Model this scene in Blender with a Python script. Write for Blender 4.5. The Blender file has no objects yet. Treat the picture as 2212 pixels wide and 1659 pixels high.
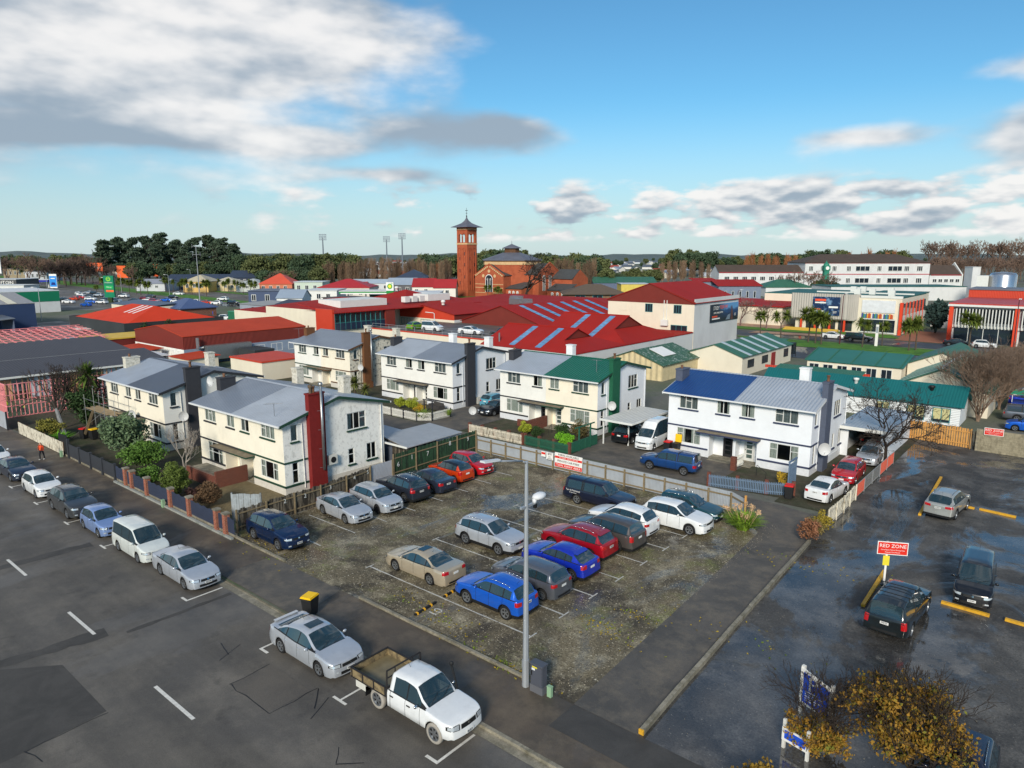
import bpy, bmesh, math, random
from mathutils import Vector, Matrix
from mathutils.bvhtree import BVHTree
R = math.radians
scene = bpy.context.scene
col = scene.collection
# ------------------------------------------------------------------ camera
# world axes: X runs along the street (towards the right foreground), Y away from the street, Z up; metres
CAM_H = 17.5
cd = bpy.data.cameras.new('camera'); cam = bpy.data.objects.new('camera', cd); col.objects.link(cam)
cam.location = (0, 0, CAM_H)
cam.rotation_euler = (R(90 - 10.35), 0, R(40))
cd.sensor_fit = 'HORIZONTAL'; cd.sensor_width = 36; cd.lens = 36 * 1534 / 2212
cd.clip_start = 0.5; cd.clip_end = 12000
scene.camera = cam
scene.render.resolution_x = 1024; scene.render.resolution_y = 768
# ------------------------------------------------------------------ light
SUN_EL = R(27); SUN_DIR = Vector((0.45, -0.89, 0)).normalized()
w = bpy.data.worlds.new('World'); scene.world = w; w.use_nodes = True
CLOUD_D = (1.75, 2.15, 2.6, 1); CLOUD_L = (4.9, 4.8, 4.7, 1); BLUE_T = (0.31, 0.56, 0.64, 1); PALE = (3.25, 3.65, 3.85, 1)
def build_world():
    nt = w.node_tree; nt.nodes.clear(); L = nt.links
    def nd(t, **k):
        n = nt.nodes.new(t)
        for a, b in k.items(): setattr(n, a, b)
        return n
    def put(sock, v):
        if hasattr(v, 'is_linked') or isinstance(v, bpy.types.NodeSocket): L.new(v, sock)
        else: sock.default_value = v
    def m(op, a, b=0.0, c=0.0, clamp=False):
        n = nd('ShaderNodeMath', operation=op, use_clamp=clamp)
        put(n.inputs[0], a); put(n.inputs[1], b)
        if len(n.inputs) > 2: put(n.inputs[2], c)
        return n.outputs[0]
    def sstep(v, a, b):
        n = nd('ShaderNodeMapRange', interpolation_type='SMOOTHSTEP')
        put(n.inputs[0], v); n.inputs[1].default_value = a; n.inputs[2].default_value = b
        return n.outputs[0]
    def mixc(f, a, b, blend='MIX'):
        n = nd('ShaderNodeMix', data_type='RGBA', blend_type=blend)
        put(n.inputs[0], f)
        for s, v in ((n.inputs[6], a), (n.inputs[7], b)):
            if isinstance(v, tuple): s.default_value = v
            else: L.new(v, s)
        return n.outputs[2]
    tc = nd('ShaderNodeTexCoord'); sep = nd('ShaderNodeSeparateXYZ'); L.new(tc.outputs['Generated'], sep.inputs[0])
    dx, dy, dz = sep.outputs
    sky = nd('ShaderNodeTexSky', sky_type='NISHITA', sun_disc=False)
    sky.sun_elevation = SUN_EL; sky.sun_rotation = math.atan2(SUN_DIR.x, SUN_DIR.y)
    sky.altitude = 20; sky.air_density = 1.0; sky.dust_density = 0.35; sky.ozone_density = 2.2
    # compass angle (degrees, 0 = north-west where the church stands, right positive) and elevation
    fwd = (math.cos(R(130)), math.sin(R(130))); rgt = (math.sin(R(130)), -math.cos(R(130)))
    cf = m('ADD', m('MULTIPLY', dx, fwd[0]), m('MULTIPLY', dy, fwd[1]))
    cr = m('ADD', m('MULTIPLY', dx, rgt[0]), m('MULTIPLY', dy, rgt[1]))
    az = m('MULTIPLY', m('ARCTAN2', cr, cf), 57.2958)
    el = m('MULTIPLY', m('ARCSINE', dz), 57.2958)
    zc = m('ADD', m('MAXIMUM', dz, 0.0), 0.10)
    comb = nd('ShaderNodeCombineXYZ')
    L.new(m('DIVIDE', cr, zc), comb.inputs[0]); L.new(m('DIVIDE', cf, zc), comb.inputs[1])
    comb2 = nd('ShaderNodeCombineXYZ')
    L.new(m('MULTIPLY', az, 0.055), comb2.inputs[0]); L.new(m('MULTIPLY', el, 0.13), comb2.inputs[1])
    def noise(vec, scale, detail, rough=0.55, dist=0.0, off=(0, 0, 0)):
        mp = nd('ShaderNodeMapping'); L.new(vec, mp.inputs[0]); mp.inputs['Location'].default_value = off
        n = nd('ShaderNodeTexNoise'); L.new(mp.outputs[0], n.inputs['Vector'])
        n.inputs['Scale'].default_value = scale; n.inputs['Detail'].default_value = detail
        n.inputs['Roughness'].default_value = rough; n.inputs['Distortion'].default_value = dist
        return n.outputs[0]
    nA = noise(comb.outputs[0], 0.55, 3, 0.5, 0.0, (3.1, 7.7, 0.4))
    nB = noise(comb2.outputs[0], 2.2, 5, 0.50, 0.0, (1.3, 4.2, 2.0))
    nC = noise(comb2.outputs[0], 0.9, 2, 0.5, 0.0, (8.3, 1.2, 5.0))
    def blob(cov, a0, e0, sa, se, amp):
        u = m('MULTIPLY_ADD', az, 1 / sa, -a0 / sa); v = m('MULTIPLY_ADD', el, 1 / se, -e0 / se)
        q = m('MULTIPLY_ADD', v, v, m('MULTIPLY', u, u))
        return m('MULTIPLY_ADD', m('EXPONENT', m('MULTIPLY', q, -1.0)), amp, cov)
    # broken cover everywhere above the band near the horizon, heavier towards the left
    cover = m('MULTIPLY_ADD', nA, 0.66, 0.24)
    for b in [(14, 17, 24, 8.5, -0.30), (8, 8.5, 30, 3.5, -0.18), (0, 2.5, 50, 3.0, -0.16), (-44, 17, 32, 7.5, 0.48), (-22, 14.5, 15, 5.0, 0.34), (-1.5, 9.3, 7.5, 1.7, 0.60), (-33, 8.0, 13, 0.9, 0.36), (-14, 8.2, 9, 1.3, 0.30), (-9, 6.0, 6, 0.6, 0.32),
              (38, 7.6, 6.5, 2.8, 0.48), (35, 11.5, 5, 0.9, 0.30), (25, 8.0, 4.5, 0.9, 0.34)]:
        cover = blob(cover, *b)
    # a low belt of small cumulus, thicker on the right
    belt = m('MULTIPLY', m('MULTIPLY', sstep(el, 0.6, 1.6), sstep(el, 6.4, 4.2)), sstep(az, -34.0, 8.0))
    comb3 = nd('ShaderNodeCombineXYZ'); L.new(m('MULTIPLY', az, 0.16), comb3.inputs[0]); L.new(m('MULTIPLY', el, 0.42), comb3.inputs[1])
    nE = noise(comb3.outputs[0], 1.6, 4, 0.5, 0.0, (4.4, 2.6, 1.0))
    cover = m('MULTIPLY_ADD', m('MULTIPLY', belt, m('SUBTRACT', nE, 0.39)), 2.3, cover)
    cover = m('MULTIPLY_ADD', m('SUBTRACT', nB, 0.5), 0.60, cover)
    cover = m('MULTIPLY_ADD', m('SUBTRACT', nC, 0.5), 0.34, cover)
    fade = sstep(el, 0.2, 1.6)
    mask = m('MULTIPLY', sstep(cover, 0.52, 0.80), fade)
    # lit tops / grey bases: compare the cover with itself a little lower
    nB2 = noise(comb2.outputs[0], 2.2, 3, 0.50, 0.0, (1.3 - 0.04, 4.2 + 0.11, 2.0))
    nE2 = noise(comb3.outputs[0], 1.6, 2, 0.50, 0.0, (4.4, 2.6 + 0.16, 1.0))
    nD = noise(comb2.outputs[0], 0.95, 5, 0.55, 0.0, (2.2, 9.1, 7.0))
    lit = m('MULTIPLY_ADD', m('SUBTRACT', nB, nB2), 2.6, m('MULTIPLY', m('SUBTRACT', nD, 0.5), 3.4))
    lit = m('MULTIPLY_ADD', m('MULTIPLY', belt, m('SUBTRACT', nE, nE2)), 4.0, lit)
    for b in [(-1.5, 9.3, 8, 2.2, -0.75), (-16, 18.5, 14, 3.5, -0.35), (-34, 7.8, 12, 1.0, -0.5)]: lit = blob(lit, *b)
    ccol = mixc(sstep(lit, -0.70, 0.62), CLOUD_D, CLOUD_L)
    blue = mixc(1.0, sky.outputs[0], BLUE_T, 'MULTIPLY')
    pale = m('MULTIPLY', sstep(el, 12.0, -0.5), 0.80)
    base = mixc(pale, blue, PALE)
    c = mixc(m('MULTIPLY', mask, 0.94), base, ccol)
    bg = nd('ShaderNodeBackground'); L.new(c, bg.inputs[0]); bg.inputs[1].default_value = 0.105
    out = nd('ShaderNodeOutputWorld'); L.new(bg.outputs[0], out.inputs[0])
build_world()
sd = bpy.data.lights.new('sun', 'SUN'); sun = bpy.data.objects.new('sun', sd); col.objects.link(sun)
sd.energy = 2.1; sd.angle = R(14); sd.color = (1.0, 0.90, 0.76)
sun.location = (-40, -60, 60)
sun.rotation_euler = (Vector((SUN_DIR.x * math.cos(SUN_EL), SUN_DIR.y * math.cos(SUN_EL), math.sin(SUN_EL)))).to_track_quat('Z', 'Y').to_euler()
vs = scene.view_settings
vs.view_transform = 'Standard'; vs.look = 'None'; vs.gamma = 1.0; vs.use_curve_mapping = False; vs.exposure = 0.88
scene.render.engine = 'CYCLES'
cy = scene.cycles
cy.max_bounces = 4; cy.diffuse_bounces = 2; cy.glossy_bounces = 2; cy.transmission_bounces = 3; cy.transparent_max_bounces = 6; cy.use_denoising = True
cy.caustics_reflective = False; cy.caustics_refractive = False
w.cycles.sampling_method = 'MANUAL'; w.cycles.sample_map_resolution = 512
# ------------------------------------------------------------------ helpers
def lin(c): return tuple(((v / 255) / 12.92 if v / 255 <= 0.04045 else ((v / 255 + 0.055) / 1.055) ** 2.4) for v in c)
MATS = {}
def mat(name, rgb=None, rough=0.6, metal=0.0, var=0.12, scale=1.3, bump=0.0, bscale=40, spec=0.4, coat=0.0, wave=None, stain=None, alpha=None, emit=0):
    """procedural material: sRGB base colour, slow noise in value, optional corrugation, fine bump and weather stains"""
    if name in MATS: return MATS[name]
    M_ = bpy.data.materials.new(name); M_.use_nodes = True; MATS[name] = M_
    nt = M_.node_tree; L = nt.links; b = nt.nodes['Principled BSDF']
    c = lin(rgb)
    b.inputs['Roughness'].default_value = rough; b.inputs['Metallic'].default_value = metal
    b.inputs['Specular IOR Level'].default_value = spec; b.inputs['Coat Weight'].default_value = coat; b.inputs['Coat Roughness'].default_value = 0.04
    b.inputs['Base Color'].default_value = (*c, 1)
    geo = nt.nodes.new('ShaderNodeNewGeometry')
    def noise(scale, detail=5, vec=None, rough=0.6):
        n = nt.nodes.new('ShaderNodeTexNoise'); n.inputs['Scale'].default_value = scale; n.inputs['Detail'].default_value = detail; n.inputs['Roughness'].default_value = rough
        L.new(vec or geo.outputs['Position'], n.inputs['Vector']); return n.outputs[0]
    csock = None
    if var:
        mr = nt.nodes.new('ShaderNodeMapRange'); L.new(noise(scale), mr.inputs[0])
        mr.inputs[1].default_value = 0.25; mr.inputs[2].default_value = 0.75; mr.inputs[3].default_value = 1 - var; mr.inputs[4].default_value = 1 + var
        mx = nt.nodes.new('ShaderNodeMix'); mx.data_type = 'RGBA'; mx.blend_type = 'MULTIPLY'; mx.inputs[0].default_value = 1
        mx.inputs[6].default_value = (*c, 1)
        cb = nt.nodes.new('ShaderNodeCombineColor')
        for i in range(3): L.new(mr.outputs[0], cb.inputs[i])
        L.new(cb.outputs[0], mx.inputs[7]); csock = mx.outputs[2]
    for st in ([stain] if stain and not isinstance(stain, list) else (stain or [])):   # (rgb, amount, scale, lo, hi, stretch z)
        rgb2, amt, sc, lo, hi, zs = st
        mp = nt.nodes.new('ShaderNodeMapping'); L.new(geo.outputs['Position'], mp.inputs[0]); mp.inputs['Scale'].default_value = (1, 1, zs)
        mr = nt.nodes.new('ShaderNodeMapRange'); L.new(noise(sc, 8, mp.outputs[0], 0.65), mr.inputs[0])
        mr.inputs[1].default_value = lo; mr.inputs[2].default_value = hi; mr.inputs[3].default_value = 0; mr.inputs[4].default_value = amt
        mx = nt.nodes.new('ShaderNodeMix'); mx.data_type = 'RGBA'; L.new(mr.outputs[0], mx.inputs[0])
        if csock: L.new(csock, mx.inputs[6])
        else: mx.inputs[6].default_value = (*c, 1)
        mx.inputs[7].default_value = (*lin(rgb2), 1); csock = mx.outputs[2]
    if csock: L.new(csock, b.inputs['Base Color'])
    h = None
    if wave:   # (axis, pitch m, strength)
        ax, pitch, st = wave
        sp = nt.nodes.new('ShaderNodeSeparateXYZ'); L.new(geo.outputs['Position'], sp.inputs[0])
        mm = nt.nodes.new('ShaderNodeMath'); mm.operation = 'MULTIPLY'; L.new(sp.outputs['XYZ'.index(ax)], mm.inputs[0]); mm.inputs[1].default_value = 2 * math.pi / pitch
        sn = nt.nodes.new('ShaderNodeMath'); sn.operation = 'SINE'; L.new(mm.outputs[0], sn.inputs[0])
        bp = nt.nodes.new('ShaderNodeBump'); bp.inputs['Strength'].default_value = st; bp.inputs['Distance'].default_value = pitch * 0.15
        L.new(sn.outputs[0], bp.inputs['Height']); h = bp.outputs[0]
    if bump:
        bp = nt.nodes.new('ShaderNodeBump'); bp.inputs['Strength'].default_value = bump; bp.inputs['Distance'].default_value = 0.02
        L.new(noise(bscale, 4), bp.inputs['Height'])
        if h: L.new(h, bp.inputs['Normal'])
        h = bp.outputs[0]
    if h: L.new(h, b.inputs['Normal'])
    if alpha is not None:
        b.inputs['Alpha'].default_value = alpha
    if emit:
        b.inputs['Emission Color'].default_value = (*c, 1); b.inputs['Emission Strength'].default_value = emit
    return M_
def glass_mat(name, tint, thru, rough=0.03):
    """window glass: part clear, part mirror by viewing angle, over a dark body"""
    if name in MATS: return MATS[name]
    M_ = bpy.data.materials.new(name); M_.use_nodes = True; MATS[name] = M_
    nt = M_.node_tree; L = nt.links; b = nt.nodes['Principled BSDF']; out = nt.nodes['Material Output']
    b.inputs['Base Color'].default_value = (*lin(tint), 1); b.inputs['Roughness'].default_value = rough; b.inputs['Specular IOR Level'].default_value = 0.9
    b.inputs['Coat Weight'].default_value = 0.6; b.inputs['Coat Roughness'].default_value = 0.02
    tr = nt.nodes.new('ShaderNodeBsdfTransparent'); tr.inputs[0].default_value = (0.85, 0.93, 0.92, 1)
    fr = nt.nodes.new('ShaderNodeFresnel'); fr.inputs[0].default_value = 1.5
    mr = nt.nodes.new('ShaderNodeMapRange'); L.new(fr.outputs[0], mr.inputs[0]); mr.inputs[1].default_value = 0.03; mr.inputs[2].default_value = 0.5
    mr.inputs[3].default_value = 1 - thru; mr.inputs[4].default_value = 1.0
    mx = nt.nodes.new('ShaderNodeMixShader'); L.new(mr.outputs[0], mx.inputs[0]); L.new(tr.outputs[0], mx.inputs[1]); L.new(b.outputs[0], mx.inputs[2])
    L.new(mx.outputs[0], out.inputs[0]); return M_
class MB:
    """collects faces, then links them as one mesh object"""
    def __init__(s): s.v = []; s.f = []; s.m = []; s.cur = 0
    def add(s, vs, fs, m=None):
        o = len(s.v); s.v += [tuple(q) for q in vs]; s.f += [tuple(i + o for i in f) for f in fs]; s.m += [s.cur if m is None else m] * len(fs); return s
    def box(s, x0, x1, y0, y1, z0, z1, m=None):
        if x0 > x1: x0, x1 = x1, x0
        if y0 > y1: y0, y1 = y1, y0
        if z0 > z1: z0, z1 = z1, z0
        return s.add([(x0, y0, z0), (x1, y0, z0), (x1, y1, z0), (x0, y1, z0), (x0, y0, z1), (x1, y0, z1), (x1, y1, z1), (x0, y1, z1)],
                     [(0, 3, 2, 1), (4, 5, 6, 7), (0, 1, 5, 4), (1, 2, 6, 5), (2, 3, 7, 6), (3, 0, 4, 7)], m)
    def quad(s, a, b, c, d, m=None): return s.add([a, b, c, d], [(0, 1, 2, 3)], m)
    def poly(s, pts, m=None): return s.add(pts, [tuple(range(len(pts)))], m)
    def slab(s, pts, t, m=None):
        """thick sheet: outline pts (counter-clockwise seen from its face), thickness t against its normal"""
        p = [Vector(q) for q in pts]; n = (p[1] - p[0]).cross(p[2] - p[0]).normalized(); k = len(p)
        vs = p + [q - n * t for q in p]
        fs = [tuple(range(k)), tuple(range(2 * k - 1, k - 1, -1))] + [(i, i + k, (i + 1) % k + k, (i + 1) % k) for i in range(k)]
        return s.add(vs, fs, m)
    def prism(s, pts, d, m=None):
        p = [Vector(q) for q in pts]; d = Vector(d); k = len(p)
        return s.add(p + [q + d for q in p], [tuple(range(k))[::-1], tuple(range(k, 2 * k))] + [(i, (i + 1) % k, (i + 1) % k + k, i + k) for i in range(k)], m)
    def tube(s, a, b, r0, r1=None, n=8, m=None, cap=True):
        a = Vector(a); b = Vector(b); r1 = r0 if r1 is None else r1
        d = (b - a); 
        if d.length < 1e-6: return s
        d.normalize(); u = d.orthogonal().normalized(); v = d.cross(u)
        vs = []; 
        for p, r in ((a, r0), (b, r1)):
            for i in range(n):
                t = 2 * math.pi * i / n; vs.append(p + u * (r * math.cos(t)) + v * (r * math.sin(t)))
        fs = [(i, (i + 1) % n, (i + 1) % n + n, i + n) for i in range(n)]
        if cap: fs += [tuple(range(n))[::-1], tuple(range(n, 2 * n))]
        return s.add(vs, fs, m)
    def path(s, pts, r, n=6, m=None):
        for a, b in zip(pts[:-1], pts[1:]): s.tube(a, b, r, r, n, m)
        return s
    def lathe(s, prof, c=(0, 0, 0), n=16, m=None, axis='Z'):
        vs = []; k = len(prof)
        for i in range(n):
            t = 2 * math.pi * i / n
            for r, z in prof:
                q = (r * math.cos(t), r * math.sin(t), z)
                if axis == 'Y': q = (q[0], q[2], q[1])
                vs.append((q[0] + c[0], q[1] + c[1], q[2] + c[2]))
        fs = []
        for i in range(n):
            for j in range(k - 1):
                a = i * k + j; b = ((i + 1) % n) * k + j
                fs.append((a, b, b + 1, a + 1) if axis == 'Z' else (a, a + 1, b + 1, b))
        return s.add(vs, fs, m)
    def ball(s, c, rx, ry, rz, n=8, k=5, m=None):
        vs = [(c[0], c[1], c[2] + rz)]; 
        for j in range(1, k):
            ph = math.pi * j / k
            for i in range(n):
                t = 2 * math.pi * i / n; vs.append((c[0] + rx * math.sin(ph) * math.cos(t), c[1] + ry * math.sin(ph) * math.sin(t), c[2] + rz * math.cos(ph)))
        vs.append((c[0], c[1], c[2] - rz)); fs = [(0, 1 + i, 1 + (i + 1) % n) for i in range(n)]
        for j in range(k - 2):
            for i in range(n): a = 1 + j * n + i; b = 1 + j * n + (i + 1) % n; fs.append((a, a + n, b + n, b))
        e = len(vs) - 1; o = 1 + (k - 2) * n
        fs += [(e, o + (i + 1) % n, o + i) for i in range(n)]
        return s.add(vs, fs, m)
    def mesh(s, name, mats, smooth=False):
        me = bpy.data.meshes.new(name); me.from_pydata(s.v, [], s.f)
        for q in (mats if isinstance(mats, (list, tuple)) else [mats]): me.materials.append(q)
        if isinstance(mats, (list, tuple)) and len(mats) > 1: me.polygons.foreach_set('material_index', s.m)
        if smooth: me.polygons.foreach_set('use_smooth', [True] * len(s.f))
        me.update(); return me
    def build(s, name, mats, parent=None, smooth=False, loc=None, rz=0):
        return link(name, s.mesh(name, mats, smooth), parent, loc, rz)
def link(name, me, parent=None, loc=None, rz=0):
    o = bpy.data.objects.new(name, me); col.objects.link(o); o.parent = parent
    if loc is not None: o.location = loc
    if rz: o.rotation_euler = (0, 0, rz)
    return o
def tag(o, label=None, cat=None, group=None, kind=None):
    if label: o['label'] = label
    if cat: o['category'] = cat
    if group: o['group'] = group
    if kind: o['kind'] = kind
    return o
def thing(name, label, cat, loc=(0, 0, 0), rz=0, group=None):
    o = link(name, None, None, loc, rz); return tag(o, label, cat, group)
def struct(o): o['kind'] = 'structure'; return o
def part(name, mb_or_mesh, mats=None, parent=None, **k):
    if isinstance(mb_or_mesh, MB): return mb_or_mesh.build(name, mats, parent, **k)
    return link(name, mb_or_mesh, parent, **k)
def copy_tree(o, parent=None):
    c = o.copy(); col.objects.link(c); c.parent = parent
    for ch in o.children: copy_tree(ch, c)
    return c
def text_mesh(txt, size, name='lettering', m=None, depth=0.004, align='CENTER'):
    cu = bpy.data.curves.new('t', 'FONT'); cu.body = txt; cu.size = size; cu.extrude = depth; cu.align_x = align; cu.align_y = 'CENTER'; cu.resolution_u = 2
    ob = bpy.data.objects.new('t', cu); col.objects.link(ob)
    dg = bpy.context.evaluated_depsgraph_get(); me = bpy.data.meshes.new_from_object(ob.evaluated_get(dg)); me.name = name
    bpy.data.objects.remove(ob); bpy.data.curves.remove(cu)
    me.materials.clear()
    if m: me.materials.append(m)
    return me
def text_on(txt, size, p, xdir, m, parent, stretch=1.0, name='lettering', ydir=(0, 0, 1)):
    """flat letters standing at p; xdir = reading direction, ydir = up; p and the directions are in the parent's own frame"""
    me = text_mesh(txt, size, name, m)
    x = Vector(xdir).normalized(); y = Vector(ydir).normalized(); z = x.cross(y)
    M4 = Matrix((x * stretch, y, z)).transposed().to_4x4(); M4.translation = Vector(p)
    me.transform(M4)
    return link(name, me, parent)
def smoothstep(a, b, x):
    t = max(0, min(1, (x - a) / (b - a))); return t * t * (3 - 2 * t)
def interp(pts, x):
    if x <= pts[0][0]: return pts[0][1]
    for (a, b), (c, d) in zip(pts[:-1], pts[1:]):
        if x <= c: return b + (d - b) * (x - a) / (c - a) if c > a else d
    return pts[-1][1]
# ------------------------------------------------------------------ vehicles
BLK=mat('black plastic',(26,27,28),0.55,var=0.1)
UNDER=mat('underbody',(12,12,13),0.9,var=0)
TYRE=mat('tyre rubber',(24,24,25),0.85,var=0.1,scale=6)
RIMS=mat('alloy wheel',(168,172,176),0.3,0.8,var=0.05)
RIMD=mat('dark alloy wheel',(48,50,54),0.35,0.7,var=0.05)
CHROME=mat('chrome',(200,204,208),0.15,1.0,var=0)
CARGLASS=glass_mat('car window glass',(40,62,72),0.34)
LAMP=mat('headlight glass',(205,214,220),0.12,0.35,var=0.25,scale=9,coat=1)
TAIL=mat('tail light red',(176,20,24),0.15,coat=1,var=0.15,scale=8)
AMBER=mat('amber plastic',(226,130,30),0.25,var=0)
PLATE=mat('number plate white',(226,228,226),0.4,var=0)
INK=mat('plate lettering',(22,24,40),0.5,var=0)
SEATM=mat('seat cloth',(52,54,56),0.9,var=0.1)
def paint(name,rgb,metal=0.25,rough=0.30):return mat('paint '+name,rgb,rough,metal,var=0.05,scale=2.5,coat=0.9,stain=((70,66,58),0.18,2.2,0.52,0.85,1))
BASE=dict(
 sedan=dict(L=4.75,W=1.80,H=1.46,fo=0.95,wb=2.75,wr=0.325,zn=0.78,cowl=1.18,zcowl=0.95,wtop=2.02,rtop=3.35,zrt=1.37,rbase=4.08,zdeck=1.03,belt=0.95,a0=1.55,a1=3.78,B=2.48,C=3.36,gc=0.20,wroof=0.60,lean=0.10),
 hatch=dict(L=3.95,W=1.70,H=1.51,fo=0.80,wb=2.44,wr=0.305,zn=0.82,cowl=0.98,zcowl=0.98,wtop=1.68,rtop=3.42,zrt=1.43,rbase=3.83,zdeck=1.02,belt=0.98,a0=1.28,a1=3.40,B=2.14,C=2.98,gc=0.19,wroof=0.58,lean=0.09),
 suv=dict(L=4.50,W=1.84,H=1.68,fo=0.92,wb=2.66,wr=0.365,zn=0.94,cowl=1.22,zcowl=1.12,wtop=1.98,rtop=3.98,zrt=1.57,rbase=4.40,zdeck=1.13,belt=1.10,a0=1.58,a1=3.98,B=2.46,C=3.32,gc=0.24,wroof=0.62,lean=0.10,clad=1,rails=1),
 mpv=dict(L=4.60,W=1.70,H=1.84,fo=0.92,wb=2.69,wr=0.315,zn=0.86,cowl=0.86,zcowl=1.08,wtop=1.66,rtop=4.36,zrt=1.76,rbase=4.52,zdeck=1.06,belt=1.04,a0=1.12,a1=4.28,B=1.98,C=3.02,gc=0.20,wroof=0.66,lean=0.07),
 pickup=dict(L=5.25,W=1.82,H=1.76,fo=0.93,wb=3.05,wr=0.375,zn=0.96,cowl=1.30,zcowl=1.10,wtop=1.98,rtop=4.98,zrt=1.72,rbase=5.12,zdeck=1.08,belt=1.08,a0=1.60,a1=4.90,B=2.52,C=3.32,gc=0.36,wroof=0.64,lean=0.06,canopy=3.62),
)
WHEELS={}
def wheel_meshes(r,style,wdt=0.20,tyre_m=None):
    k=(round(r,3),style,tyre_m.name if tyre_m else '')
    if k in WHEELS:return WHEELS[k]
    h=wdt/2
    t=MB().lathe([(0.64*r,-h*.8),(0.72*r,-h),(0.93*r,-h),(r,-h*.7),(r,h*.7),(0.93*r,h),(0.72*r,h),(0.64*r,h*.8)],n=22,axis='Y')
    rm=MB();f=h*.62
    rm.lathe([(0.02,f-.06),(0.66*r,f-.06),(0.66*r,h*.8)],n=22,axis='Y',m=1)
    rm.lathe([(0.70*r,h*.95),(0.585*r,h*.92),(0.565*r,f-.02)],n=22,axis='Y',m=0)
    rm.lathe([(0.001,f+.015),(0.10*r,f+.015),(0.13*r,f-.03)],n=10,axis='Y',m=0)
    ns={'a':5,'b':10,'c':7,'s':6}[style[0]]
    for i in range(ns):
        a=2*math.pi*i/ns
        for da in((-.16,.16)if style[0]in 'a' else(0,)):
            d=Vector((math.cos(a+da*.6),0,math.sin(a+da*.6)));d2=Vector((math.cos(a+da),0,math.sin(a+da)));pz=Vector((-d2.z,0,d2.x))
            wv=(0.045 if style[0]=='a' else 0.05 if style[0]=='b' else 0.10)*r
            p0=d*(0.09*r);p1=d2*(0.60*r);y0=f+.012;y1=f-.004
            vs=[p0+pz*wv+Vector((0,y0,0)),p0-pz*wv+Vector((0,y0,0)),p1-pz*wv+Vector((0,y1,0)),p1+pz*wv+Vector((0,y1,0))]
            rm.add(vs+[q-Vector((0,.03,0))for q in vs],[(0,1,2,3),(0,4,5,1),(2,6,7,3),(1,5,6,2),(3,7,4,0)],0)
    mm=RIMD if style.endswith('d')else RIMS
    WHEELS[k]=(t.mesh('tyre',tyre_m or TYRE,True),rm.mesh('rim',[mm,UNDER]),)
    return WHEELS[k]
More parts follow.
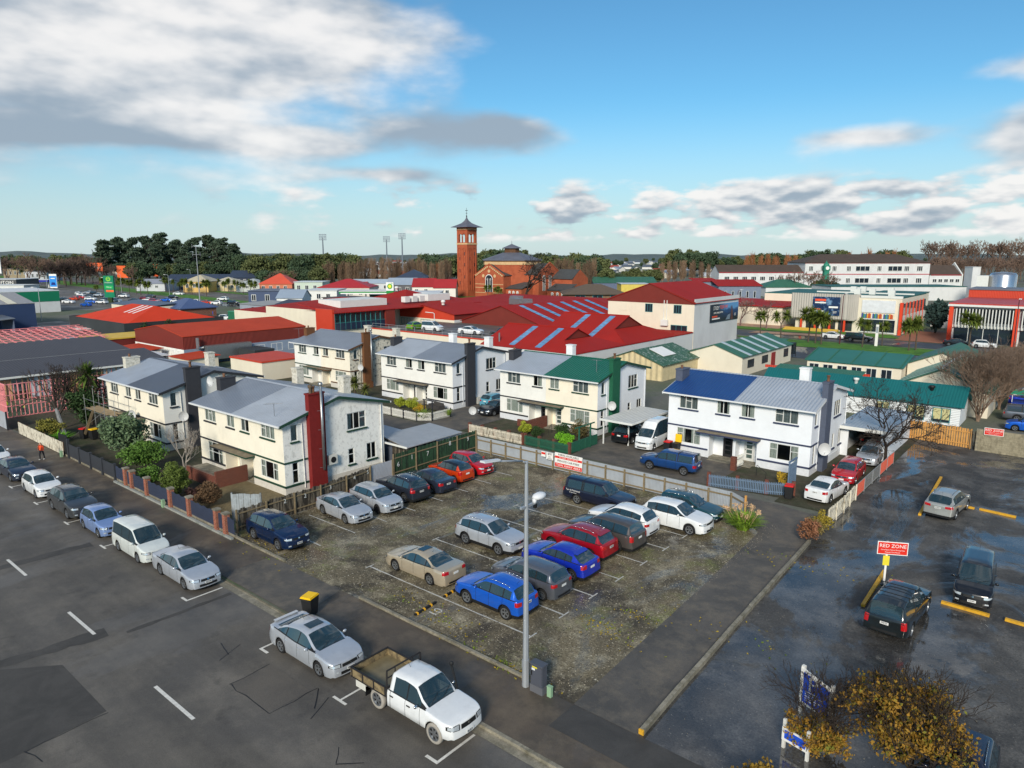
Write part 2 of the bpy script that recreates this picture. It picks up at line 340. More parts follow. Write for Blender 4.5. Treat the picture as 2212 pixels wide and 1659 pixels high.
def car(kind,name,label,cat,x,y,head,pm,group=None,roof_m=None,rim='a',plate=None,detail=2,z=0.0,glass=None,tyre_m=None,sunroof=False,spoiler=False,grille_m=None,lamp_wide=1.0,**ov):
    S=dict(BASE[kind]);S.update(ov)
    L,W,H=S['L'],S['W'],S['H'];glass=glass or CARGLASS
    LS=S.get('shell',L);S['rtop']=min(S['rtop'],LS);fo,wb,wr=S['fo'],S['wb'],S['wr']
    root=thing(name,label,cat,(x,y,z),head,group)
    zn,cw,zc,wt,rt,rb,zd=S['zn'],S['cowl'],S['zcowl'],S['wtop'],S['rtop'],S['rbase'],S['zdeck']
    deckp=[(0,zn-.035),(.03,zn-.01),(.12,zn+.012),(cw*.55,zn+(zc-zn)*.62),(cw,zc),((cw+rb)/2,S['belt']),(rb,zd),(LS-.05,zd-.02 if LS==L else zd),(LS,zd-.10 if LS==L else zd)]
    roofp=[(cw,zc),(wt,H-.075),(wt+.22,H-.02),(wt+.65,H),(rt-.55,H-.025),(rt,S['zrt']),(rb,zd)]
    if 'roofp' in S:roofp=S['roofp']
    def deck(s):return interp(deckp,s)
    def rooft(s):return interp(roofp,s)if cw<=s<=rb else deck(s)
    ga=wr+.065
    st={0,.03,.09,.2,.38,LS,LS-.03,LS-.09,LS-.2,cw,wt,rt,rb,S['a0'],S['a1'],cw+.05}
    for p in(S['B'],S['C']):st|={p-.035,p+.035}
    gaps=[]
    for g_ in S.get('gaps',(S['a0']+.02,S['B']+.005,S['C']+.02)):gaps.append(g_);st|={g_-.009,g_+.009}
    if S.get('canopy'):st|={S['canopy']-.05,S['canopy']+.05}
    for c in(fo,fo+wb):
        if c<LS:
            for k in range(9):st.add(c-ga*math.cos(math.pi*k/8))
            st|={c-ga-.012,c+ga+.012}
    s0=sorted(q for q in st if 0<=q<=LS);ss=[]
    for q in s0:
        if ss and q-ss[-1]<.006:continue
        while ss and q-ss[-1]>.24:ss.append(ss[-1]+.17)
        ss.append(q)
    def zbot(s):
        zb=S['gc']+(.05 if s<.15 or s>L-.15 else 0)
        for c in(fo,fo+wb):
            d=abs(s-c)
            if d<ga+.004:zb=max(zb,wr+math.sqrt(max(0,ga*ga-d*d)))
        return zb
    lev=[None,None,.44 if S.get('clad')else .36,.62*S['belt'],.90*S['belt']]
    rows=[];hasroof=[]
    for s in ss:
        e=LS-s;hw=W/2
        if s<.6:hw*=1-.17*((.6-s)/.6)**2.4
        if e<.4 and LS==L:hw*=1-.10*((.4-e)/.4)**2
        zb=zbot(s);zk=deck(s);zt=rooft(s);g=smoothstep(0.0,.25,zt-zk)
        lo=max(zb,.0)
        z2=max(lev[2],lo+.03);z3=max(lev[3],z2+.03);z4=max(min(lev[4],zk-.07),z3+.02);z5=max(zk,z4+.02)
        hr=min(1,max(0,(zt-zk)/max(.05,H-zk)))
        ye=hw*.87+(S['wroof']-hw*.87)*hr
        pts=[(hw*.60,lo),(hw*.955,lo),(hw*.99,z2),(hw,z3),(hw*.985,z4),(hw*.945,z5)]
        def bl(a,b):return tuple(p+(q-p)*g for p,q in zip(a,b))
        crown=.035
        hood=[(hw*f_,z5+crown*(1-f_*f_)*(1 if s>.1 else .4))for f_ in(.90,.80,.70,.40,0)]
        zg0=zk+.03;zg1=max(zg0+.001,zt-.085)
        yg=lambda zz:hw*.925+(ye-hw*.925)*min(1,max(0,(zz-zk)/max(.05,zt-zk)))
        gh=[(yg(zg0),zg0),(yg(zg1),zg1),(ye-.035,zt-.018),(ye*.55,zt+.018),(0,zt+.028)]
        pts+=[bl(a,b)for a,b in zip(hood,gh)]
        hasroof.append(zt-zk>.012)
        bf=.10*max(0,1-s/.55)**1.5;br=.05*max(0,1-e/.4)if LS==L else 0
        out=[]
        for(yy,zz)in pts:
            q=1-(yy/hw)**2
            xx=L/2-s+bf*q-br*q
            xx-=S['lean']*smoothstep(.5,zn+.02,zz)*max(0,1-s/.5)
            if LS==L:xx+=.06*smoothstep(.55,.8,zz)*max(0,1-e/.35)
            out.append((xx,yy,zz))
        rows.append(out)
    n=len(ss);NR=11
    V=[]
    for r_ in rows:
        V+=r_
        V+=[(a,-b,c)for a,b,c in r_]
    def vi(i,j,side):return i*NR*2+(NR if side else 0)+j
    G_={}
    def addf(key,f):G_.setdefault(key,[]).append(f)
    for i in range(n-1):
        sm=(ss[i]+ss[i+1])/2;gh=hasroof[i]or hasroof[i+1]
        for j in range(NR-1):
            key='paint'
            if j==0:key='under'
            elif j==1 and S.get('clad'):key='trim'
            elif j in(2,3,4)and any(abs(sm-q)<.008 for q in gaps):key='trim'
            elif gh:
                if S.get('canopy')and abs(sm-S['canopy'])<.05:key='trim' if j>=5 else 'paint'
                elif j==5:key='trim'
                elif j==6:
                    if S['a0']<=sm<=S['a1']:
                        key='trim' if abs(sm-S['B'])<.035 else('paint' if S.get('Cbody')and abs(sm-S['C'])<.035 else 'trim' if abs(sm-S['C'])<.035 else 'sidewin')
                        for(q0,q1)in S.get('blank',()):
                            if q0<sm<q1:key='paint'
                    elif sm<S['a0']:key='trim' if sm>cw+.1 else 'paint'
                elif j>=8:
                    if cw+.05<=sm<=wt:key='windscreen'
                    elif rt<=sm<=rb and not S.get('norear'):key='rear_window'
                    elif sm<cw+.05:key='trim'
                    else:key='roof'
                elif j==7 and wt<sm<rt:key='roof'
            for side in(0,1):
                a,b,c,d=vi(i,j,side),vi(i+1,j,side),vi(i+1,j+1,side),vi(i,j+1,side)
                f=(a,b,c,d)if side==1 else(d,c,b,a)
                kk=key
                if key=='sidewin':
                    seg=0 if sm<S['B']else(1 if sm<S['C']else 2)
                    if S.get('canopy')and sm>S['canopy']:seg=3
                    kk=('side_window',side,seg)
                addf(kk,f)
        addf('under',(vi(i,0,0),vi(i,0,1),vi(i+1,0,1),vi(i+1,0,0)))
    for end in(0,n-1):
        cols=[.90,.80,.70,.40,0]
        s=ss[end];hw=max(p[1]for p in rows[end])
        base=len(V);idx={}
        for j in range(1,5):
            xx0,yy0,zz0=rows[end][j]
            for c,fr in enumerate(cols):
                q=1-fr*fr;q0=1-(yy0/hw)**2
                dx=(.10 if end==0 else-.05 if LS==L else 0)*(q-q0)
                for side in(0,1):
                    idx[(j,c+1,side)]=len(V);V.append((xx0+dx,(fr*hw)*(-1 if side else 1),zz0))
        for side in(0,1):
            for j in range(1,5):idx[(j,0,side)]=vi(end,j,side)
            for c in range(6):idx[(5,c,side)]=vi(end,5+c,side)
            for j in range(1,5):
                for c in range(5):
                    f=(idx[(j,c,side)],idx[(j,c+1,side)],idx[(j+1,c+1,side)],idx[(j+1,c,side)])
                    if(side==1)==(end==0):f=f[::-1]
                    addf('trim' if(j==1 and S.get('clad'))else 'paint',f)
    bvh=BVHTree.FromPolygons([Vector(q)for q in V],[f for k_,fs in G_.items()if k_!='under' for f in fs])
    def sub(key,nm,mm,parent=root,smooth=True):
        fs=G_.get(key)
        if not fs:return None
        ids=sorted({i for f in fs for i in f});mp={a:b for b,a in enumerate(ids)}
        return MB().add([V[i]for i in ids],[tuple(mp[i]for i in f)for f in fs]).build(nm,mm,parent,smooth)
    if not roof_m or roof_m is pm:
        G_['paint']=G_.get('paint',[])+G_.pop('roof',[])
    body=sub('paint','body',pm)
    if roof_m and 'roof' in G_:sub('roof','roof',roof_m)
    sub('trim','trim',BLK);sub('under','underbody',UNDER)
    for k in list(G_):
        if k in('windscreen','rear_window'):sub(k,k,glass)
        elif isinstance(k,tuple):sub(k,'side_window',glass)
    # wheels
    tm,rmm=wheel_meshes(wr,rim,tyre_m=tyre_m)
    for c in(fo,fo+wb):
        for sd_ in(1,-1):
            wo=link('wheel',None,root,(L/2-c,sd_*(W/2-.125),wr),0 if sd_>0 else math.pi)
            link('tyre',tm,wo);link('rim',rmm,wo)
    if detail==0:return root
    def cast(px,ang,zz,off=.012):
        d=Vector((math.cos(ang),math.sin(ang),0));h=bvh.ray_cast(Vector((px,0,zz)),d)
        return None if h[0]is None else h[0]+d*off
    def patch(nm,px,a0,a1,z0,z1,mm,nx=5,nz=2,tilt=0.0,taper=0.0,parent=root,off=.012):
        vs=[]
        for k in range(nz+1):
            for i in range(nx+1):
                t=i/nx;aa=a0+(a1-a0)*t;q=k/nz
                zz=z0+(z1-z0)*q;zm=(z0+z1)/2
                zz=zm+(zz-zm)*(1-taper*t)+tilt*t
                h=cast(px,R(aa),zz,off)
                if h is None:return None
                vs.append(h)
        fs=[(k*(nx+1)+i,k*(nx+1)+i+1,(k+1)*(nx+1)+i+1,(k+1)*(nx+1)+i)for k in range(nz)for i in range(nx)]
        return MB().add(vs,fs).build(nm,mm,parent,True)
    pf=L/2-.9;pr=-(L/2-.9)
    # front: headlights, grille, intake, plate
    hz=S.get('hz',zn-.125)
    for sg in(1,-1):
        lh=S.get('lh',1.0);hs_=patch('headlight_housing',pf,sg*25,sg*(50+4*lamp_wide),hz-.095*lh,hz+.068*lh,BLK,6,2,.03,.42,off=.006);patch('headlight',pf,sg*27.5,sg*(46.5+4*lamp_wide),hz-.072*lh,hz+.050*lh,LAMP,6,2,.03,.45,off=.016)
        patch('fog_lamp',pf,sg*30,sg*38,.40,.47,LAMP if S.get('fog',1)else BLK,2,1)
    gr=patch('grille',pf,-22,22,hz-.085*S.get('lh',1.0),hz+.035*S.get('lh',1.0),grille_m or BLK,8,2)
    patch('lower_intake',pf,-26,26,.27+S['gc']*.2,.38+S['gc']*.3,BLK,8,1)
    if detail>1:
        patch('badge',pf,-3.2,3.2,hz-.05,hz+.02,CHROME,2,1,off=.02)
        if LS==L or True:
            zp=S.get('zp',.46+S['gc']*.2)
            h=cast(pf,0,zp,.02)
            if h is not None:
                pl=MB().box(h.x,h.x+.012,-.18,.18,zp-.062,zp+.062).build('number_plate',PLATE,root)
                if plate:text_on(plate,.115,(h.x+.016,0,zp),(0,1,0),INK,pl,0.78)
    # rear: lights, plate, bumper strip
    if LS==L:
        tz0,tz1=S.get('tz',(zd-.30,zd-.12))
        ta0,ta1=S.get('ta',(30,50))
        for sg in(1,-1):patch('tail_light',pr,180-sg*ta0,180-sg*ta1,tz0,tz1,TAIL,6,3,S.get('ttilt',.03),S.get('ttaper',-.1))
        patch('rear_bumper_trim',pr,150,210,S['gc']+.09,S['gc']+.20,BLK,8,1)
        zp=S.get('zpr',zd-.24);h=cast(pr,math.pi,zp,.016)
        if h is not None and detail>1:
            pl=MB().box(h.x-.012,h.x,-.18,.18,zp-.062,zp+.062).build('number_plate',PLATE,root)
            if plate:text_on(plate,.115,(h.x-.016,0,zp),(0,-1,0),INK,pl,0.78)
    # mirrors, handles
    for sg in(1,-1):
        zz=S['belt']+.10;xm=L/2-S['a0']-.08
        mbm=MB().ball((xm,sg*(W/2+.075),zz),.06,.105,.075,8,5).box(xm-.02,xm+.02,sg*(W/2-.06),sg*(W/2+.02),zz-.06,zz-.03)
        mbm.build('wing_mirror',S.get('mirror',pm),root,True)
        if detail>1:
            for hs in(S['B']-.16,min(S['C']-.05,L-.95))if not S.get('nohandle')else():
                h=cast(L/2-hs,sg*math.pi/2,.86*S['belt'],.0)
                if h is not None:MB().box(h.x-.10,h.x+.09,h.y,h.y+sg*.03,h.z-.018,h.z+.018).build('door_handle',S.get('handle',pm),root)
    if S.get('rails'):
        for sg in(1,-1):
            pts=[(L/2-q,sg*(S['wroof']-.07),rooft(q)+(.045 if 0<k<6 else .0))for k,q in enumerate([wt+.25+(rt-wt-.5)*t/6 for t in range(7)])]
            MB().path(pts,.017,6).build('roof_rail',S.get('railm',CHROME),root,True)
    if sunroof:
        s1,s2=wt+.22,wt+.70;mbq=MB()
        q=[(L/2-s1,-.36,H+.024),(L/2-s1,.36,H+.024),(L/2-s2,.36,H+.036),(L/2-s2,-.36,H+.036)]
        mbq.slab(q[::-1]if(Vector(q[1])-Vector(q[0])).cross(Vector(q[2])-Vector(q[0])).z<0 else q,.012);mbq.build('sunroof',glass,root)
    if spoiler:
        zs=S['zrt']+.02;xs=L/2-rt
        MB().slab([(xs+.12,-S['wroof']+.08,zs+.035),(xs-.17,-S['wroof']+.1,zs-.012),(xs-.17,S['wroof']-.1,zs-.012),(xs+.12,S['wroof']-.08,zs+.035)][::-1],.03).build('spoiler',roof_m or pm,root)
    if S.get('cabin',1)and detail>1:
        zs=S['gc']+.12;b0=S['belt']
        for sg in(1,-1):
            xs=L/2-S['B']+.05;MB().box(xs-.05,xs+.5,sg*.14,sg*.62,zs,zs+.28).prism([(xs-.02,sg*.16,zs+.25),(xs+.12,sg*.16,zs+.25),(xs-.10,sg*.18,b0+.18),(xs-.20,sg*.18,b0+.18)],(0,sg*.42,0)).box(xs-.22,xs-.12,sg*.26,sg*.48,b0+.18,b0+.34).build('front_seat',SEATM,root)
        xr=L/2-S['C']+.0;MB().box(xr-.05,xr+.45,-.62,.62,zs,zs+.30).prism([(xr-.05,-.62,zs+.25),(xr+.08,-.62,zs+.25),(xr-.12,-.6,b0+.12),(xr-.22,-.6,b0+.12)],(0,1.22,0)).build('rear_seat',SEATM,root)
        MB().box(L/2-cw-.55,L/2-cw-.05,-W/2+.16,W/2-.16,zs,zc-.03).build('dashboard',BLK,root)
        MB().box(L/2-min(rb,LS)+.05,L/2-cw,-W/2+.12,W/2-.12,S['gc']+.02,zs).build('cabin_floor',UNDER,root)
    # wiper and antenna
    if detail>1:
        wp=MB()
        for yy in(-.5,.12):
            a=Vector((L/2-cw-.06,yy,zc+.045));b=Vector((L/2-cw-.22,yy+.48,rooft(cw+.22)+.03));wp.tube(a,b,.010,.008,4)
        wp.build('wiper',BLK,root)
        MB().tube((L/2-rt+.28,0,H-.02),(L/2-rt+.12,0,H+.16),.008,.004,5).build('antenna',BLK,root)
    return root
# ------------------------------------------------------------------ ground, road, pavements
def ground_mat(name,rgb,rgb2,rgb3=None,s1=0.25,s2=3.0,speck=0.35,rough=0.9,wet=0.0,wets=0.18,bump=0.5,speckscale=28,thr=(0.45,0.68),lanes=None,speck_rgb=None,moss=None,tracks=0,oil=0,sthr=(0.62,0.72),wlo=0.50,wspec=0.5):
    if name in MATS:return MATS[name]
    M_=bpy.data.materials.new(name);M_.use_nodes=True;MATS[name]=M_
    nt=M_.node_tree;L=nt.links;b=nt.nodes['Principled BSDF'];geo=nt.nodes.new('ShaderNodeNewGeometry')
    def noise(sc,det=5,r=0.6,vec=None,dist=0):
        n=nt.nodes.new('ShaderNodeTexNoise');n.inputs['Scale'].default_value=sc;n.inputs['Detail'].default_value=det;n.inputs['Roughness'].default_value=r;n.inputs['Distortion'].default_value=dist
        L.new(vec or geo.outputs['Position'],n.inputs['Vector']);return n.outputs[0]
    def rng(v,a,b_,c=0,d=1):
        n=nt.nodes.new('ShaderNodeMapRange');L.new(v,n.inputs[0]);n.inputs[1].default_value=a;n.inputs[2].default_value=b_;n.inputs[3].default_value=c;n.inputs[4].default_value=d;return n.outputs[0]
    def mix(f,a,c,mode='MIX'):
        n=nt.nodes.new('ShaderNodeMix');n.data_type='RGBA';n.blend_type=mode
        if isinstance(f,float):n.inputs[0].default_value=f
        else:L.new(f,n.inputs[0])
        for sk,v in((n.inputs[6],a),(n.inputs[7],c)):
            if isinstance(v,tuple):sk.default_value=(*lin(v),1)
            else:L.new(v,sk)
        return n.outputs[2]
    n1=noise(s1,7,0.68,dist=0.6)
    c=mix(rng(n1,0.40,0.60),rgb,rgb2)
    if rgb3:c=mix(rng(noise(s1*2.7,7,0.7),thr[0],thr[1]),c,rgb3)
    if moss:c=mix(rng(noise(0.35,6,0.7),0.54,0.68,0,0.75),c,moss)
    if tracks:
        mp=nt.nodes.new('ShaderNodeMapping');L.new(geo.outputs['Position'],mp.inputs[0]);mp.inputs['Scale'].default_value=(0.025,0.55,1)
        cb=nt.nodes.new('ShaderNodeCombineColor');fv=rng(noise(1.0,4,0.6,mp.outputs[0]),0.3,0.7,1-tracks,1+tracks)
        for i in range(3):L.new(fv,cb.inputs[i])
        c=mix(1.0,c,cb.outputs[0],'MULTIPLY')
    if oil:c=mix(rng(noise(0.8,5,0.7),0.58,0.74,0,oil),c,(46,44,42))
    fine=noise(speckscale,3,0.8)
    cb=nt.nodes.new('ShaderNodeCombineColor');fv=rng(fine,0.25,0.75,1-speck,1+speck)
    for i in range(3):L.new(fv,cb.inputs[i])
    c=mix(1.0,c,cb.outputs[0],'MULTIPLY')
    if speck_rgb:c=mix(rng(noise(speckscale*0.55,2,0.9),sthr[0],sthr[1],0,0.9),c,speck_rgb)
    L.new(c,b.inputs['Base Color'])
    b.inputs['Specular IOR Level'].default_value=0.4
    r_=rng(n1,0.35,0.65,rough,rough-0.12)
    if wet:
        mp=nt.nodes.new('ShaderNodeMapping');L.new(geo.outputs['Position'],mp.inputs[0]);mp.inputs['Rotation'].default_value=(0,0,0.5);mp.inputs['Scale'].default_value=(1,0.55,1)
        wn=noise(wets,7,0.66,mp.outputs[0],0.8);wf=rng(wn,wlo,wlo+0.055)
        mm=nt.nodes.new('ShaderNodeMix');L.new(wf,mm.inputs[0]);L.new(r_,mm.inputs[2]);mm.inputs[3].default_value=wet;r_=mm.outputs[0]
        L.new(rng(wn,wlo,wlo+0.10,0.4,wspec),b.inputs['Specular IOR Level'])
    L.new(r_,b.inputs['Roughness'])
    bp=nt.nodes.new('ShaderNodeBump');bp.inputs['Strength'].default_value=bump;bp.inputs['Distance'].default_value=0.015;L.new(fine,bp.inputs['Height'])
    if wet:
        k=nt.nodes.new('ShaderNodeMath');k.operation='MULTIPLY_ADD';L.new(wf,k.inputs[0]);k.inputs[1].default_value=-bump*0.93;k.inputs[2].default_value=bump;L.new(k.outputs[0],bp.inputs['Strength'])
    L.new(bp.outputs[0],b.inputs['Normal']);return M_
ASPH=ground_mat('street asphalt',(94,90,84),(82,79,75),(106,101,93),0.12,speck=0.30,rough=0.72,wet=0.46,wets=0.07,tracks=0.24,oil=0.5)
ASPD=ground_mat('asphalt patch',(64,62,59),(74,71,67),None,0.5,speck=0.25,rough=0.7)
PATHM=ground_mat('footpath asphalt',(90,81,71),(73,68,61),(108,98,84),0.22,speck=0.25,rough=0.75,wet=0.5,wets=0.2)
GRAV=ground_mat('gravel lot',(114,105,84),(66,61,51),(146,138,116),0.22,speck=0.75,rough=0.9,wet=0.25,wets=0.16,wspec=0.8,bump=1.0,speckscale=9,moss=(112,116,66),speck_rgb=(206,198,174),thr=(0.50,0.66))
YARD=ground_mat('wet yard gravel',(76,75,73),(52,52,52),(104,102,98),0.16,speck=0.5,rough=0.8,wet=0.05,wets=0.13,wlo=0.47,wspec=1.0,bump=0.8,speckscale=10,speck_rgb=(140,136,128),sthr=(0.66,0.74))
DRIVE=ground_mat('driveway seal',(90,87,83),(76,74,71),(110,103,92),0.3,speck=0.2,rough=0.8)
CONC=ground_mat('kerb concrete',(150,144,128),(122,118,105),(102,98,82),0.8,speck=0.25,rough=0.9,speckscale=14)
FAR=ground_mat('far ground',(96,98,92),(82,96,66),(112,108,104),0.02,speck=0.2,rough=0.95,speckscale=2)
GRASS=ground_mat('mown grass',(72,122,30),(56,100,26),(92,136,44),0.2,speck=0.35,rough=0.95,speckscale=10)
SOIL=ground_mat('garden soil',(62,56,44),(52,60,36),(80,74,60),0.4,speck=0.4,rough=0.95,speckscale=8)
WETRD=ground_mat('wet road',(58,60,64),(48,50,54),(66,68,72),0.1,speck=0.15,rough=0.55,wet=0.16,wets=0.05)
WHITEP=mat('road paint white',(214,212,204),0.6,var=0.15,scale=6,stain=((110,106,100),0.5,9,0.52,0.75,1))
YELLP=mat('yellow paint',(216,164,44),0.6,var=0.15,scale=4,stain=((120,92,50),0.6,5,0.5,0.75,1))
TARM=mat('crack sealant tar',(20,20,21),0.35,var=0.1)
RZ=-0.12
def sheet(name,pts,m,z,parent=None):
    o=MB().poly([(p[0],p[1],z)for p in pts]).build(name,m,parent)
    return o if parent else struct(o)
gr=MB();gr.quad((-6000,17.75,-.03),(6000,17.75,-.03),(6000,9000,-.03),(-6000,9000,-.03));gr.quad((-6000,-6000,-.03),(6000,-6000,-.03),(6000,4.6,-.03),(-6000,4.6,-.03))
struct(gr.build('ground',FAR))
road=sheet('road',[(-900,4.2),(300,4.2),(300,17.72),(-900,17.72)],ASPH,RZ)
sheet('gutter',[(-300,17.32),(60,17.32),(60,17.70),(-300,17.70)],CONC,RZ+.006)
kerb=struct(MB().box(-400,-90,17.70,17.86,-.3,.012).box(-10.6,60,17.70,17.86,-.3,.012).build('kerb',CONC))
ks=MB().box(-.597,.597,0,.16,-.3,.012).mesh('kerb_stone',CONC);kd=MB().box(-.597,.597,0,.16,-.3,-.085).mesh('kerb_stone',CONC)
for i in range(66):
    xx=-89.4+i*1.2
    link('kerb_stone',kd if-35.6<xx<-29.2 else ks,kerb,(xx,17.70+random.Random(i).uniform(-.006,.006),0))
path=sheet('footpath',[(-400,17.86),(60,17.86),(60,21.0),(-400,21.0)],PATHM,0)
sheet('vehicle_crossing',[(-36.2,17.88),(-28.6,17.88),(-29.6,21.3),(-36.0,21.3)],DRIVE,.005)
sheet('vehicle_crossing',[(-14.4,19.3),(-4.0,19.3),(-4.0,21.3),(-11.6,21.3),(-14.4,20.98)],ASPD,.006)
sheet('gravel_lot',[(-41.5,21.0),(-14.42,21.0),(-15.0,34),(-15.55,43),(-18,45.6),(-42.2,45.5)],GRAV,.008)
sheet('driveway',[(-14.42,20.98),(-11.5,20.98),(-12.5,43),(-12.4,48.2),(-16.4,49),(-60,49.8),(-74,49.8),(-74,45.7),(-17.4,45.7),(-15.55,43),(-15.0,34)],DRIVE,.014)
sheet('yard',[(-11.4,20.98),(60,20.98),(60,75),(-13.3,75.5),(-12.45,43)],YARD,.010)
sheet('forecourt',[(-35.0,49.9),(-22,49.9),(-22,56.8),(-30.4,56.8),(-31,64),(-36,64),(-36,56)],DRIVE,.018)
sheet('forecourt',[(-56.2,49.9),(-48.8,49.9),(-48.8,66),(-56.2,66)],DRIVE,.018)
sheet('forecourt',[(-16.9,49.5),(-12.5,49.5),(-12.6,76),(-16.9,76)],SOIL,.020)
for q in([(-90,21.2),(-43.5,21.2),(-43.5,45),(-90,45)],[(-90,50),(-56.4,50),(-56.4,70),(-90,70)],[(-48.7,50),(-35.2,50),(-36,70),(-48.7,70)],[(-31,56.9),(-16.9,56.9),(-16.9,80),(-31,80)],[(-22,49.9),(-16.9,50.6),(-16.9,56.9),(-22,56.9)]):
    sheet('garden',q,SOIL,.003)
# wide street with planted median beyond the block
sheet('road',[(-300,124),(60,124),(60,140),(-300,140)],WETRD,.0)
sheet('grass_median',[(-52,139.6),(60,143),(60,153),(-62,150)],GRASS,.05)
sheet('road',[(-300,153),(60,153),(60,162),(-300,162)],WETRD,.004)
sheet('grass_verge',[(-140,162),(-33,166),(-36,173),(-140,178)],GRASS,.05)
sheet('paved_forecourt',[(-62,157),(-38,161),(-38,164.5),(-62,162)],mat('pink paving',(176,140,116),0.85),.062)
sheet('paved_forecourt',[(-33.5,163),(-24.8,163),(-25.5,186),(-34.6,186)],mat('brick paving',(150,98,74),0.85,var=0.2,scale=3),.03)
sheet('paved_forecourt',[(-120,176),(-60,170),(-60,182),(-120,188)],mat('pink paving',(176,140,116),0.85),.064)
# supermarket avenue on the left
sheet('supermarket_car_park',[(-262,76),(-420,116),(-420,132),(-250,128),(-236,100)],ASPH,.01)
sheet('grass_median',[(-240,141),(-560,176),(-700,190),(-700,172),(-340,141),(-240,134)],GRASS,.05)
sheet('road',[(-200,140),(-720,196),(-720,214),(-200,156)],ASPH,.02)
sheet('road',[(-200,128),(-720,150),(-720,168),(-200,139)],ASPH,.012)
sheet('grass_verge',[(-225,158),(-330,169),(-330,174),(-225,163)],GRASS,.05)
sheet('service_yard',[(-150,49.5),(-205,46.5),(-215,68),(-160,66)],ASPH,.012)
sheet('church_lawn',[(-225,205),(-150,205),(-150,245),(-225,245)],GRASS,.04)
# markings on the street
def strip(name,a,b,wd,m,z,parent,jag=0,seed=0):
    a=Vector(a);b=Vector(b);d=(b-a).normalized();n=Vector((-d.y,d.x))*wd/2
    if not jag:
        return MB().poly([(*(a+n),z),(*(a-n),z),(*(b-n),z),(*(b+n),z)]).build(name,m,parent)
    rn=random.Random(seed);k=max(2,int((b-a).length/.5));mb=MB();L_=[];R_=[]
    for i in range(k+1):
        c=a+(b-a)*(i/k)+Vector((-d.y,d.x))*rn.uniform(-jag,jag);w_=rn.uniform(.6,1.3)
        L_.append((*(c+n*w_),z));R_.append((*(c-n*w_),z))
    for i in range(k):mb.quad(R_[i],R_[i+1],L_[i+1],L_[i])
    return mb.build(name,m,parent)
mz=RZ+.010;K=(CAM_H+.12)/CAM_H
for a in(-76.5,-67,-57.2,-47.5,-37.9,-28.3,-18.6):strip('centre_line_dash',(a*K,10.95),(a*K+3.3,10.95),.15,WHITEP,mz,road)
for xa in(-62.7,-57.1,-51.2,-45.2,-21.7):
    xa*=K;mbk=MB();mbk.box(xa-.42,xa+.42,15.22,15.34,mz,mz+.003).box(xa-.05,xa+.05,15.34,17.1,mz,mz+.003)
    mbk.build('bay_marking',WHITEP,road)
for xa,d in((-34.5,-1),(-27.6,1),(-16.13,-1)):
    xa*=K;mbk=MB();mbk.box(xa,xa+d*.62,15.25,15.38,mz,mz+.003).box(xa,xa+d*.11,15.38,17.25,mz,mz+.003);mbk.build('bay_marking',WHITEP,road)
struct(MB().poly([(p[0],p[1],RZ+.004)for p in[(-36.6,5.2),(-33.2,9.05),(-28.3,9.0),(-28.0,5.2)]]).build('road_patch',ASPD))
struct(MB().poly([(p[0],p[1],RZ+.004)for p in[(-26.2,14.9),(-26.3,13.0),(-23.4,13.0),(-23.3,14.9)]]).build('road_patch',ground_mat('asphalt patch 2',(96,91,84),(84,80,75),None,0.5,speck=0.3,rough=0.7)))
strip('trench_patch',(-33.8,17.2),(-33.9,12.0),.30,ASPD,RZ+.006,road,.03,3);strip('trench_patch',(-34.7,11.4),(-35.6,5.2),.85,ASPD,RZ+.006,road,.05,5);strip('trench_patch',(-46.5,15.0),(-47.2,5.2),.75,ASPD,RZ+.006,road,.05,6)
CR=[((-28.2,9.0),(-28.1,6.2)),((-28.1,6.2),(-27.0,6.4)),((-26.2,13.0),(-23.3,13.0)),((-26.3,14.9),(-26.2,13.0)),((-23.3,13.0),(-23.2,15.2)),((-23.2,15.2),(-22.2,14.3)),((-22.4,15.1),(-21.7,13.9)),((-19.6,13.6),(-19.0,13.0)),((-19.0,13.0),(-18.3,13.7)),((-29.6,14.4),(-28.4,14.2)),((-28.8,14.9),(-28.3,13.6))]
for i,(a,b)in enumerate(CR):strip('crack_seal',a,b,.038,TARM,RZ+.008,road,.07,i)
# lot lines and numbers
lotm=mat('lot line paint',(196,196,190),0.7,var=0.2,scale=12,stain=((90,84,70),0.8,14,0.50,0.68,1))
lot=bpy.data.objects['gravel_lot']
BY=[23.85,26.46,29.04,31.62,34.26,36.9,39.45,42.0]
for i,yy in enumerate(BY):
    strip('bay_line',(-40.2,yy-.08),(-35.2,yy-.06),.085,lotm,.014,lot,.012,i)
    if i<7:
        strip('bay_line',(-30.6,yy),(-18.9,yy),.085,lotm,.014,lot,.012,20+i)
        strip('bay_line',(-18.85,yy-.42),(-18.85,yy+.42),.075,lotm,.016,lot);strip('bay_line',(-30.6,yy-.3),(-30.6,yy+.3),.075,lotm,.016,lot)
for i,t in enumerate(['10','11','12','13','14','15','16']):
    if i in(0,4,5,6):text_on(t,.75,(-23.9 if i==0 else-25.6,(22.6 if i==0 else BY[i-1]+1.4),.015),(0,1,0),lotm,lot,ydir=(-1,0,0))
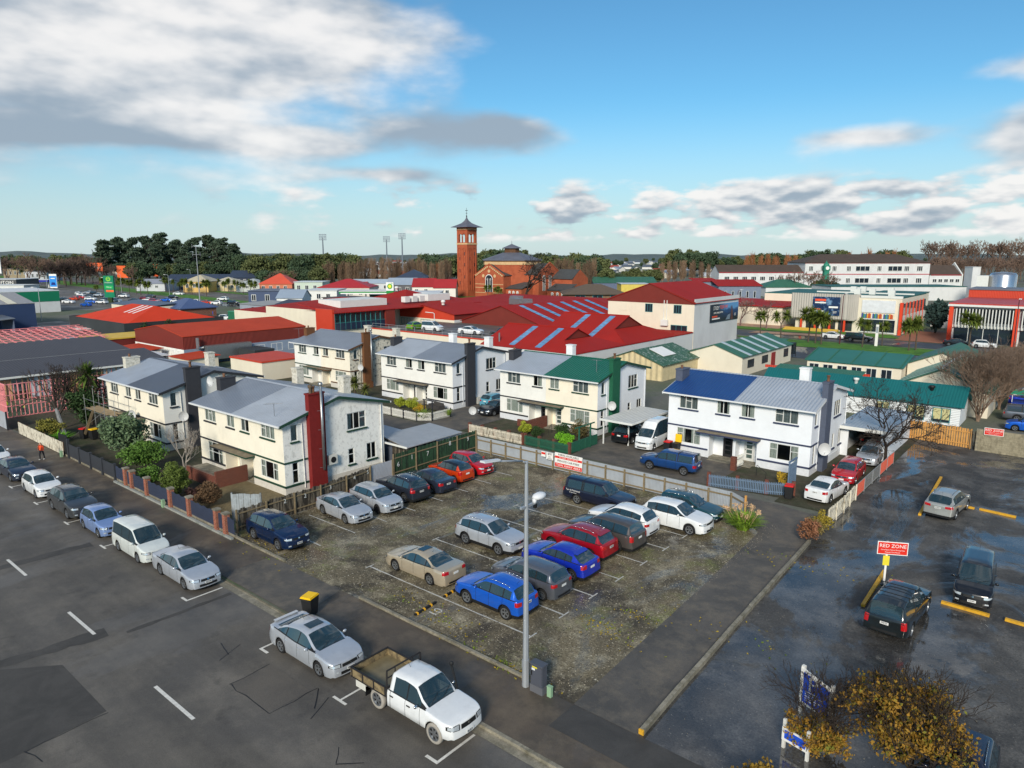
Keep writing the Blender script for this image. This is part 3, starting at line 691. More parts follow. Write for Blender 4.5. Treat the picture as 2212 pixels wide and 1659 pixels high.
# edging kerbs round the lot
def kerbrun(name,pts,wd,h,n,m=CONC,jit=.02):
    root=struct(link(name,None))
    for(a,b)in zip(pts[:-1],pts[1:]):
        a=Vector(a);b=Vector(b);k=max(1,int((b-a).length/n))
        rz=math.atan2(b.y-a.y,b.x-a.x);ln=(b-a).length/k
        me=MB().box(-ln/2+.006,ln/2-.006,-wd/2,wd/2,-.05,h).mesh('kerb_stone',m)
        for i in range(k):
            c=a+(b-a)*((i+.5)/k);o=link('kerb_stone',me,root,(c.x,c.y,random.uniform(-jit,jit*.3)),rz+random.uniform(-.012,.012))
random.seed(4)
kerbrun('lot_kerb',[(-28.0,21.1),(-17.0,21.1)],.15,.13,1.5);kerbrun('lot_kerb',[(-41.2,21.12),(-34.9,21.12)],.15,.13,1.5)
kerbrun('driveway_kerb',[(-11.47,21.15),(-12.05,33),(-12.5,43.4)],.18,.22,2.4)
struct(MB().box(-.10,.10,-.03,.03,0,.21).build('kerb_end_paint',YELLP,None,loc=(-11.465,21.11,0),rz=0))
# ------------------------------------------------------------------ two-storey semi-detached houses
FRW=mat('window joinery white',(218,220,216),0.5,var=0.06);FRD=mat('window joinery dark',(60,58,56),0.5)
PANE=glass_mat('house window glass',(24,30,34),0.80)
CURT=mat('net curtain',(228,228,220),0.95,var=0.25,scale=7,wave=('X',0.09,0.8));CURTY=mat('net curtain side',(228,228,220),0.95,var=0.25,scale=7,wave=('Y',0.09,0.8))
CURG=mat('grey curtain',(150,156,160),0.95,var=0.25,scale=7,wave=('X',0.10,0.9))
DARKIN=mat('dark room',(26,26,28),0.95,var=0)
def bT(mb,T,a0,a1,d0,d1,z0,z1,m=None):
    p=T(a0,d0,z0);q=T(a1,d1,z1);return mb.box(p[0],q[0],p[1],q[1],p[2],q[2],m)
def wall_open(mb,T,a0,a1,z0,z1,ops,depth=.13,m=None):
    """wall sheet with real openings and reveals; ops = (a0, a1, z0, z1)"""
    A=sorted({a0,a1,*[q for o in ops for q in o[:2]]});Z=sorted({z0,z1,*[q for o in ops for q in o[2:4]]})
    for i in range(len(A)-1):
        for k in range(len(Z)-1):
            ca,cz=(A[i]+A[i+1])/2,(Z[k]+Z[k+1])/2
            if any(o[0]<ca<o[1]and o[2]<cz<o[3]for o in ops):continue
            mb.quad(T(A[i],0,Z[k]),T(A[i+1],0,Z[k]),T(A[i+1],0,Z[k+1]),T(A[i],0,Z[k+1]),m)
    for(b0,b1,y0,y1)in[o[:4]for o in ops]:
        for(p,q)in(((b0,y0),(b1,y0)),((b1,y0),(b1,y1)),((b1,y1),(b0,y1)),((b0,y1),(b0,y0))):
            mb.quad(T(p[0],0,p[1]),T(q[0],0,q[1]),T(q[0],-depth,q[1]),T(p[0],-depth,p[1]),m)
def window(T,a0,a1,z0,z1,cols,parent,fm=FRW,sill=None,curtain=None,transom=(),d=.0,fw=.055):
    """timber window: frame with mullions, a pane in every light, a sill, curtains behind the glass"""
    mb=MB();dd0,dd1=-.10+d,-.03+d
    for q in((a0,a0+fw,z0,z1),(a1-fw,a1,z0,z1),(a0+fw,a1-fw,z0,z0+fw),(a0+fw,a1-fw,z1-fw,z1)):bT(mb,T,q[0],q[1],dd0,dd1,q[2],q[3])
    xs=[a0+fw+(a1-a0-2*fw)*sum(cols[:i])/sum(cols)for i in range(len(cols)+1)]
    for q in xs[1:-1]:bT(mb,T,q-fw*.55,q+fw*.55,dd0,dd1,z0+fw,z1-fw)
    cells=[]
    for i in range(len(cols)):
        l=xs[i]+(fw*.55 if i else 0);r_=xs[i+1]-(fw*.55 if i<len(cols)-1 else 0)
        if i in transom:
            zm=z0+(z1-z0)*.62;bT(mb,T,l,r_,dd0,dd1,zm-fw*.45,zm+fw*.45)
            cells+=[(l,r_,z0+fw,zm-fw*.45),(l,r_,zm+fw*.45,z1-fw)]
        else:cells.append((l,r_,z0+fw,z1-fw))
    o=mb.build('window',fm,parent)
    for(l,r_,b,t)in cells:
        MB().quad(T(l,-.07+d,b),T(r_,-.07+d,b),T(r_,-.07+d,t),T(l,-.07+d,t)).build('pane',PANE,o)
    if sill:
        mb=MB();bT(mb,T,a0-.10,a1+.10,-.02,.11,z0-.13,z0-.02);mb.build('sill',sill,o)
    if curtain:
        cw=(a1-a0)
        for(f0,f1)in{'full':((0,1),),'sides':((0,.24),(.76,1)),'left':((0,.5),),'right':((.55,1),),'half':((0,.33),(.6,1))}[curtain[0]]:
            mb=MB();n=max(2,int(cw*(f1-f0)/.12));pts=[]
            for i in range(n+1):pts.append((a0+cw*(f0+(f1-f0)*i/n),-.135+(.02 if i%2 else-.02)+min(0,d)))
            for p,q in zip(pts[:-1],pts[1:]):mb.quad(T(p[0],p[1],z0),T(q[0],q[1],z0),T(q[0],q[1],z1),T(p[0],p[1],z1))
            mb.build('curtain',curtain[1],o)
    return o
def plaster(name,rgb,stain_amt=0.25,mould=0.0):
    st=[((120,112,92),stain_amt,1.6,0.52,0.85,.45)]
    if mould:st.append(((74,76,74),mould,3.2,0.52,0.60,.8))
    return mat('plaster '+name,rgb,0.85,var=0.06,scale=0.7,bump=0.15,bscale=18,stain=st)
PBRICK={}
def ironroof(name,rgb,rough=0.38,axis='X',metal=0.0,stain=0.25):return mat('iron roof '+name,rgb,rough,metal,var=0.10,scale=0.35,wave=(axis,0.30,0.45),stain=((100,96,92),stain,0.9,0.5,0.85,1),spec=0.5)
ROOF_GREY=ironroof('weathered zinc',(150,160,174));ROOF_MID=ironroof('mid grey',(122,131,144));ROOF_DK=ironroof('slate grey',(72,82,98));ROOF_GRN=ironroof('green',(18,96,70),stain=0.12);ROOF_BLU=ironroof('blue',(26,66,124),stain=0.1);ROOF_PALE=ironroof('pale zinc',(162,170,180))
ANT=mat('aerial metal',(150,152,154),0.4,0.7,var=0);FLUE=mat('galvanised flue',(168,172,174),0.35,0.8,var=0.15,scale=6);POTM=mat('chimney pot clay',(110,78,58),0.85)
def house(label,X1,Y0,walls,wallg,roofL,roofR,bandL,bandR,trim,chimR,chimL,back=(),porch='std',variant=0,curt=None,barge=None):
    h=thing('semi_detached_house',label,'house',(X1-6.25,Y0,0),0,'two-storey semi-detached houses')
    F=lambda a,d,z:(a,-d,z);Gx=lambda a,d,z:(6.25+d,a,z)
    upper=[(-5.2,-3.45,4.07,5.2),(-1.7,-.55,4.07,5.2),(.45,1.6,4.07,5.2),(3.3,5.15,4.07,5.2)]
    lower=[(-5.35,-3.1,.95,2.3),(3.0,5.35,.95,2.3)]
    if variant==1:lower[0]=(-5.0,-2.75,.12,2.35)
    rec=(-2.25,1.95,.0,2.2)
    mw=MB();split=-.05
    ops=upper+lower+[rec]
    wall_open(mw,F,-6.25,split,-.3,5.46,[o for o in ops if o[1]<=split]+[(rec[0],split,0,2.2)],m=0)
    wall_open(mw,F,split,6.25,-.3,5.46,[o for o in ops if o[0]>=split]+[(split,rec[1],0,2.2)],m=1)
    gops=[(.65,1.22,4.0,5.25),(.65,1.16,.8,2.4),(5.7,7.5,3.9,5.25),(5.7,6.25,1.15,2.4),(7.5,8.45,1.15,2.5)]
    wall_open(mw,Gx,0,9.3,-.3,5.35,gops,m=2)
    mw.poly([(6.25,0,5.35),(6.25,9.3,5.35),(6.25,9.3,5.62),(6.25,4.75,6.72),(6.25,0,5.42)],2)
    mw.poly([(-6.25,9.3,-.3),(-6.25,0,-.3),(-6.25,0,5.4),(-6.25,4.75,6.72),(-6.25,9.3,5.6)],0)
    mw.quad((6.25,9.3,-.3),(-6.25,9.3,-.3),(-6.25,9.3,5.6),(6.25,9.3,5.6),2)
    # porch recess: back, sides, middle fin
    for(x0,x1,mi)in((rec[0],split,0),(split,rec[1],1)):mw.quad((x0,1.0,0),(x1,1.0,0),(x1,1.0,2.2),(x0,1.0,2.2),mi)
    mw.quad((rec[0],0.13,0),(rec[0],1.0,0),(rec[0],1.0,2.2),(rec[0],0.13,2.2),0);mw.quad((rec[1],1.0,0),(rec[1],0.13,0),(rec[1],0.13,2.2),(rec[1],1.0,2.2),1)
    mw.quad((rec[0],.13,2.2),(rec[0],1,2.2),(rec[1],1,2.2),(rec[1],.13,2.2),1)
    mw.box(-.12,.12,.02,1.0,0,2.2,1)
    mw.build('wall',[walls[0],walls[1],wallg],h)
    # plinth of painted brick below the lower string course
    mp=MB();pb=mat('painted brick '+wallg.name,(206,202,192)if 'cool' not in wallg.name else(214,218,222),0.85,var=0.10,scale=5,bump=0.6,bscale=9)
    bT(mp,F,-6.27,rec[0]-.02,-.1,.025,-.3,.62);mp.build('plinth',pb,h);mp=MB();bT(mp,F,rec[1]+.02,6.27,-.1,.025,-.3,.62);bT(mp,Gx,.0,9.31,-.1,.025,-.3,.62);mp.build('plinth',pb,h)
    # string courses
    for mm,(x0,x1),in((bandL,(-6.31,split)),(bandR,(split,6.30))):
        mb=MB();bT(mb,F,x0,x1,-.02,.06,2.42,2.54)
        if x0<-1:bT(mb,F,x0,rec[0]-.1,-.02,.07,.62,.76)
        else:bT(mb,F,rec[1]+.1,x1,-.02,.07,.62,.76);bT(mb,Gx,-.06,1.96,-.02,.06,2.42,2.54);bT(mb,Gx,-.07,1.96,-.02,.07,.62,.76)
        mb.build('string_course',mm,h)
    # concrete steps and porch floor
    MB().box(rec[0],rec[1],-.05,1.0,-.3,.10).box(rec[0]+.2,rec[1]-.2,-.75,-.05,-.3,.06).build('porch_step',CONC,h)
    # canopy
    MB().box(-3.2,split,-.78,.05,2.24,2.36).build('porch_canopy',bandL,h);MB().box(split,2.25,-.78,.05,2.24,2.36).build('porch_canopy',bandR,h)
    MB().box(-3.22,2.27,-.80,.03,2.365,2.39).build('canopy_roofing',mat('canopy felt',(120,110,92),0.9,var=0.3,scale=2),h)
    # doors
    dm={0:mat('door dark',(40,40,44),0.5),1:mat('door white',(206,208,204),0.5)}
    for(x0,mi)in((-1.35,0),(.55,1)):
        d=MB().box(x0,x0+.86,.93,.985,.1,2.1).build('door',dm[mi],h);MB().box(x0+.08,x0+.12,.87,.93,1.0,1.12).build('door_handle',CHROME,d)
        for k in range(4):MB().box(x0+.2,x0+.68,.922,.929,.35+.42*k,.66+.42*k).build('pane',PANE,d)
    MB().box(.16,.62,-.14,-.02,.1,1.0).build('porch_wall',wallg,h)if porch=='wall' else None
    # windows
    cu=[q if k%3 else 'full' for k,q in enumerate(curt)]if curt else['half','full','left','full','full','sides','full','sides']
    spec=[([1,1,1],(1,)),([1,1],()),([1,1],()),([1,1,1],(0,))]
    for i,o in enumerate(upper):window(F,*o,spec[i][0],h,FRW,bandL if i<2 else bandR,(cu[i],CURT if(i+variant)%3 else CURG),spec[i][1])
    for i,o in enumerate(lower):window(F,*o,[.7,1.3,.7],h,FRW,None,(cu[4+i],CURT),(0,2)if not(variant==1 and i==0)else(0,1,2))
    for i,o in enumerate(gops):window(Gx,*o,[[1],[1],[1,1,1],[1],[1,1]][i],h,FRW,trim,(['full','full','sides','full','full'][i],CURTY)if i in(0,2)else None,(2,)if i==2 else((0,)if i in(1,3)else()))
    # roof: two tenants, two ages of iron
    e=.48;zf=5.42
    def zr(y):return 6.86-(4.75-y)*(6.86-zf)/(4.75+e)if y<4.75 else 6.86-(y-4.75)*(6.86-5.70)/(9.3+.5-4.75)
    for mm,x0,x1 in((roofL,-6.25-.4,split),(roofR,split,6.25+.35)):
        mb=MB();mb.slab([(x0,-e,zr(-e)),(x1,-e,zr(-e)),(x1,4.75,6.86),(x0,4.75,6.86)],.07);mb.slab([(x0,4.75,6.86),(x1,4.75,6.86),(x1,9.8,zr(9.8)),(x0,9.8,zr(9.8))],.07)
        mb.build('roof',mm,h)
    MB().prism([(-6.66,4.55,6.82),(-6.66,4.75,6.90),(-6.66,4.95,6.83)],(13.27,0,0)).build('ridge_cap',roofR,h)
    bg=barge or trim
    for x0 in(6.56,-6.70):
        mb=MB();mb.prism([(x0,-e,zr(-e)-.22),(x0,4.75,6.62),(x0,4.75,6.84),(x0,-e,zr(-e)-.01)],(.045,0,0));mb.prism([(x0,4.75,6.62),(x0,9.8,zr(9.8)-.22),(x0,9.8,zr(9.8)-.01),(x0,4.75,6.84)],(.045,0,0));mb.build('bargeboard',bg,h)
    MB().box(-6.62,6.55,-e+.02,0.0,5.28,5.31).build('soffit',FRW,h)
    for mm,x0,x1 in((mat('gutter white',(224,226,226),0.4),-6.66,6.62),):MB().box(x0,x1,-e-.11,-e+.01,5.30,5.415).build('roof_gutter',mm,h);MB().box(x0,x1,9.79,9.90,5.54,5.66).build('roof_gutter',mm,h)
    MB().tube((6.33,8.98,5.5),(6.33,8.98,0),.045,n=8).build('downpipe',wallg,h);MB().path([(6.31,.25,5.3),(6.31,1.55,5.25),(6.31,1.62,.3)],.035).build('downpipe',wallg,h)
    # chimneys
    if chimR:
        c=MB().box(6.22,6.68,2.02,3.38,-.3,5.0);c.prism([(6.22,2.02,5.0),(6.68,2.02,5.0),(6.68,3.38,5.0),(6.22,3.38,5.0)],(0,0,2.3));o=c.build('chimney',chimR,h)
        MB().box(6.17,6.73,1.97,3.43,7.30,7.42).build('chimney_cap',chimR,o);MB().lathe([(.11,0),(.14,.05),(.10,.12),(.12,.42),(.15,.44),(.15,.5),(.0,.5)],(6.45,2.6,7.41),10).build('chimney_pot',POTM,o,True)
    if chimL:
        o=MB().box(-6.68,-6.0,1.95,3.35,-.3,7.1).build('chimney',chimL,h);MB().box(-6.73,-5.95,1.9,3.4,7.1,7.2).build('chimney_cap',chimL,o);MB().lathe([(.12,0),(.10,.1),(.12,.3),(0,.3)],(-6.35,2.5,7.2),10).build('chimney_pot',POTM,o,True)
    for(bx,mm)in back:MB().box(bx-.42,bx+.42,8.2,8.9,5.2,7.35).box(bx-.47,bx+.47,8.15,8.95,7.35,7.45).build('chimney',mm,h)
    return h
def dish(p,r,facing,parent=None,arm=True,label='x'):
    d=thing('satellite_dish',label,'satellite dish',p,facing)
    mb=MB();n=16
    for k in range(3):
        r0,r1=r*k/3,r*(k+1)/3
        for i in range(n):
            a,b=2*math.pi*i/n,2*math.pi*(i+1)/n
            f=lambda rr,t:(rr*math.cos(t),-.18*(rr/r)**2*r*2-.1,rr*math.sin(t)*1.1)
            mb.quad(f(r0,a),f(r1,a),f(r1,b),f(r0,b))
    mb.build('reflector',mat('dish grey',(196,198,198),0.5),d,True);MB().path([(0,0.1,-r*.4),(0,-.1,0)],.02).path([(0,-.2,-r),(0,-.55,-r*.3)],.012).build('feed_arm',ANT,d)
    return d
def aerial(p,h,rz,label):
    t=thing('tv_aerial',label,'aerial',p,rz);MB().tube((0,0,0),(0,0,h),.022,n=6).build('mast',ANT,t)
    b=MB().tube((-.7,0,h-.05),(.7,0,h+.03),.014,n=5)
    for i in range(9):x=-.65+i*.16;l=.34-i*.022;b.tube((x,-l,h-.05+(x+.7)*.057),(x,l,h-.05+(x+.7)*.057),.009,n=4)
    b.build('boom',ANT,t);return t
# ------------------------------------------------------------------ vegetation
def leafmat(name,rgb,var=0.35,scale=1.2):return mat('leaf '+name,rgb,0.75,var=var,scale=scale,spec=0.25)
BARK=mat('bark',(84,74,64),0.95,var=0.3,scale=3);BARKD=mat('dark bark',(56,48,42),0.95,var=0.3,scale=3);BARKP=mat('pale bark',(150,142,132),0.9,var=0.3,scale=3)
def rdir(rn,up=0):
    while True:
        v=Vector((rn.uniform(-1,1),rn.uniform(-1,1),rn.uniform(-1,1)))
        if .05<v.length<1:v.normalize();v.z+=up;return v.normalized()
def leaves(mb,c,rad,n,size,rn,squash=(1,1,1),shell=0.55,up=.3,long=1.6,mi=0):
    """n small leaf faces spread through a clump"""
    c=Vector(c)
    for _ in range(n):
        d=rdir(rn);r_=rad*(shell+(1-shell)*rn.random())if rn.random()<.75 else rad*rn.random()
        p=c+Vector((d.x*squash[0],d.y*squash[1],d.z*squash[2]))*r_
        a=rdir(rn,up);b=a.cross(rdir(rn)).normalized();s=size*rn.uniform(.6,1.3)
        mb.add([p-b*s*.5,p+a*s*long*.5-b*s*.1,p+b*s*.5,p-a*s*long*.5+b*s*.1],[(0,1,2,3)],mi)
def branch(mb,p,d,ln,r,lev,rn,spread=.7,nb=(2,3),shrink=.72,up=.15,tips=None,wob=.18,nseg=2,minr=.006,sides=5):
    p=Vector(p);d=Vector(d).normalized();q=p
    for k in range(nseg):
        d2=(d+rdir(rn)*wob+Vector((0,0,up*.4))).normalized();e=q+d2*(ln/nseg);r1=r*(1-.22*(k+1)/nseg)
        mb.tube(q,e,max(minr,r*(1-.22*k/nseg)),max(minr,r1),sides if lev>1 else 3,cap=False);q,d=e,d2
    if lev<=0:
        if tips is not None:tips.append((q,d))
        return
    for _ in range(rn.randint(*nb)):
        dd=(d+rdir(rn)*spread+Vector((0,0,up))).normalized()
        branch(mb,q,dd,ln*shrink*rn.uniform(.75,1.2),r*.66,lev-1,rn,spread,nb,shrink,up,tips,wob,nseg,minr,sides)
VEG={}
def bare_meshes(key,seed,h,r,lev,spread=.7,nb=(2,3),up=.15,shrink=.72,bark=BARK,stems=1,minr=.008,lean=(0,0,1)):
    if key in VEG:return VEG[key]
    rn=random.Random(seed);t=MB();cr=MB()
    for _ in range(stems):
        d=(Vector(lean)+(rdir(rn)*.35 if stems>1 else Vector((0,0,0)))).normalized();b0=Vector((rn.uniform(-.15,.15),rn.uniform(-.15,.15),-.1))if stems>1 else Vector((0,0,-.1))
        tl=h*(.26 if stems==1 else .12);t.tube(b0,b0+d*tl,r,r*.8,7);q=b0+d*tl
        for _ in range(rn.randint(3,4)):
            branch(cr,q,(d+rdir(rn)*spread+Vector((0,0,up))),h*.26,r*.58,lev,rn,spread,nb,shrink,up,None,minr=minr)
    VEG[key]=(t.mesh('trunk',bark),cr.mesh('crown',bark));return VEG[key]
def leafy_meshes(key,seed,h,rad,clumps,nleaf,size,leafm,bark=BARK,squash=.8,trunk=True,trunk_h=.35,tr=.12,shell=.5,clump_r=.42,flat=1.0,long=1.6,up=.3,zc=.62,core=None):
    if key in VEG:return VEG[key]
    rn=random.Random(seed);t=MB();cr=MB();tips=[]
    if trunk:
        top=Vector((rn.uniform(-.1,.1)*h,rn.uniform(-.1,.1)*h,h*trunk_h));t.tube((0,0,-.1),top,tr,tr*.75,7)
        for _ in range(5):branch(t,top,rdir(rn,.7),h*.22,tr*.5,1,rn,.6,(2,2),.75,.25,tips)
    for k in range(clumps):
        d=rdir(rn);rr=rad*(.35+.5*rn.random());c=Vector((d.x*rr,d.y*rr,h*zc+d.z*rr*squash))
        cl=rad*clump_r*rn.uniform(.7,1.25)
        leaves(cr,c,cl,nleaf,size,rn,(1,1,.75*flat),shell,up,long)
    VEG[key]=(t.mesh('trunk',bark)if trunk else None,cr.mesh('crown',leafm));return VEG[key]
def tree(name,label,x,y,meshes,s=1.0,rz=0,group=None,cat='tree',sz=None,z=0):
    o=thing(name,label,cat,(x,y,z),rz,group);o.scale=(s,s,sz or s)
    if meshes[0]:link('trunk' if cat=='tree' else 'stem',meshes[0],o)
    link('crown' if cat=='tree' else 'foliage',meshes[1],o)
    return o
def conifer_big(key,seed,h,rad,leafm,nlayers=16,size=.9,lean=0):
    """old macrocarpa: bare lower trunk, forked limbs, wide flat plates of foliage"""
    if key in VEG:return VEG[key]
    rn=random.Random(seed);t=MB();cr=MB()
    for k in range(3):
        d=(Vector((0,0,1))+rdir(rn)*.35).normalized();p=Vector((rn.uniform(-.6,.6),rn.uniform(-.6,.6),-.2));q=p
        for s_ in range(5):e=q+(d+rdir(rn)*.15).normalized()*h*.17;t.tube(q,e,.5-.07*s_,.43-.07*s_,6,cap=False);q=e
    for k in range(nlayers):
        f=k/(nlayers-1);z=h*(.22+.76*f);rr=rad*(1.0-.75*max(0,f-.35)/.65)*rn.uniform(.3,1.0)
        a=rn.uniform(0,6.28);c=Vector((math.cos(a)*rr*.75,math.sin(a)*rr*.75,z));t.tube((c.x*.15,c.y*.15,z-h*.10),c,.16,.06,4,cap=False)
        for _ in range(3):
            cc=c+Vector((rn.uniform(-1,1),rn.uniform(-1,1),rn.uniform(-.2,.3)))*rad*.24
            leaves(cr,cc,rad*rn.uniform(.15,.27),90,size,rn,(1.2,1.2,.55),.3,.5,1.8)
    VEG[key]=(t.mesh('trunk',BARKD),cr.mesh('crown',leafm));return VEG[key]
def poplar_meshes(key,seed,h,rad,n=230,twig=mat('poplar twig',(126,104,84),0.95,var=0.25,scale=1)):
    if key in VEG:return VEG[key]
    rn=random.Random(seed);t=MB().tube((0,0,-.2),(0,0,h*.9),.22,.04,6);cr=MB()
    for _ in range(n):
        z=h*rn.uniform(.10,.92);a=rn.uniform(0,6.28);f=1-abs(z/h-.42)*1.35;d=Vector((math.cos(a)*.34,math.sin(a)*.34,1)).normalized();ln=h*.20*rn.uniform(.5,1.1)
        p=Vector((math.cos(a)*rad*max(.1,f)*rn.uniform(.05,.75),math.sin(a)*rad*max(.1,f)*rn.uniform(.05,.75),z));q=p+d*ln;cr.tube(p,q,.075,.03,3,cap=False)
        for _ in range(3):m_=p+d*ln*rn.uniform(.2,.9);cr.tube(m_,m_+(d+rdir(rn)*.4).normalized()*ln*.5,.05,.02,3,cap=False)
    VEG[key]=(t.mesh('trunk',BARKP),cr.mesh('crown',twig));return VEG[key]
def cabbage_meshes(key,seed,h,heads,leafm,ll=.8):
    if key in VEG:return VEG[key]
    rn=random.Random(seed);t=MB();cr=MB();pts=[]
    top=Vector((rn.uniform(-.2,.2),rn.uniform(-.2,.2),h*.55));t.tube((0,0,-.1),top,.16,.12,7)
    for k in range(heads):
        a=6.28*k/heads+rn.uniform(-.4,.4);e=top+Vector((math.cos(a)*h*.16*(heads>1),math.sin(a)*h*.16*(heads>1),h*rn.uniform(.18,.34)));t.tube(top,e,.10,.07,6);pts.append(e)
    for e in pts:
        for _ in range(150):
            d=rdir(rn,.12);b=d.cross(Vector((0,0,1)));b=b.normalized()if b.length>.01 else Vector((1,0,0));l=ll*rn.uniform(.7,1.15);wv=.05*l/.8
            m_=e+d*l*.55;tip=e+d*l+Vector((0,0,-.25*l*rn.random()))
            cr.add([e-b*wv,e+b*wv,m_+b*wv,m_-b*wv,tip],[(0,1,2,3),(3,2,4)])
    VEG[key]=(t.mesh('trunk',BARK),cr.mesh('crown',leafm));return VEG[key]
def blade_clump(key,seed,n,ln,wd,leafm,spread=.8):
    if key in VEG:return VEG[key]
    rn=random.Random(seed);cr=MB()
    for _ in range(n):
        a=rn.uniform(0,6.28);d=Vector((math.cos(a)*spread*rn.random(),math.sin(a)*spread*rn.random(),1)).normalized();b=Vector((-math.sin(a),math.cos(a),0))*wd;l=ln*rn.uniform(.6,1.1)
        p=Vector((rn.uniform(-.3,.3),rn.uniform(-.3,.3),0))*ln*.6;m_=p+d*l*.6;tip=p+d*l+Vector((math.cos(a),math.sin(a),-.5))*l*.3
        cr.add([p-b,p+b,m_+b,m_-b,tip],[(0,1,2,3),(3,2,4)])
    VEG[key]=(None,cr.mesh('foliage',leafm));return VEG[key]
# ------------------------------------------------------------------ the six houses
CREAM=plaster('cream',(238,231,212),0.18);CREAM2=plaster('pale cream',(240,232,212),0.12);WHT=plaster('white',(232,232,226),0.15);WHC=plaster('cool white',(230,234,238),0.08)
WEA=plaster('weathered white',(236,236,230),0.3,0.22);MOULD=plaster('mouldy white',(214,210,194),0.5,0.85)
CHARC=mat('charcoal paint',(48,50,55),0.6);DGRN=mat('dark green paint',(30,66,50),0.6);BRN=mat('brown paint',(96,66,42),0.7,var=0.25);NAVY=mat('navy paint',(52,60,88),0.6)
def brickp(name,rgb):return mat('chimney brick '+name,rgb,0.8,var=0.12,scale=3,wave=('Z',0.086,0.5),bump=0.3,bscale=12)
CB_RED=brickp('red',(122,28,26));CB_DK=brickp('charcoal',(56,58,64));CB_BRN=brickp('brown',(112,74,46));CB_GRN=brickp('green',(24,92,66));CB_SLT=brickp('slate',(82,90,108));CB_WHT=mat('lichen white brick',(208,204,190),0.9,var=0.2,scale=4,stain=((130,122,96),0.7,5,0.5,0.7,1))
h1=house('cream house with a red chimney and steel flue beside the gravel car park',-44.7,27.5,(CREAM,CREAM),WEA,ROOF_MID,ROOF_PALE,CHARC,DGRN,DGRN,CB_RED,CB_DK,[(-4.6,CB_WHT),(2.2,CB_WHT)],variant=1,curt=['sides','full','left','sides','sides','sides'])
h2=house('cream and white house with charcoal chimney and scaffold at its front',-63.7,27.5,(CREAM,CREAM2),WHT,ROOF_GREY,ROOF_DK,CHARC,CHARC,CHARC,CB_DK,CB_WHT,[(-1.6,CB_WHT)],curt=['left','left','sides','sides','sides','sides'])
h3=house('mould-streaked cream house with a brown chimney and pale flue pipe',-74.7,56.3,(WHT,CREAM),MOULD,ROOF_MID,ROOF_MID,DGRN,BRN,BRN,CB_BRN,CB_BRN,[(-.6,CB_WHT),(5.6,CB_WHT)],curt=['half','sides','sides','sides','full','full'])
h4=house('white house with black chimney and charcoal bands behind a white picket fence',-56.4,56.7,(WHT,WHT),WHC,ROOF_PALE,ROOF_MID,CHARC,CHARC,CHARC,CB_DK,CB_DK,[(-2.1,mat('white chimney',(226,228,228),.8)),(4.1,mat('white chimney',(226,228,228),.8))],curt=['sides','sides','left','full','full','sides'])
h5=house('white and cream house with half green roof and green chimney',-37.0,57.0,(WHT,CREAM2),WHC,ROOF_PALE,ROOF_GRN,CHARC,DGRN,DGRN,CB_GRN,CB_DK,[(-3.0,mat('white chimney',(226,228,228),.8))],curt=['half','right','full','full','full','full'])
h6=house('white house with half blue roof and slate blue chimney',-16.9,57.0,(WHC,WHC),WHC,ROOF_BLU,ROOF_PALE,NAVY,NAVY,NAVY,CB_SLT,CB_SLT,[(2.8,mat('white chimney',(226,228,228),.8))],curt=['sides','sides','half','sides','half','sides'],barge=mat('gutter white',(224,226,226),0.4))
# flues, air conditioner, aerials, dishes
def flue(h,y,z0,z1,x=6.80):
    o=MB().tube((x,y,z0),(x,y,z1),.10,n=12).build('flue_pipe',FLUE,h,True)
    for k in range(5):zz=z0+.2+(z1-z0-.6)*k/4;MB().tube((x-.12,y-.3,zz),(x,y,zz),.015,n=5).build('flue_bracket',ANT,o)
    MB().lathe([(.10,0),(.17,.05),(.17,.22),(.12,.25),(0,.27)],(x,y,z1),12).build('cowl',FLUE,o,True)
flue(h1,3.02,1.45,7.9);flue(h3,3.1,.9,7.6,6.85)
MB().lathe([(.14,0),(.11,.1),(.13,.18),(.09,.3),(.17,.42),(.17,.60),(0,.6)],(6.45,2.35,7.42),12).build('chimney_cowl',mat('rusty cowl',(92,78,62),.7),h1,True)
o=MB().box(6.27,6.62,3.62,4.38,1.62,2.35).build('air_conditioner',mat('aircon white',(206,206,198),.5,var=.15),h1);MB().lathe([(.0,0),(.24,0),(.24,.012),(.0,.012)],(0,0,0),14).build('fan_grille',BLK,o,loc=(6.63,4.0,1.98)).rotation_euler=(0,R(90),0)
o=MB().box(6.27,6.60,3.7,4.5,.06,.85).build('heat_pump',mat('aircon white',(206,206,198),.5,var=.15),h4)
aerial((-46.3,27.9,5.75),.95,.6,'tv aerial on the eaves of the house with the red chimney')
aerial((-76.4,30.2,6.2),1.1,.1,'tv aerial at the far end of the scaffolded house roof');aerial((-87.9,57.6,5.8),1.3,.4,'tv aerial at the left end of the mould-streaked house');aerial((-38.3,58.7,5.9),1.3,-.2,'tv aerial beside the green chimney')
dish((-57.8,29.2,6.9),.40,R(10),label='satellite dish on the grey chimney of the cream house');dish((-63.2,29.0,3.1),.42,R(60),label='satellite dish on the white gable beside the charcoal chimney');dish((-36.35,58.6,2.9),.42,R(30),label='satellite dish on the green chimney');dish((-16.3,58.4,2.15),.48,R(30),label='satellite dish on the slate blue chimney');dish((-74.0,57.6,3.0),.42,R(20),label='satellite dish by the brown chimney of the mouldy house');dish((-69.0,27.0,2.75),.42,R(30),label='satellite dish over the porch of the scaffolded house');dish((-48.9,52.0,1.75),.40,R(40),label='satellite dish on a post by the white picket fence')
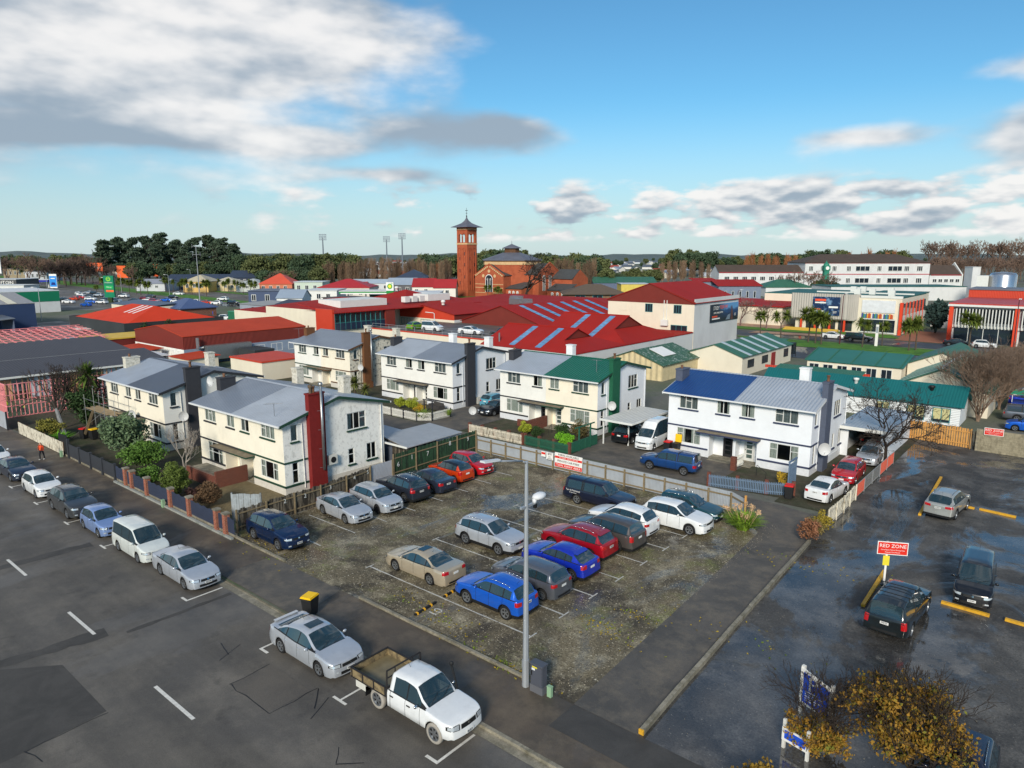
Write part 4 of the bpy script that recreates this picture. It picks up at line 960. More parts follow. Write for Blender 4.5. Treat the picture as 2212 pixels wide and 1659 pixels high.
# ------------------------------------------------------------------ fences
WTH=mat('weathered board',(112,104,90),0.95,var=0.35,scale=5,stain=((34,32,28),0.9,5,0.45,0.56,.12));WTG=mat('green stained board',(44,76,52),0.9,var=0.35,scale=5,stain=((22,34,26),0.85,5,0.47,0.6,.12));WTL=mat('pale grey board',(150,158,162),0.9,var=0.2,scale=4,stain=((96,92,82),0.6,3,0.5,0.7,.3))
NEWW=mat('new pine board',(206,152,84),0.85,var=0.18,scale=4,stain=((150,104,56),0.5,3,0.5,0.7,.4));POSTW=mat('fence post timber',(128,114,88),0.9,var=0.25,scale=4);CORR=mat('corrugated iron sheet',(178,186,192),0.42,0.25,var=0.10,scale=1.2,wave=('X',0.11,0.9),stain=((120,112,100),0.35,1.6,0.5,0.8,.4));CORRY=mat('corrugated iron sheet across',(196,200,206),0.42,0.25,var=0.08,scale=1.2,wave=('Z',0.09,1.0))
WPK=mat('white picket paint',(222,222,214),0.7,var=0.12,scale=4,stain=((150,144,120),0.4,3,0.5,0.75,.4));WPKO=mat('flaking white paint',(214,208,190),0.85,var=0.15,scale=5,stain=((112,100,80),0.9,6,0.50,0.62,.3));NVB=mat('navy slat paint',(58,66,86),0.6,var=0.12);CHB=mat('charcoal panel',(54,57,63),0.6,var=0.1);BLP=mat('slate blue picket',(96,118,142),0.7,var=0.15,scale=4);GRP=mat('green picket',(34,92,72),0.7,var=0.15,scale=4)
def brickmat(name,a,b,mortar,sc=4.3):
    if name in MATS:return MATS[name]
    M_=bpy.data.materials.new(name);M_.use_nodes=True;MATS[name]=M_;nt=M_.node_tree;bs=nt.nodes['Principled BSDF'];geo=nt.nodes.new('ShaderNodeNewGeometry');sp=nt.nodes.new('ShaderNodeSeparateXYZ');nt.links.new(geo.outputs['Position'],sp.inputs[0])
    ad=nt.nodes.new('ShaderNodeMath');ad.operation='ADD';nt.links.new(sp.outputs[0],ad.inputs[0]);nt.links.new(sp.outputs[1],ad.inputs[1]);cb=nt.nodes.new('ShaderNodeCombineXYZ');nt.links.new(ad.outputs[0],cb.inputs[0]);nt.links.new(sp.outputs[2],cb.inputs[1])
    br=nt.nodes.new('ShaderNodeTexBrick');nt.links.new(cb.outputs[0],br.inputs['Vector']);br.inputs['Scale'].default_value=sc;br.inputs['Color1'].default_value=(*lin(a),1);br.inputs['Color2'].default_value=(*lin(b),1);br.inputs['Mortar'].default_value=(*lin(mortar),1);br.inputs['Mortar Size'].default_value=.025;br.inputs['Brick Width'].default_value=1.0;br.inputs['Row Height'].default_value=.36
    nt.links.new(br.outputs[0],bs.inputs['Base Color']);bs.inputs['Roughness'].default_value=.9
    bp=nt.nodes.new('ShaderNodeBump');bp.inputs['Strength'].default_value=.4;bp.inputs['Distance'].default_value=.01;bp.invert=True;nt.links.new(br.outputs['Fac'],bp.inputs['Height']);nt.links.new(bp.outputs[0],bs.inputs['Normal']);return M_
BRICK=brickmat('red fence brick',(158,84,58),(132,64,46),(176,160,140));BRICKD=brickmat('dark brick',(112,54,38),(96,46,34),(120,100,86));
FENCES=0
def fence(name,label,pts,h,bw,gap,bm,pm=None,post=2.4,posth=None,posts=.09,single=True,z0=.05,rails=2,side=1,group=None,bh_var=.02,pick=None,thick=.02,cat='fence',postbase=None,cap=None):
    """boards on rails between posts; every board its own piece when single, else one run of slats per bay"""
    a0=Vector(pts[0]);root=thing(name,label,cat,(a0.x,a0.y,0),0,group);rn=random.Random(len(label));pm=pm or bm;posth=posth or h+.05
    for(A,B)in zip(pts[:-1],pts[1:]):
        A=Vector(A);B=Vector(B);L_=(B-A).length;d=(B-A)/L_;n=Vector((-d.y,d.x))*side;rz=math.atan2(d.y,d.x);k=max(1,round(L_/post))
        for i in range(k+1):
            if i==k and(B-Vector(pts[-1])).length>.01:continue
            c=A+d*(L_*i/k)+n*(-posts*.5-.03)-a0
            o=MB().box(-posts/2,posts/2,-posts/2,posts/2,0,posth).build('post',pm,root,loc=(c.x,c.y,0),rz=rz)
            if cap:MB().box(-posts/2-.03,posts/2+.03,-posts/2-.03,posts/2+.03,posth,posth+.06).build('cap',cap,o)
        for j in range(rails):
            zz=z0+(h-z0)*(.2+.62*j/max(1,rails-1));c=A+d*L_/2+n*(-.035)-a0
            MB().box(-L_/2,L_/2,-.02,.02,zz-.04,zz+.04).build('rail',pm if single else bm,root,loc=(c.x,c.y,0),rz=rz)
        nb=int(L_/(bw+gap))
        prof=[(-bw/2,z0),(bw/2,z0),(bw/2,h),(-bw/2,h)]if not pick else[(-bw/2,z0),(bw/2,z0),(bw/2,h-bw*.8),(0,h),(-bw/2,h-bw*.8)]
        if single:
            me=[MB().prism([(p[0],thick,p[1]+(dv if p[1]>z0 else 0))for p in prof],(0,-thick,0)).mesh('board',bm)for dv in(-bh_var,0,bh_var)]
            for i in range(nb):
                c=A+d*((i+.5)*L_/nb)-a0;o=link('board',me[rn.randrange(3)],root,(c.x,c.y,0),rz+rn.uniform(-.02,.02));o.rotation_euler[1]=rn.uniform(-.012,.012)
        else:
            for i in range(k):
                mb=MB();m0=int(nb*i/k);m1=int(nb*(i+1)/k)
                for q in range(m0,m1):
                    s_=(q+.5)*L_/nb-L_*i/k;dv=rn.uniform(-bh_var,bh_var);mb.prism([(s_+p[0],thick,p[1]+(dv if p[1]>z0 else 0))for p in prof],(0,-thick,0))
                c=A+d*(L_*i/k)-a0;o=mb.build('pickets',bm,root,loc=(c.x,c.y,0),rz=rz);o['kind']='stuff'
    return root
random.seed(11)
fence('board_fence','flaking white board fence on brown posts by the street tree',[(-81.3,20.95),(-69.2,20.95)],1.22,.13,.012,WPKO,BRN,2.4,side=-1)
MB().box(-81.4,-40.3,21.02,21.2,-.05,.26).build('fence_footing',CONC);tag(bpy.data.objects['fence_footing'],'low concrete footing wall under the street front fences','low wall')
t=thing('panel_fence','charcoal panel fence with tall end post along the footpath','fence',(-68,20.95,0))
for i in range(4):MB().box(i*2.45+.1,i*2.45+2.4,.02,.06,.2,1.3).build('panel',CHB,t)
for i in range(5):MB().box(i*2.45-.12,i*2.45+.12,-.06,.14,0,1.72 if i==0 else 1.42).build('post',CHB,t)
MB().box(-2.3,-.2,.05,.12,.2,1.9).build('gate',mat('black gate',(30,31,33),.6),t)
# brick pillars with navy slats
t=thing('brick_pillar_fence','navy slatted fence between brick pillars along the footpath','fence',(-58.1,21.0,0))
PX=[-56.15,-55.05,-52.5,-48.75,-46.0,-42.33,-41.2]
for i,px in enumerate(PX):
    o=MB().box(-.17,.17,-.17,.17,0,1.40).build('pillar',BRICK,t,loc=(px+58.1,0,0));MB().box(-.21,.21,-.21,.21,1.40,1.45).prism([(-.21,-.21,1.45),(.21,-.21,1.45),(.21,.21,1.45),(-.21,.21,1.45)],(0,0,.05)).build('cap',CONC,o)
for a,b in[(-58.0,-56.35)]+[(PX[i]+.19,PX[i+1]-.19)for i in range(6)]+[(-41.0,-40.2)]:
    mb=MB();n=int((b-a)/.10)
    for q in range(n):s_=a+(q+.5)*(b-a)/n;mb.box(s_+58.1-.033,s_+58.1+.033,-.03,.0,.27,1.25+.04*math.sin(q*.8))
    mb.box(a+58.1,b+58.1,.0,.04,.45,.53).box(a+58.1,b+58.1,.0,.04,1.0,1.08);mb.build('slats',NVB,t)['kind']='stuff'
MB().box(-58.0,-40.2,20.72,20.9,-.05,.12).build('fence_plinth',mat('white plinth paint',(150,154,150),.8,var=.2,stain=((60,84,62),.6,1.0,.55,.65,1)));tag(bpy.data.objects['fence_plinth'],'painted white plinth at the foot of the navy fence','low wall')
# car park boundary
oldf=fence('board_fence','black-stained old board fence with painted bay numbers beside the cream house',[(-41.05,21.6),(-41.15,28),(-41.9,33.0)],1.5,.15,.008,WTH,POSTW,2.2,side=1,bh_var=.04)
fence('board_fence','short tall pale grey board fence at the street corner of the cream house',[(-43.0,22.4),(-41.5,23.6)],1.95,.15,.008,WTL,WTL,1.9,side=-1)
t=thing('iron_screen','white corrugated iron sheet filling the gap between board fences','fence',(-41.95,33.05,0));MB().box(-.03,0,0,2.3,.05,1.55).build('sheet',CORRY,t);MB().box(.0,.07,.02,.11,0,1.6).build('post',POSTW,t);MB().box(.0,.07,2.2,2.29,0,1.6).build('post',POSTW,t)
grnf=fence('board_fence','green stained board fence with white bay numbers in the car park',[(-42.0,35.4),(-42.3,45.3)],1.95,.15,.006,WTG,POSTW,2.5,side=1,bh_var=.03)
numm=mat('bay number paint',(206,210,206),.8,var=.2,scale=9)
def fnum(fo_,t,y,z,x,s=.42):
    o=link('bay_number',text_mesh(t,s,'bay_number',numm),fo_);o.rotation_euler=(R(90),0,R(90));o.location=(x-fo_.location.x,y-fo_.location.y,z)
for q,y,z in[('2',25.1,1.15),('2',26.7,1.1),('3',28.9,1.1),('4',31.3,1.15),('5',32.7,1.2)]:fnum(oldf,q,y,z,interp([(21,-40.99),(28,-41.09),(33,-41.84)],y)+.04)
for q,y,z in[('6',35.9,1.05),('1',37.4,1.3),('7',39.2,1.2),('8',41.9,1.5),('9',44.2,1.4)]:fnum(grnf,q,y,z,-41.955-(y-35.4)*.0303+.04,.55)
t=thing('iron_fence','long grey corrugated iron fence on timber posts behind the car park','fence',(-42.2,45.45,0))
def iron_run(t,A,B,k,h=1.42):
    A=Vector(A);B=Vector(B);L_=(B-A).length;d=(B-A)/L_;rz=math.atan2(d.y,d.x);o0=Vector(t.location[:2])
    for i in range(k):
        c=A+d*(L_*i/k)-o0;sh=MB();n=int(L_/k/.055);w_=L_/k-.01
        for q in range(n):
            x0,x1=w_*q/n,w_*(q+1)/n;y0,y1=(.012 if q%2 else-.012),(-.012 if q%2 else .012);sh.quad((x0,y0,.06),(x1,y1,.06),(x1,y1,h),(x0,y0,h))
        sh.build('iron_sheet',mat('iron sheet plain',(172,180,188),.42,.25,var=.10,scale=1.2,stain=((120,112,100),.35,1.6,.5,.8,.4)),t,True,loc=(c.x,c.y,0),rz=rz)
        MB().box(-.055,.055,-.16,-.05,0,h-.05).build('post',POSTW,t,loc=(c.x,c.y,0),rz=rz)
    c=A-o0
    for zz in(.22,h-.30):MB().box(0,L_,-.07,-.025,zz-.05,zz+.05).build('rail',POSTW,t,loc=(c.x,c.y,0),rz=rz)
iron_run(t,(-42.2,45.45),(-18.4,45.55),14);iron_run(t,(-18.4,45.55),(-17.0,44.6),1)
MB().box(.0,.12,-.1,.02,0,1.75).build('end_post',NEWW,t,loc=(25.1,-.95,0))
# row-two front fences
fence('picket_fence','white picket fence in front of the black-chimney house',[(-61.2,49.95),(-55.2,49.95),(-54.0,51.0),(-54.0,53.8)],.95,.07,.05,WPK,CHARC,2.0,single=False,pick=1,side=1)
fence('picket_fence','cream picket fence between brick posts by the shared lane',[(-47.3,49.7),(-40.6,49.75)],.98,.075,.045,WPKO,BRICKD,1.85,1.1,.26,single=False,side=-1)
fence('picket_fence','green picket fence between brick posts below the green-roofed house',[(-40.4,49.9),(-35.3,49.8)],.95,.075,.05,GRP,BRICKD,1.7,1.1,.26,single=False,side=-1)
t=thing('driveway_gate','green solid double gate standing open beside the carport','gate',(-35.2,50.1,0));MB().box(-.03,.03,.1,2.1,.1,1.05).build('gate_leaf',GRP,t);MB().box(-.03,.03,2.2,4.2,.1,1.05).build('gate_leaf',GRP,t);MB().box(-.06,.06,1.2,1.3,0,2.2).box(-.06,.06,3.0,3.1,0,2.2).box(-.05,.05,.6,3.7,2.2,2.3).build('arch',GRP,t)
fence('picket_fence','slate blue picket fence with brick posts before the blue-roofed house',[(-22.0,49.6),(-17.9,50.6),(-16.2,51.4)],1.0,.07,.05,BLP,BRICKD,1.8,1.1,.26,single=False,pick=1,side=-1)
fence('picket_fence','leaning weathered white picket fence between driveway and wet yard',[(-12.5,46.9),(-12.45,50.2),(-12.55,53.5)],1.15,.10,.05,WPKO,WPKO,1.7,side=1,bh_var=.05,pick=1)
t=thing('barrier_fence','orange mesh barrier on galvanised frames beside the red hatchback','fence',(-12.5,53.6,0))
ORM=mat('orange barrier mesh',(226,108,84),.8,var=.1);GALV=mat('galvanised tube',(186,190,192),.4,.6,var=.05)
for i in range(5):
    y0=i*2.3;fr=MB();fr.path([(0,y0,.05),(0,y0,1.15),(0,y0+2.2,1.15),(0,y0+2.2,.05)],.022).path([(0,y0,.2),(0,y0+2.2,.2)],.018)
    if i in(0,3,4):
        fr.build('frame',GALV,t);ms=MB()
        for k in range(12):zz=.2+k*.085;ms.box(-.008,.008,y0,y0+2.2,zz-.022,zz+.022)
        for k in range(22):yy=y0+.05+k*.1;ms.box(-.006,.006,yy-.018,yy+.018,.18,1.16)
        ms.build('mesh_sheet',ORM,t)['kind']='stuff'
    else:
        for k in range(10):fr.tube((0,y0+.2+k*.2,.2),(0,y0+.2+k*.2,1.15),.012,n=4)
        fr.build('frame',GALV,t)
fence('board_fence','new orange pine board fence at the head of the wet yard',[(-13.4,75.7),(-8.3,74.95)],1.85,.15,.05,NEWW,NEWW,2.4,side=1,bh_var=.06)
fence('board_fence','narrow grey board infill beside the concrete block wall',[(-8.3,74.95),(-7.9,74.9)],1.7,.13,.01,WTH,WTH,.6,side=1)
t=thing('block_wall','stained concrete block wall at the back of the wet yard','wall',(-7.9,74.7,0));BLOCK=mat('old concrete block',(150,142,120),.95,var=.22,scale=2.5,bump=.4,bscale=8,stain=((90,84,66),.7,2.4,.48,.66,.6))
bl=[MB().box(-.193,.193,-.09,.09,.004,.194).mesh('block',BLOCK)]
MB().box(0,12,-.075,.075,0,2.05).build('mortar_core',mat('mortar',(130,124,108),.95),t)
rn=random.Random(5)
for r_ in range(10):
    for c_ in range(28):link('block',bl[0],t,(.2+c_*.4+(.2 if r_%2 else 0),rn.uniform(-.006,.006),.02+r_*.2))
# ------------------------------------------------------------------ sheds, carports, porches
ZINC=mat('zincalume sheet',(176,180,184),.4,.35,var=.12,scale=.9,wave=('X',.25,.7));ZINCW=mat('white long-run sheet',(214,214,208),.5,.1,var=.08,scale=.8,wave=('X',.35,.6))
t=thing('lean_to_shed','low zinc-roofed lean-to shed behind the green fence','shed',(-46.4,37.4,0))
MB().slab([(0,.4,2.35),(4.3,-.4,2.15),(4.1,6.2,2.15),(0,6.2,2.35)],.06).build('roof',ZINC,t);MB().box(.05,3.9,.35,.42,0,2.1).box(3.85,3.92,.4,6.1,0,2.0).build('wall',WTH,t);MB().box(.3,1.6,.32,.36,.1,2.0).build('door',mat('slate door',(86,92,104),.6),t)
o=MB().box(3.93,3.96,3.2,6.2,1.2,2.1);o.build('iron_panel',CORRY,t);MB().box(-.1,4.3,-.45,-.38,2.05,2.2).build('gutter',FRW,t)
t=thing('flat_outhouse','grey flat-roofed outhouse at the back of the cream house','shed',(-49.5,37.0,0));MB().box(0,3.0,0,3.0,0,2.3).build('wall',WEA,t);MB().slab([(-.2,-.2,2.45),(3.2,-.2,2.35),(3.2,3.2,2.35),(-.2,3.2,2.45)],.08).build('roof',ROOF_PALE,t)
t=thing('carport','white flat carport between the green and blue roofed houses','carport',(-35.0,54.9,0))
MB().slab([(-.2,-.1,2.42),(3.1,-.1,2.38),(3.1,7.2,2.38),(-.2,7.2,2.42)],.07).build('roof',ZINCW,t);MB().box(-.25,3.15,-.2,-.1,2.27,2.46).box(3.1,3.2,-.15,7.2,2.27,2.44).build('fascia',FRW,t)
for px,py in((0.05,0.1),(2.25,.9),(.05,6.9),(3.0,6.9)):MB().box(px-.05,px+.05,py-.05,py+.05,0,2.35).build('post',FRW,t)
t=thing('garage','white walled open carport garage behind the bare tree','garage',(-17.0,65.4,0));MB().box(0,.15,0,9.5,0,2.6).box(3.5,3.65,0,10,0,2.6).box(0,3.6,9.5,9.65,0,2.6).box(0,.7,-.02,.13,0,2.6).box(3.3,3.65,-.02,.13,0,2.6).build('wall',WHC,t);MB().slab([(-.2,-.5,2.75),(3.9,-.5,2.65),(3.9,10,2.65),(-.2,10,2.75)],.10).build('roof',ROOF_PALE,t);MB().box(-.2,3.9,-.56,-.48,2.5,2.78).build('fascia',FRW,t)
# porch and deck of the first house
t=thing('brick_porch','brown brick porch walls and timber deck before the cream house','porch',(-50.2,25.0,0));MB().box(-.1,.1,0,2.6,0,1.35).box(-4.6,-.1,0,.2,0,1.0).build('brick_wall',BRICKD,t);MB().box(.1,6,-2.6,2.5,-.02,.08).build('deck',mat('deck boards',(116,104,76),.9,var=.25,scale=3,wave=('Y',.14,.8)),t);MB().box(-6.2,-.2,.3,2.5,0,.35).build('terrace',CONC,t)
t=thing('brick_porch','low brown brick porch wall of the green-chimney house','porch',(-43.1,55.4,0));MB().box(-.1,.1,-2.0,1.5,0,1.2).box(-2.6,-.1,-.1,.1,0,.7).build('brick_wall',BRICKD,t)
t=thing('porch_gate','small white slatted gate and brick pier at the blue-roofed house','gate',(-22.2,54.8,0));MB().box(-.2,.2,-.2,.2,0,1.15).build('pier',BRICKD,t)
for k in range(7):MB().box(.1+k*.02,.16+k*.02,.25+k*.16,.35+k*.16,.25,1.2).build('slat',WPK,t)
MB().box(.1,.3,.2,1.4,.4,.48).box(.1,.3,.2,1.4,.95,1.03).build('rail',WPK,t)
def rail(label,p,rz):
    t=thing('handrail',label,'handrail',p,rz);MB().path([(0,0,0),(0,0,.9),(1.1,0,.55),(1.1,0,0)],.02).build('tube',mat('black iron',(34,34,36),.5),t)
rail('bent black handrail on the steps of the blue-roofed house',(-20.2,54.6,0),-.5);rail('black handrail on the porch steps of the green-chimney house',(-41.2,55.2,0),-1.2)
# scaffold
t=thing('scaffold','tube scaffold with plank deck at the cream and white house','scaffold',(-76.6,26.2,0));ST=mat('scaffold tube',(156,158,158),.4,.7,var=.1);PL=mat('scaffold plank',(150,132,104),.9,var=.25,scale=3)
for x in(0,2.4,4.8,7.2):
    for y in(-.7,.6):MB().tube((x,y,0),(x,y,3.9+(x*37%5)*.25),.026,n=6).build('standard',ST,t)
for y in(-.7,.6):
    for zz in(2.45,3.5):MB().tube((-.4,y,zz),(7.6,y,zz),.022,n=6).build('ledger',ST,t)
for x in(0,2.4,4.8,7.2):MB().tube((x,-1.0,2.4),(x,.9,2.4),.022,n=6).build('transom',ST,t)
MB().tube((1.2,-2.6,0),(4.8,-.7,2.9),.026,n=6).tube((2.4,-.7,.3),(4.8,-.7,2.4),.022,n=6).build('brace',ST,t)
for i in range(5):MB().box(-.3+(i%2)*.4,5.0+(i%3)*.9,-.6+i*.24,-.38+i*.24,2.49,2.53).build('plank',PL,t)
t=thing('plank_ramp','long timber plank leaning beside the scaffold','plank',(-74.4,24.2,0));MB().prism([(0,0,0),(.05,.24,0),(2.2,.6,3.0),(2.15,.36,3.0)],(.04,0,.02)).build('board',PL,t)
# ------------------------------------------------------------------ street furniture
t=thing('street_lamp','tall galvanised octagonal lamp pole at the corner of the gravel car park','street lamp',(-16.65,20.72,0));GP=mat('galvanised pole',(178,184,190),.45,.45,var=.08,scale=1.5)
MB().tube((0,0,0),(0,0,1.2),.155,.145,8).tube((0,0,1.2),(0,0,9.6),.125,.065,8).build('pole',GP,t);MB().path([(0,0,9.5),(0,-.25,9.66),(-.05,-1.7,9.98)],.035,8).build('outreach_arm',GP,t,True)
MB().add(*(lambda:([(-.10,-1.6,9.98),(.06,-1.6,9.98),(.10,-2.5,10.10),(-.16,-2.5,10.10),(-.10,-1.6,10.05),(.06,-1.6,10.05),(.08,-2.5,10.17),(-.14,-2.5,10.17)],[(0,1,2,3),(7,6,5,4),(0,4,5,1),(1,5,6,2),(2,6,7,3),(3,7,4,0)]))()).build('lantern',mat('lantern white',(214,218,222),.4),t)
MB().box(-.05,.05,-.35,.55,7.72,7.80).build('cross_bracket',GP,t);MB().ball((.05,.75,8.0),.22,.38,.15,12,6).box(-.03,.1,.4,.6,7.78,7.95).build('floodlight',mat('lantern white',(214,218,222),.4),t,True);MB().box(-.06,.06,.5,.62,7.55,7.72).build('photocell',BLK,t)
MB().box(-.17,-.14,-.05,.05,.8,1.1).build('hatch',GP,t)
t=thing('electricity_cabinet','dark grey electrical cabinet beside the lamp pole','cabinet',(-16.0,20.75,0));CBM=mat('cabinet grey',(78,82,92),.5,var=.06)
MB().box(-.32,.32,-.17,.17,0,.32).build('base',mat('cabinet base',(98,100,106),.6),t);o=MB().box(-.30,.30,-.155,.155,.325,1.22).build('body',CBM,t);MB().box(-.33,.33,-.19,.19,1.22,1.28).build('lid',CBM,t);o=MB().box(-.27,.27,-.175,-.157,.38,1.18).build('door',CBM,t);MB().box(-.24,-.20,-.20,-.175,.75,.95).build('handle',BLK,o);MB().box(-.2,.05,-.181,-.176,1.10,1.16).build('warning_label',mat('label yellow',(230,214,60),.5),o);MB().box(-.22,-.06,-.181,-.176,.99,1.08).build('notice',PLATE,o)
t=thing('service_pillar','small pale green service pillar next to the cabinet','service pillar',(-15.45,20.78,0));MB().box(-.1,.1,-.07,.07,0,.42).build('body',mat('pillar green',(142,176,142),.6,var=.1),t);MB().box(-.11,.11,-.08,.08,.42,.46).build('lid',mat('pillar green',(142,176,142),.6),t)
for px,lb in((-69.0,'small pale green service pillar at the end of the white board fence'),(-49.4,'small pale green service pillar by a brick pillar of the navy fence')):
    t=thing('service_pillar',lb,'service pillar',(px,20.7,0));MB().box(-.12,.12,-.09,.09,0,.5).build('body',mat('pillar green',(142,176,142),.6,var=.1),t);MB().box(-.13,.13,-.1,.1,.5,.54).build('lid',mat('pillar green',(142,176,142),.6),t)
def bin_(label,x,y,rz,lid,z=0,tilt=0,open_=0):
    t=thing('wheelie_bin',label,'bin',(x,y,z),rz,'wheelie bins');K_=mat('bin black',(34,35,37),.55,var=.1)
    v=[(-.24,-.26,.06),(.24,-.26,.06),(.24,.24,.06),(-.24,.24,.06),(-.29,-.34,.98),(.29,-.34,.98),(.29,.34,.98),(-.29,.34,.98)]
    MB().add(v,[(0,3,2,1),(4,5,6,7),(0,1,5,4),(1,2,6,5),(2,3,7,6),(3,0,4,7)]).build('body',K_,t)
    l=MB().box(-.31,.31,-.70,.02,0,.035).prism([(-.28,-.66,.035),(.28,-.66,.035),(.28,0,.035),(-.28,0,.035)],(0,0,.05)).build('lid',mat('bin lid '+lid,{'yellow':(244,196,28),'red':(206,36,34)}[lid],.5,var=.06),t,loc=(0,.35,.985));l.rotation_euler=(-open_,0,0)
    for s_ in(-1,1):MB().lathe([(0,-.03),(.1,-.03),(.1,.03),(0,.03)],(s_*.27,.27,.1),12,axis='Y').build('wheel',TYRE,t).rotation_euler=(0,0,0)
    MB().tube((-.27,.40,.95),(.27,.40,.95),.02,n=6).build('handle',K_,t);return t
bin_('black wheelie bin with yellow lid on the footpath behind the silver sedan',-28.45,18.45,R(200),'yellow')
bin_('black wheelie bin with red lid by the slate blue picket fence',-16.3,50.75,R(10),'red')
bin_('wheelie bin with open yellow lid against the blue-roofed house',-28.2,56.4,R(0),'yellow',open_=R(95));bin_('red-lidded wheelie bin behind the blue pickup',-28.9,56.2,R(0),'red')
bin_('red-lidded wheelie bin in the garden of the scaffolded house',-74.3,24.4,R(20),'red');bin_('yellow-lidded wheelie bin in the garden of the scaffolded house',-73.3,24.9,R(10),'yellow')
# signs
SR=mat('sign red',(216,44,30),.5,var=.04);SW=mat('sign white',(232,232,228),.5,var=.04);SBL=mat('sign blue',(30,84,210),.5,var=.05)
def redzone(label,p,rz,post,ww=1.5,hh=.68,z=1.8):
    t=thing('parking_sign',label,'sign',p,rz);MB().box(-ww/2,ww/2,-.02,.02,z,z+hh).build('board',SW,t);o=MB().box(-ww/2+.04,ww/2-.04,-.026,-.021,z+.04,z+hh-.04).build('face',SR,t)
    text_on('RED ZONE',.27,(0,-.032,z+hh*.68),(1,0,0),SW,o);text_on('Consultation Permit Parking Only',.085,(0,-.032,z+hh*.38),(1,0,0),SW,o);text_on('Request Your Permit',.085,(0,-.032,z+hh*.2),(1,0,0),SW,o)
    if post:MB().box(-.05-.25,.05-.25,.02,.1,0,z+hh).build('post',SW,t);MB().box(-.42,-.1,-.0,.018,z-.62,z-.08).build('notice',mat('label yellow',(230,214,60),.5),t)
    return t
redzone('red RED ZONE sign on a white post standing in the wet yard',(-7.35,40.2,0),R(28),True,z=1.78,hh=.72);redzone('red RED ZONE sign fixed on the concrete block wall',(-6.6,74.55,0),R(5),False,1.45,.66,1.62)
t=thing('car_park_sign','red and white PARKS AVAILABLE tow away sign on the iron fence','sign',(-32.0,45.22,0));MB().box(-1.35,1.35,-.02,.02,.42,1.62).build('board',SW,t);o=MB().box(-1.33,1.33,-.026,-.021,1.16,1.34).build('red_band',SR,t);o2=MB().box(-1.33,1.33,-.026,-.021,.45,.76).build('red_band',SR,t)
text_on('PARKS AVAILABLE',.24,(0,-.030,1.47),(1,0,0),mat('sign black',(26,26,30),.6),t,1.05);text_on('TO LEASE - PH 021 555 590',.15,(0,-.034,1.25),(1,0,0),SW,o,1.05);text_on('PRIVATE CAR PARK',.25,(0,-.030,.95),(1,0,0),mat('sign black',(26,26,30),.6),t,1.0);text_on('TOW AWAY AREA',.27,(0,-.034,.60),(1,0,0),SW,o2,1.05)
t=thing('price_sign','small white $90 per month sign beside the tow away sign','sign',(-33.9,45.24,0));MB().box(-.35,.35,-.015,.015,.85,1.45).build('board',SW,t);text_on('$90',.27,(0,-.02,1.32),(1,0,0),mat('sign black',(26,26,30),.6),t);text_on('per',.17,(0,-.02,1.1),(1,0,0),mat('sign black',(26,26,30),.6),t);text_on('month',.17,(0,-.02,.94),(1,0,0),mat('sign black',(26,26,30),.6),t)
t=thing('price_sign','tiny red and white notice left of the $90 sign','sign',(-34.55,45.24,0));MB().box(-.22,.22,-.015,.015,1.0,1.45).build('board',SW,t);MB().box(-.2,.2,-.02,-.016,1.2,1.38).build('band',SR,t)
t=thing('yard_sign','blue and white car park sign on white posts behind the autumn shrub','sign',(-6.55,25.1,0),R(-12));WPS=mat('white timber post',(216,216,210),.8,var=.15,scale=5)
MB().box(-.62,-.50,-.06,.06,0,2.6).build('post',WPS,t);MB().box(.50,.62,-.06,.06,0,2.35).build('post',WPS,t);MB().prism([(-.62,-.08,1.15),(.62,-.08,.95),(.62,-.08,2.2),(-.62,-.08,2.55)],(0,.05,0)).build('board',SW,t);o=MB().prism([(-.5,-.09,1.22),(.5,-.09,1.07),(.5,-.09,2.1),(-.5,-.09,2.4)],(0,.009,0)).build('face',SBL,t)
text_on('P',.8,(-.12,-.095,2.0),(1,0,0),SW,o)
for i in range(5):MB().box(-.4,.05+(i%2)*.2,-.096,-.091,1.30+i*.09,1.34+i*.09).build('text_line',SW,o)
t=thing('yard_sign','low white rail sign with blue panel below the parking sign','sign',(-6.75,23.7,0),R(-12));MB().box(-.5,-.4,-.05,.05,0,1.15).build('post',WPS,t);MB().box(.4,.5,-.05,.05,0,1.15).build('post',WPS,t);MB().box(-.5,.5,-.08,-.05,.35,.85).build('board',SW,t);MB().box(-.4,.4,-.086,-.081,.45,.78).build('face',SBL,t)
# wheel stops
for i,(a,b)in enumerate([((-24.45,21.7),(-24.6,23.25)),((-24.7,23.95),(-24.85,25.4))]):
    a=Vector(a);b=Vector(b);t=thing('wheel_stop',['black and yellow rubber wheel stop in the empty corner bay','black and yellow rubber wheel stop in front of the bright blue suv'][i],'wheel stop',(a.x,a.y,0),math.atan2(b.y-a.y,b.x-a.x),'rubber wheel stops')
    L_=(b-a).length;MB().prism([(0,-.08,0),(0,.08,0),(0,.05,.10),(0,-.05,.10)],(L_,0,0)).build('rubber',BLK,t)
    for k in range(3):MB().prism([(.1+k*L_/3,-.086,.0),(.1+k*L_/3,.086,.0),(.1+k*L_/3,.055,.106),(.1+k*L_/3,-.055,.106)],(.11,0,0)).build('reflector',mat('stop yellow',(236,176,40),.5),t)
YT=[((-8.28,53.0),(-8.70,63.4),'long yellow kerb timber on the left of the silver suv'),((-6.4,56.9),(-5.6,56.85),'yellow wheel stop end showing past the silver suv'),((-5.33,56.95),(-3.2,56.7),'yellow wheel stop timber right of the silver suv'),((-7.8,36.8),(-7.95,41.9),'yellow kerb timber left of the black canopy pickup'),((-6.6,39.75),(-5.43,39.86),'yellow wheel stop end in front of the black canopy pickup'),((-4.85,39.82),(-2.76,39.72),'yellow wheel stop timber under the nose of the black van'),((-2.15,39.8),(-.1,39.7),'yellow wheel stop timber at the right edge of the yard')]
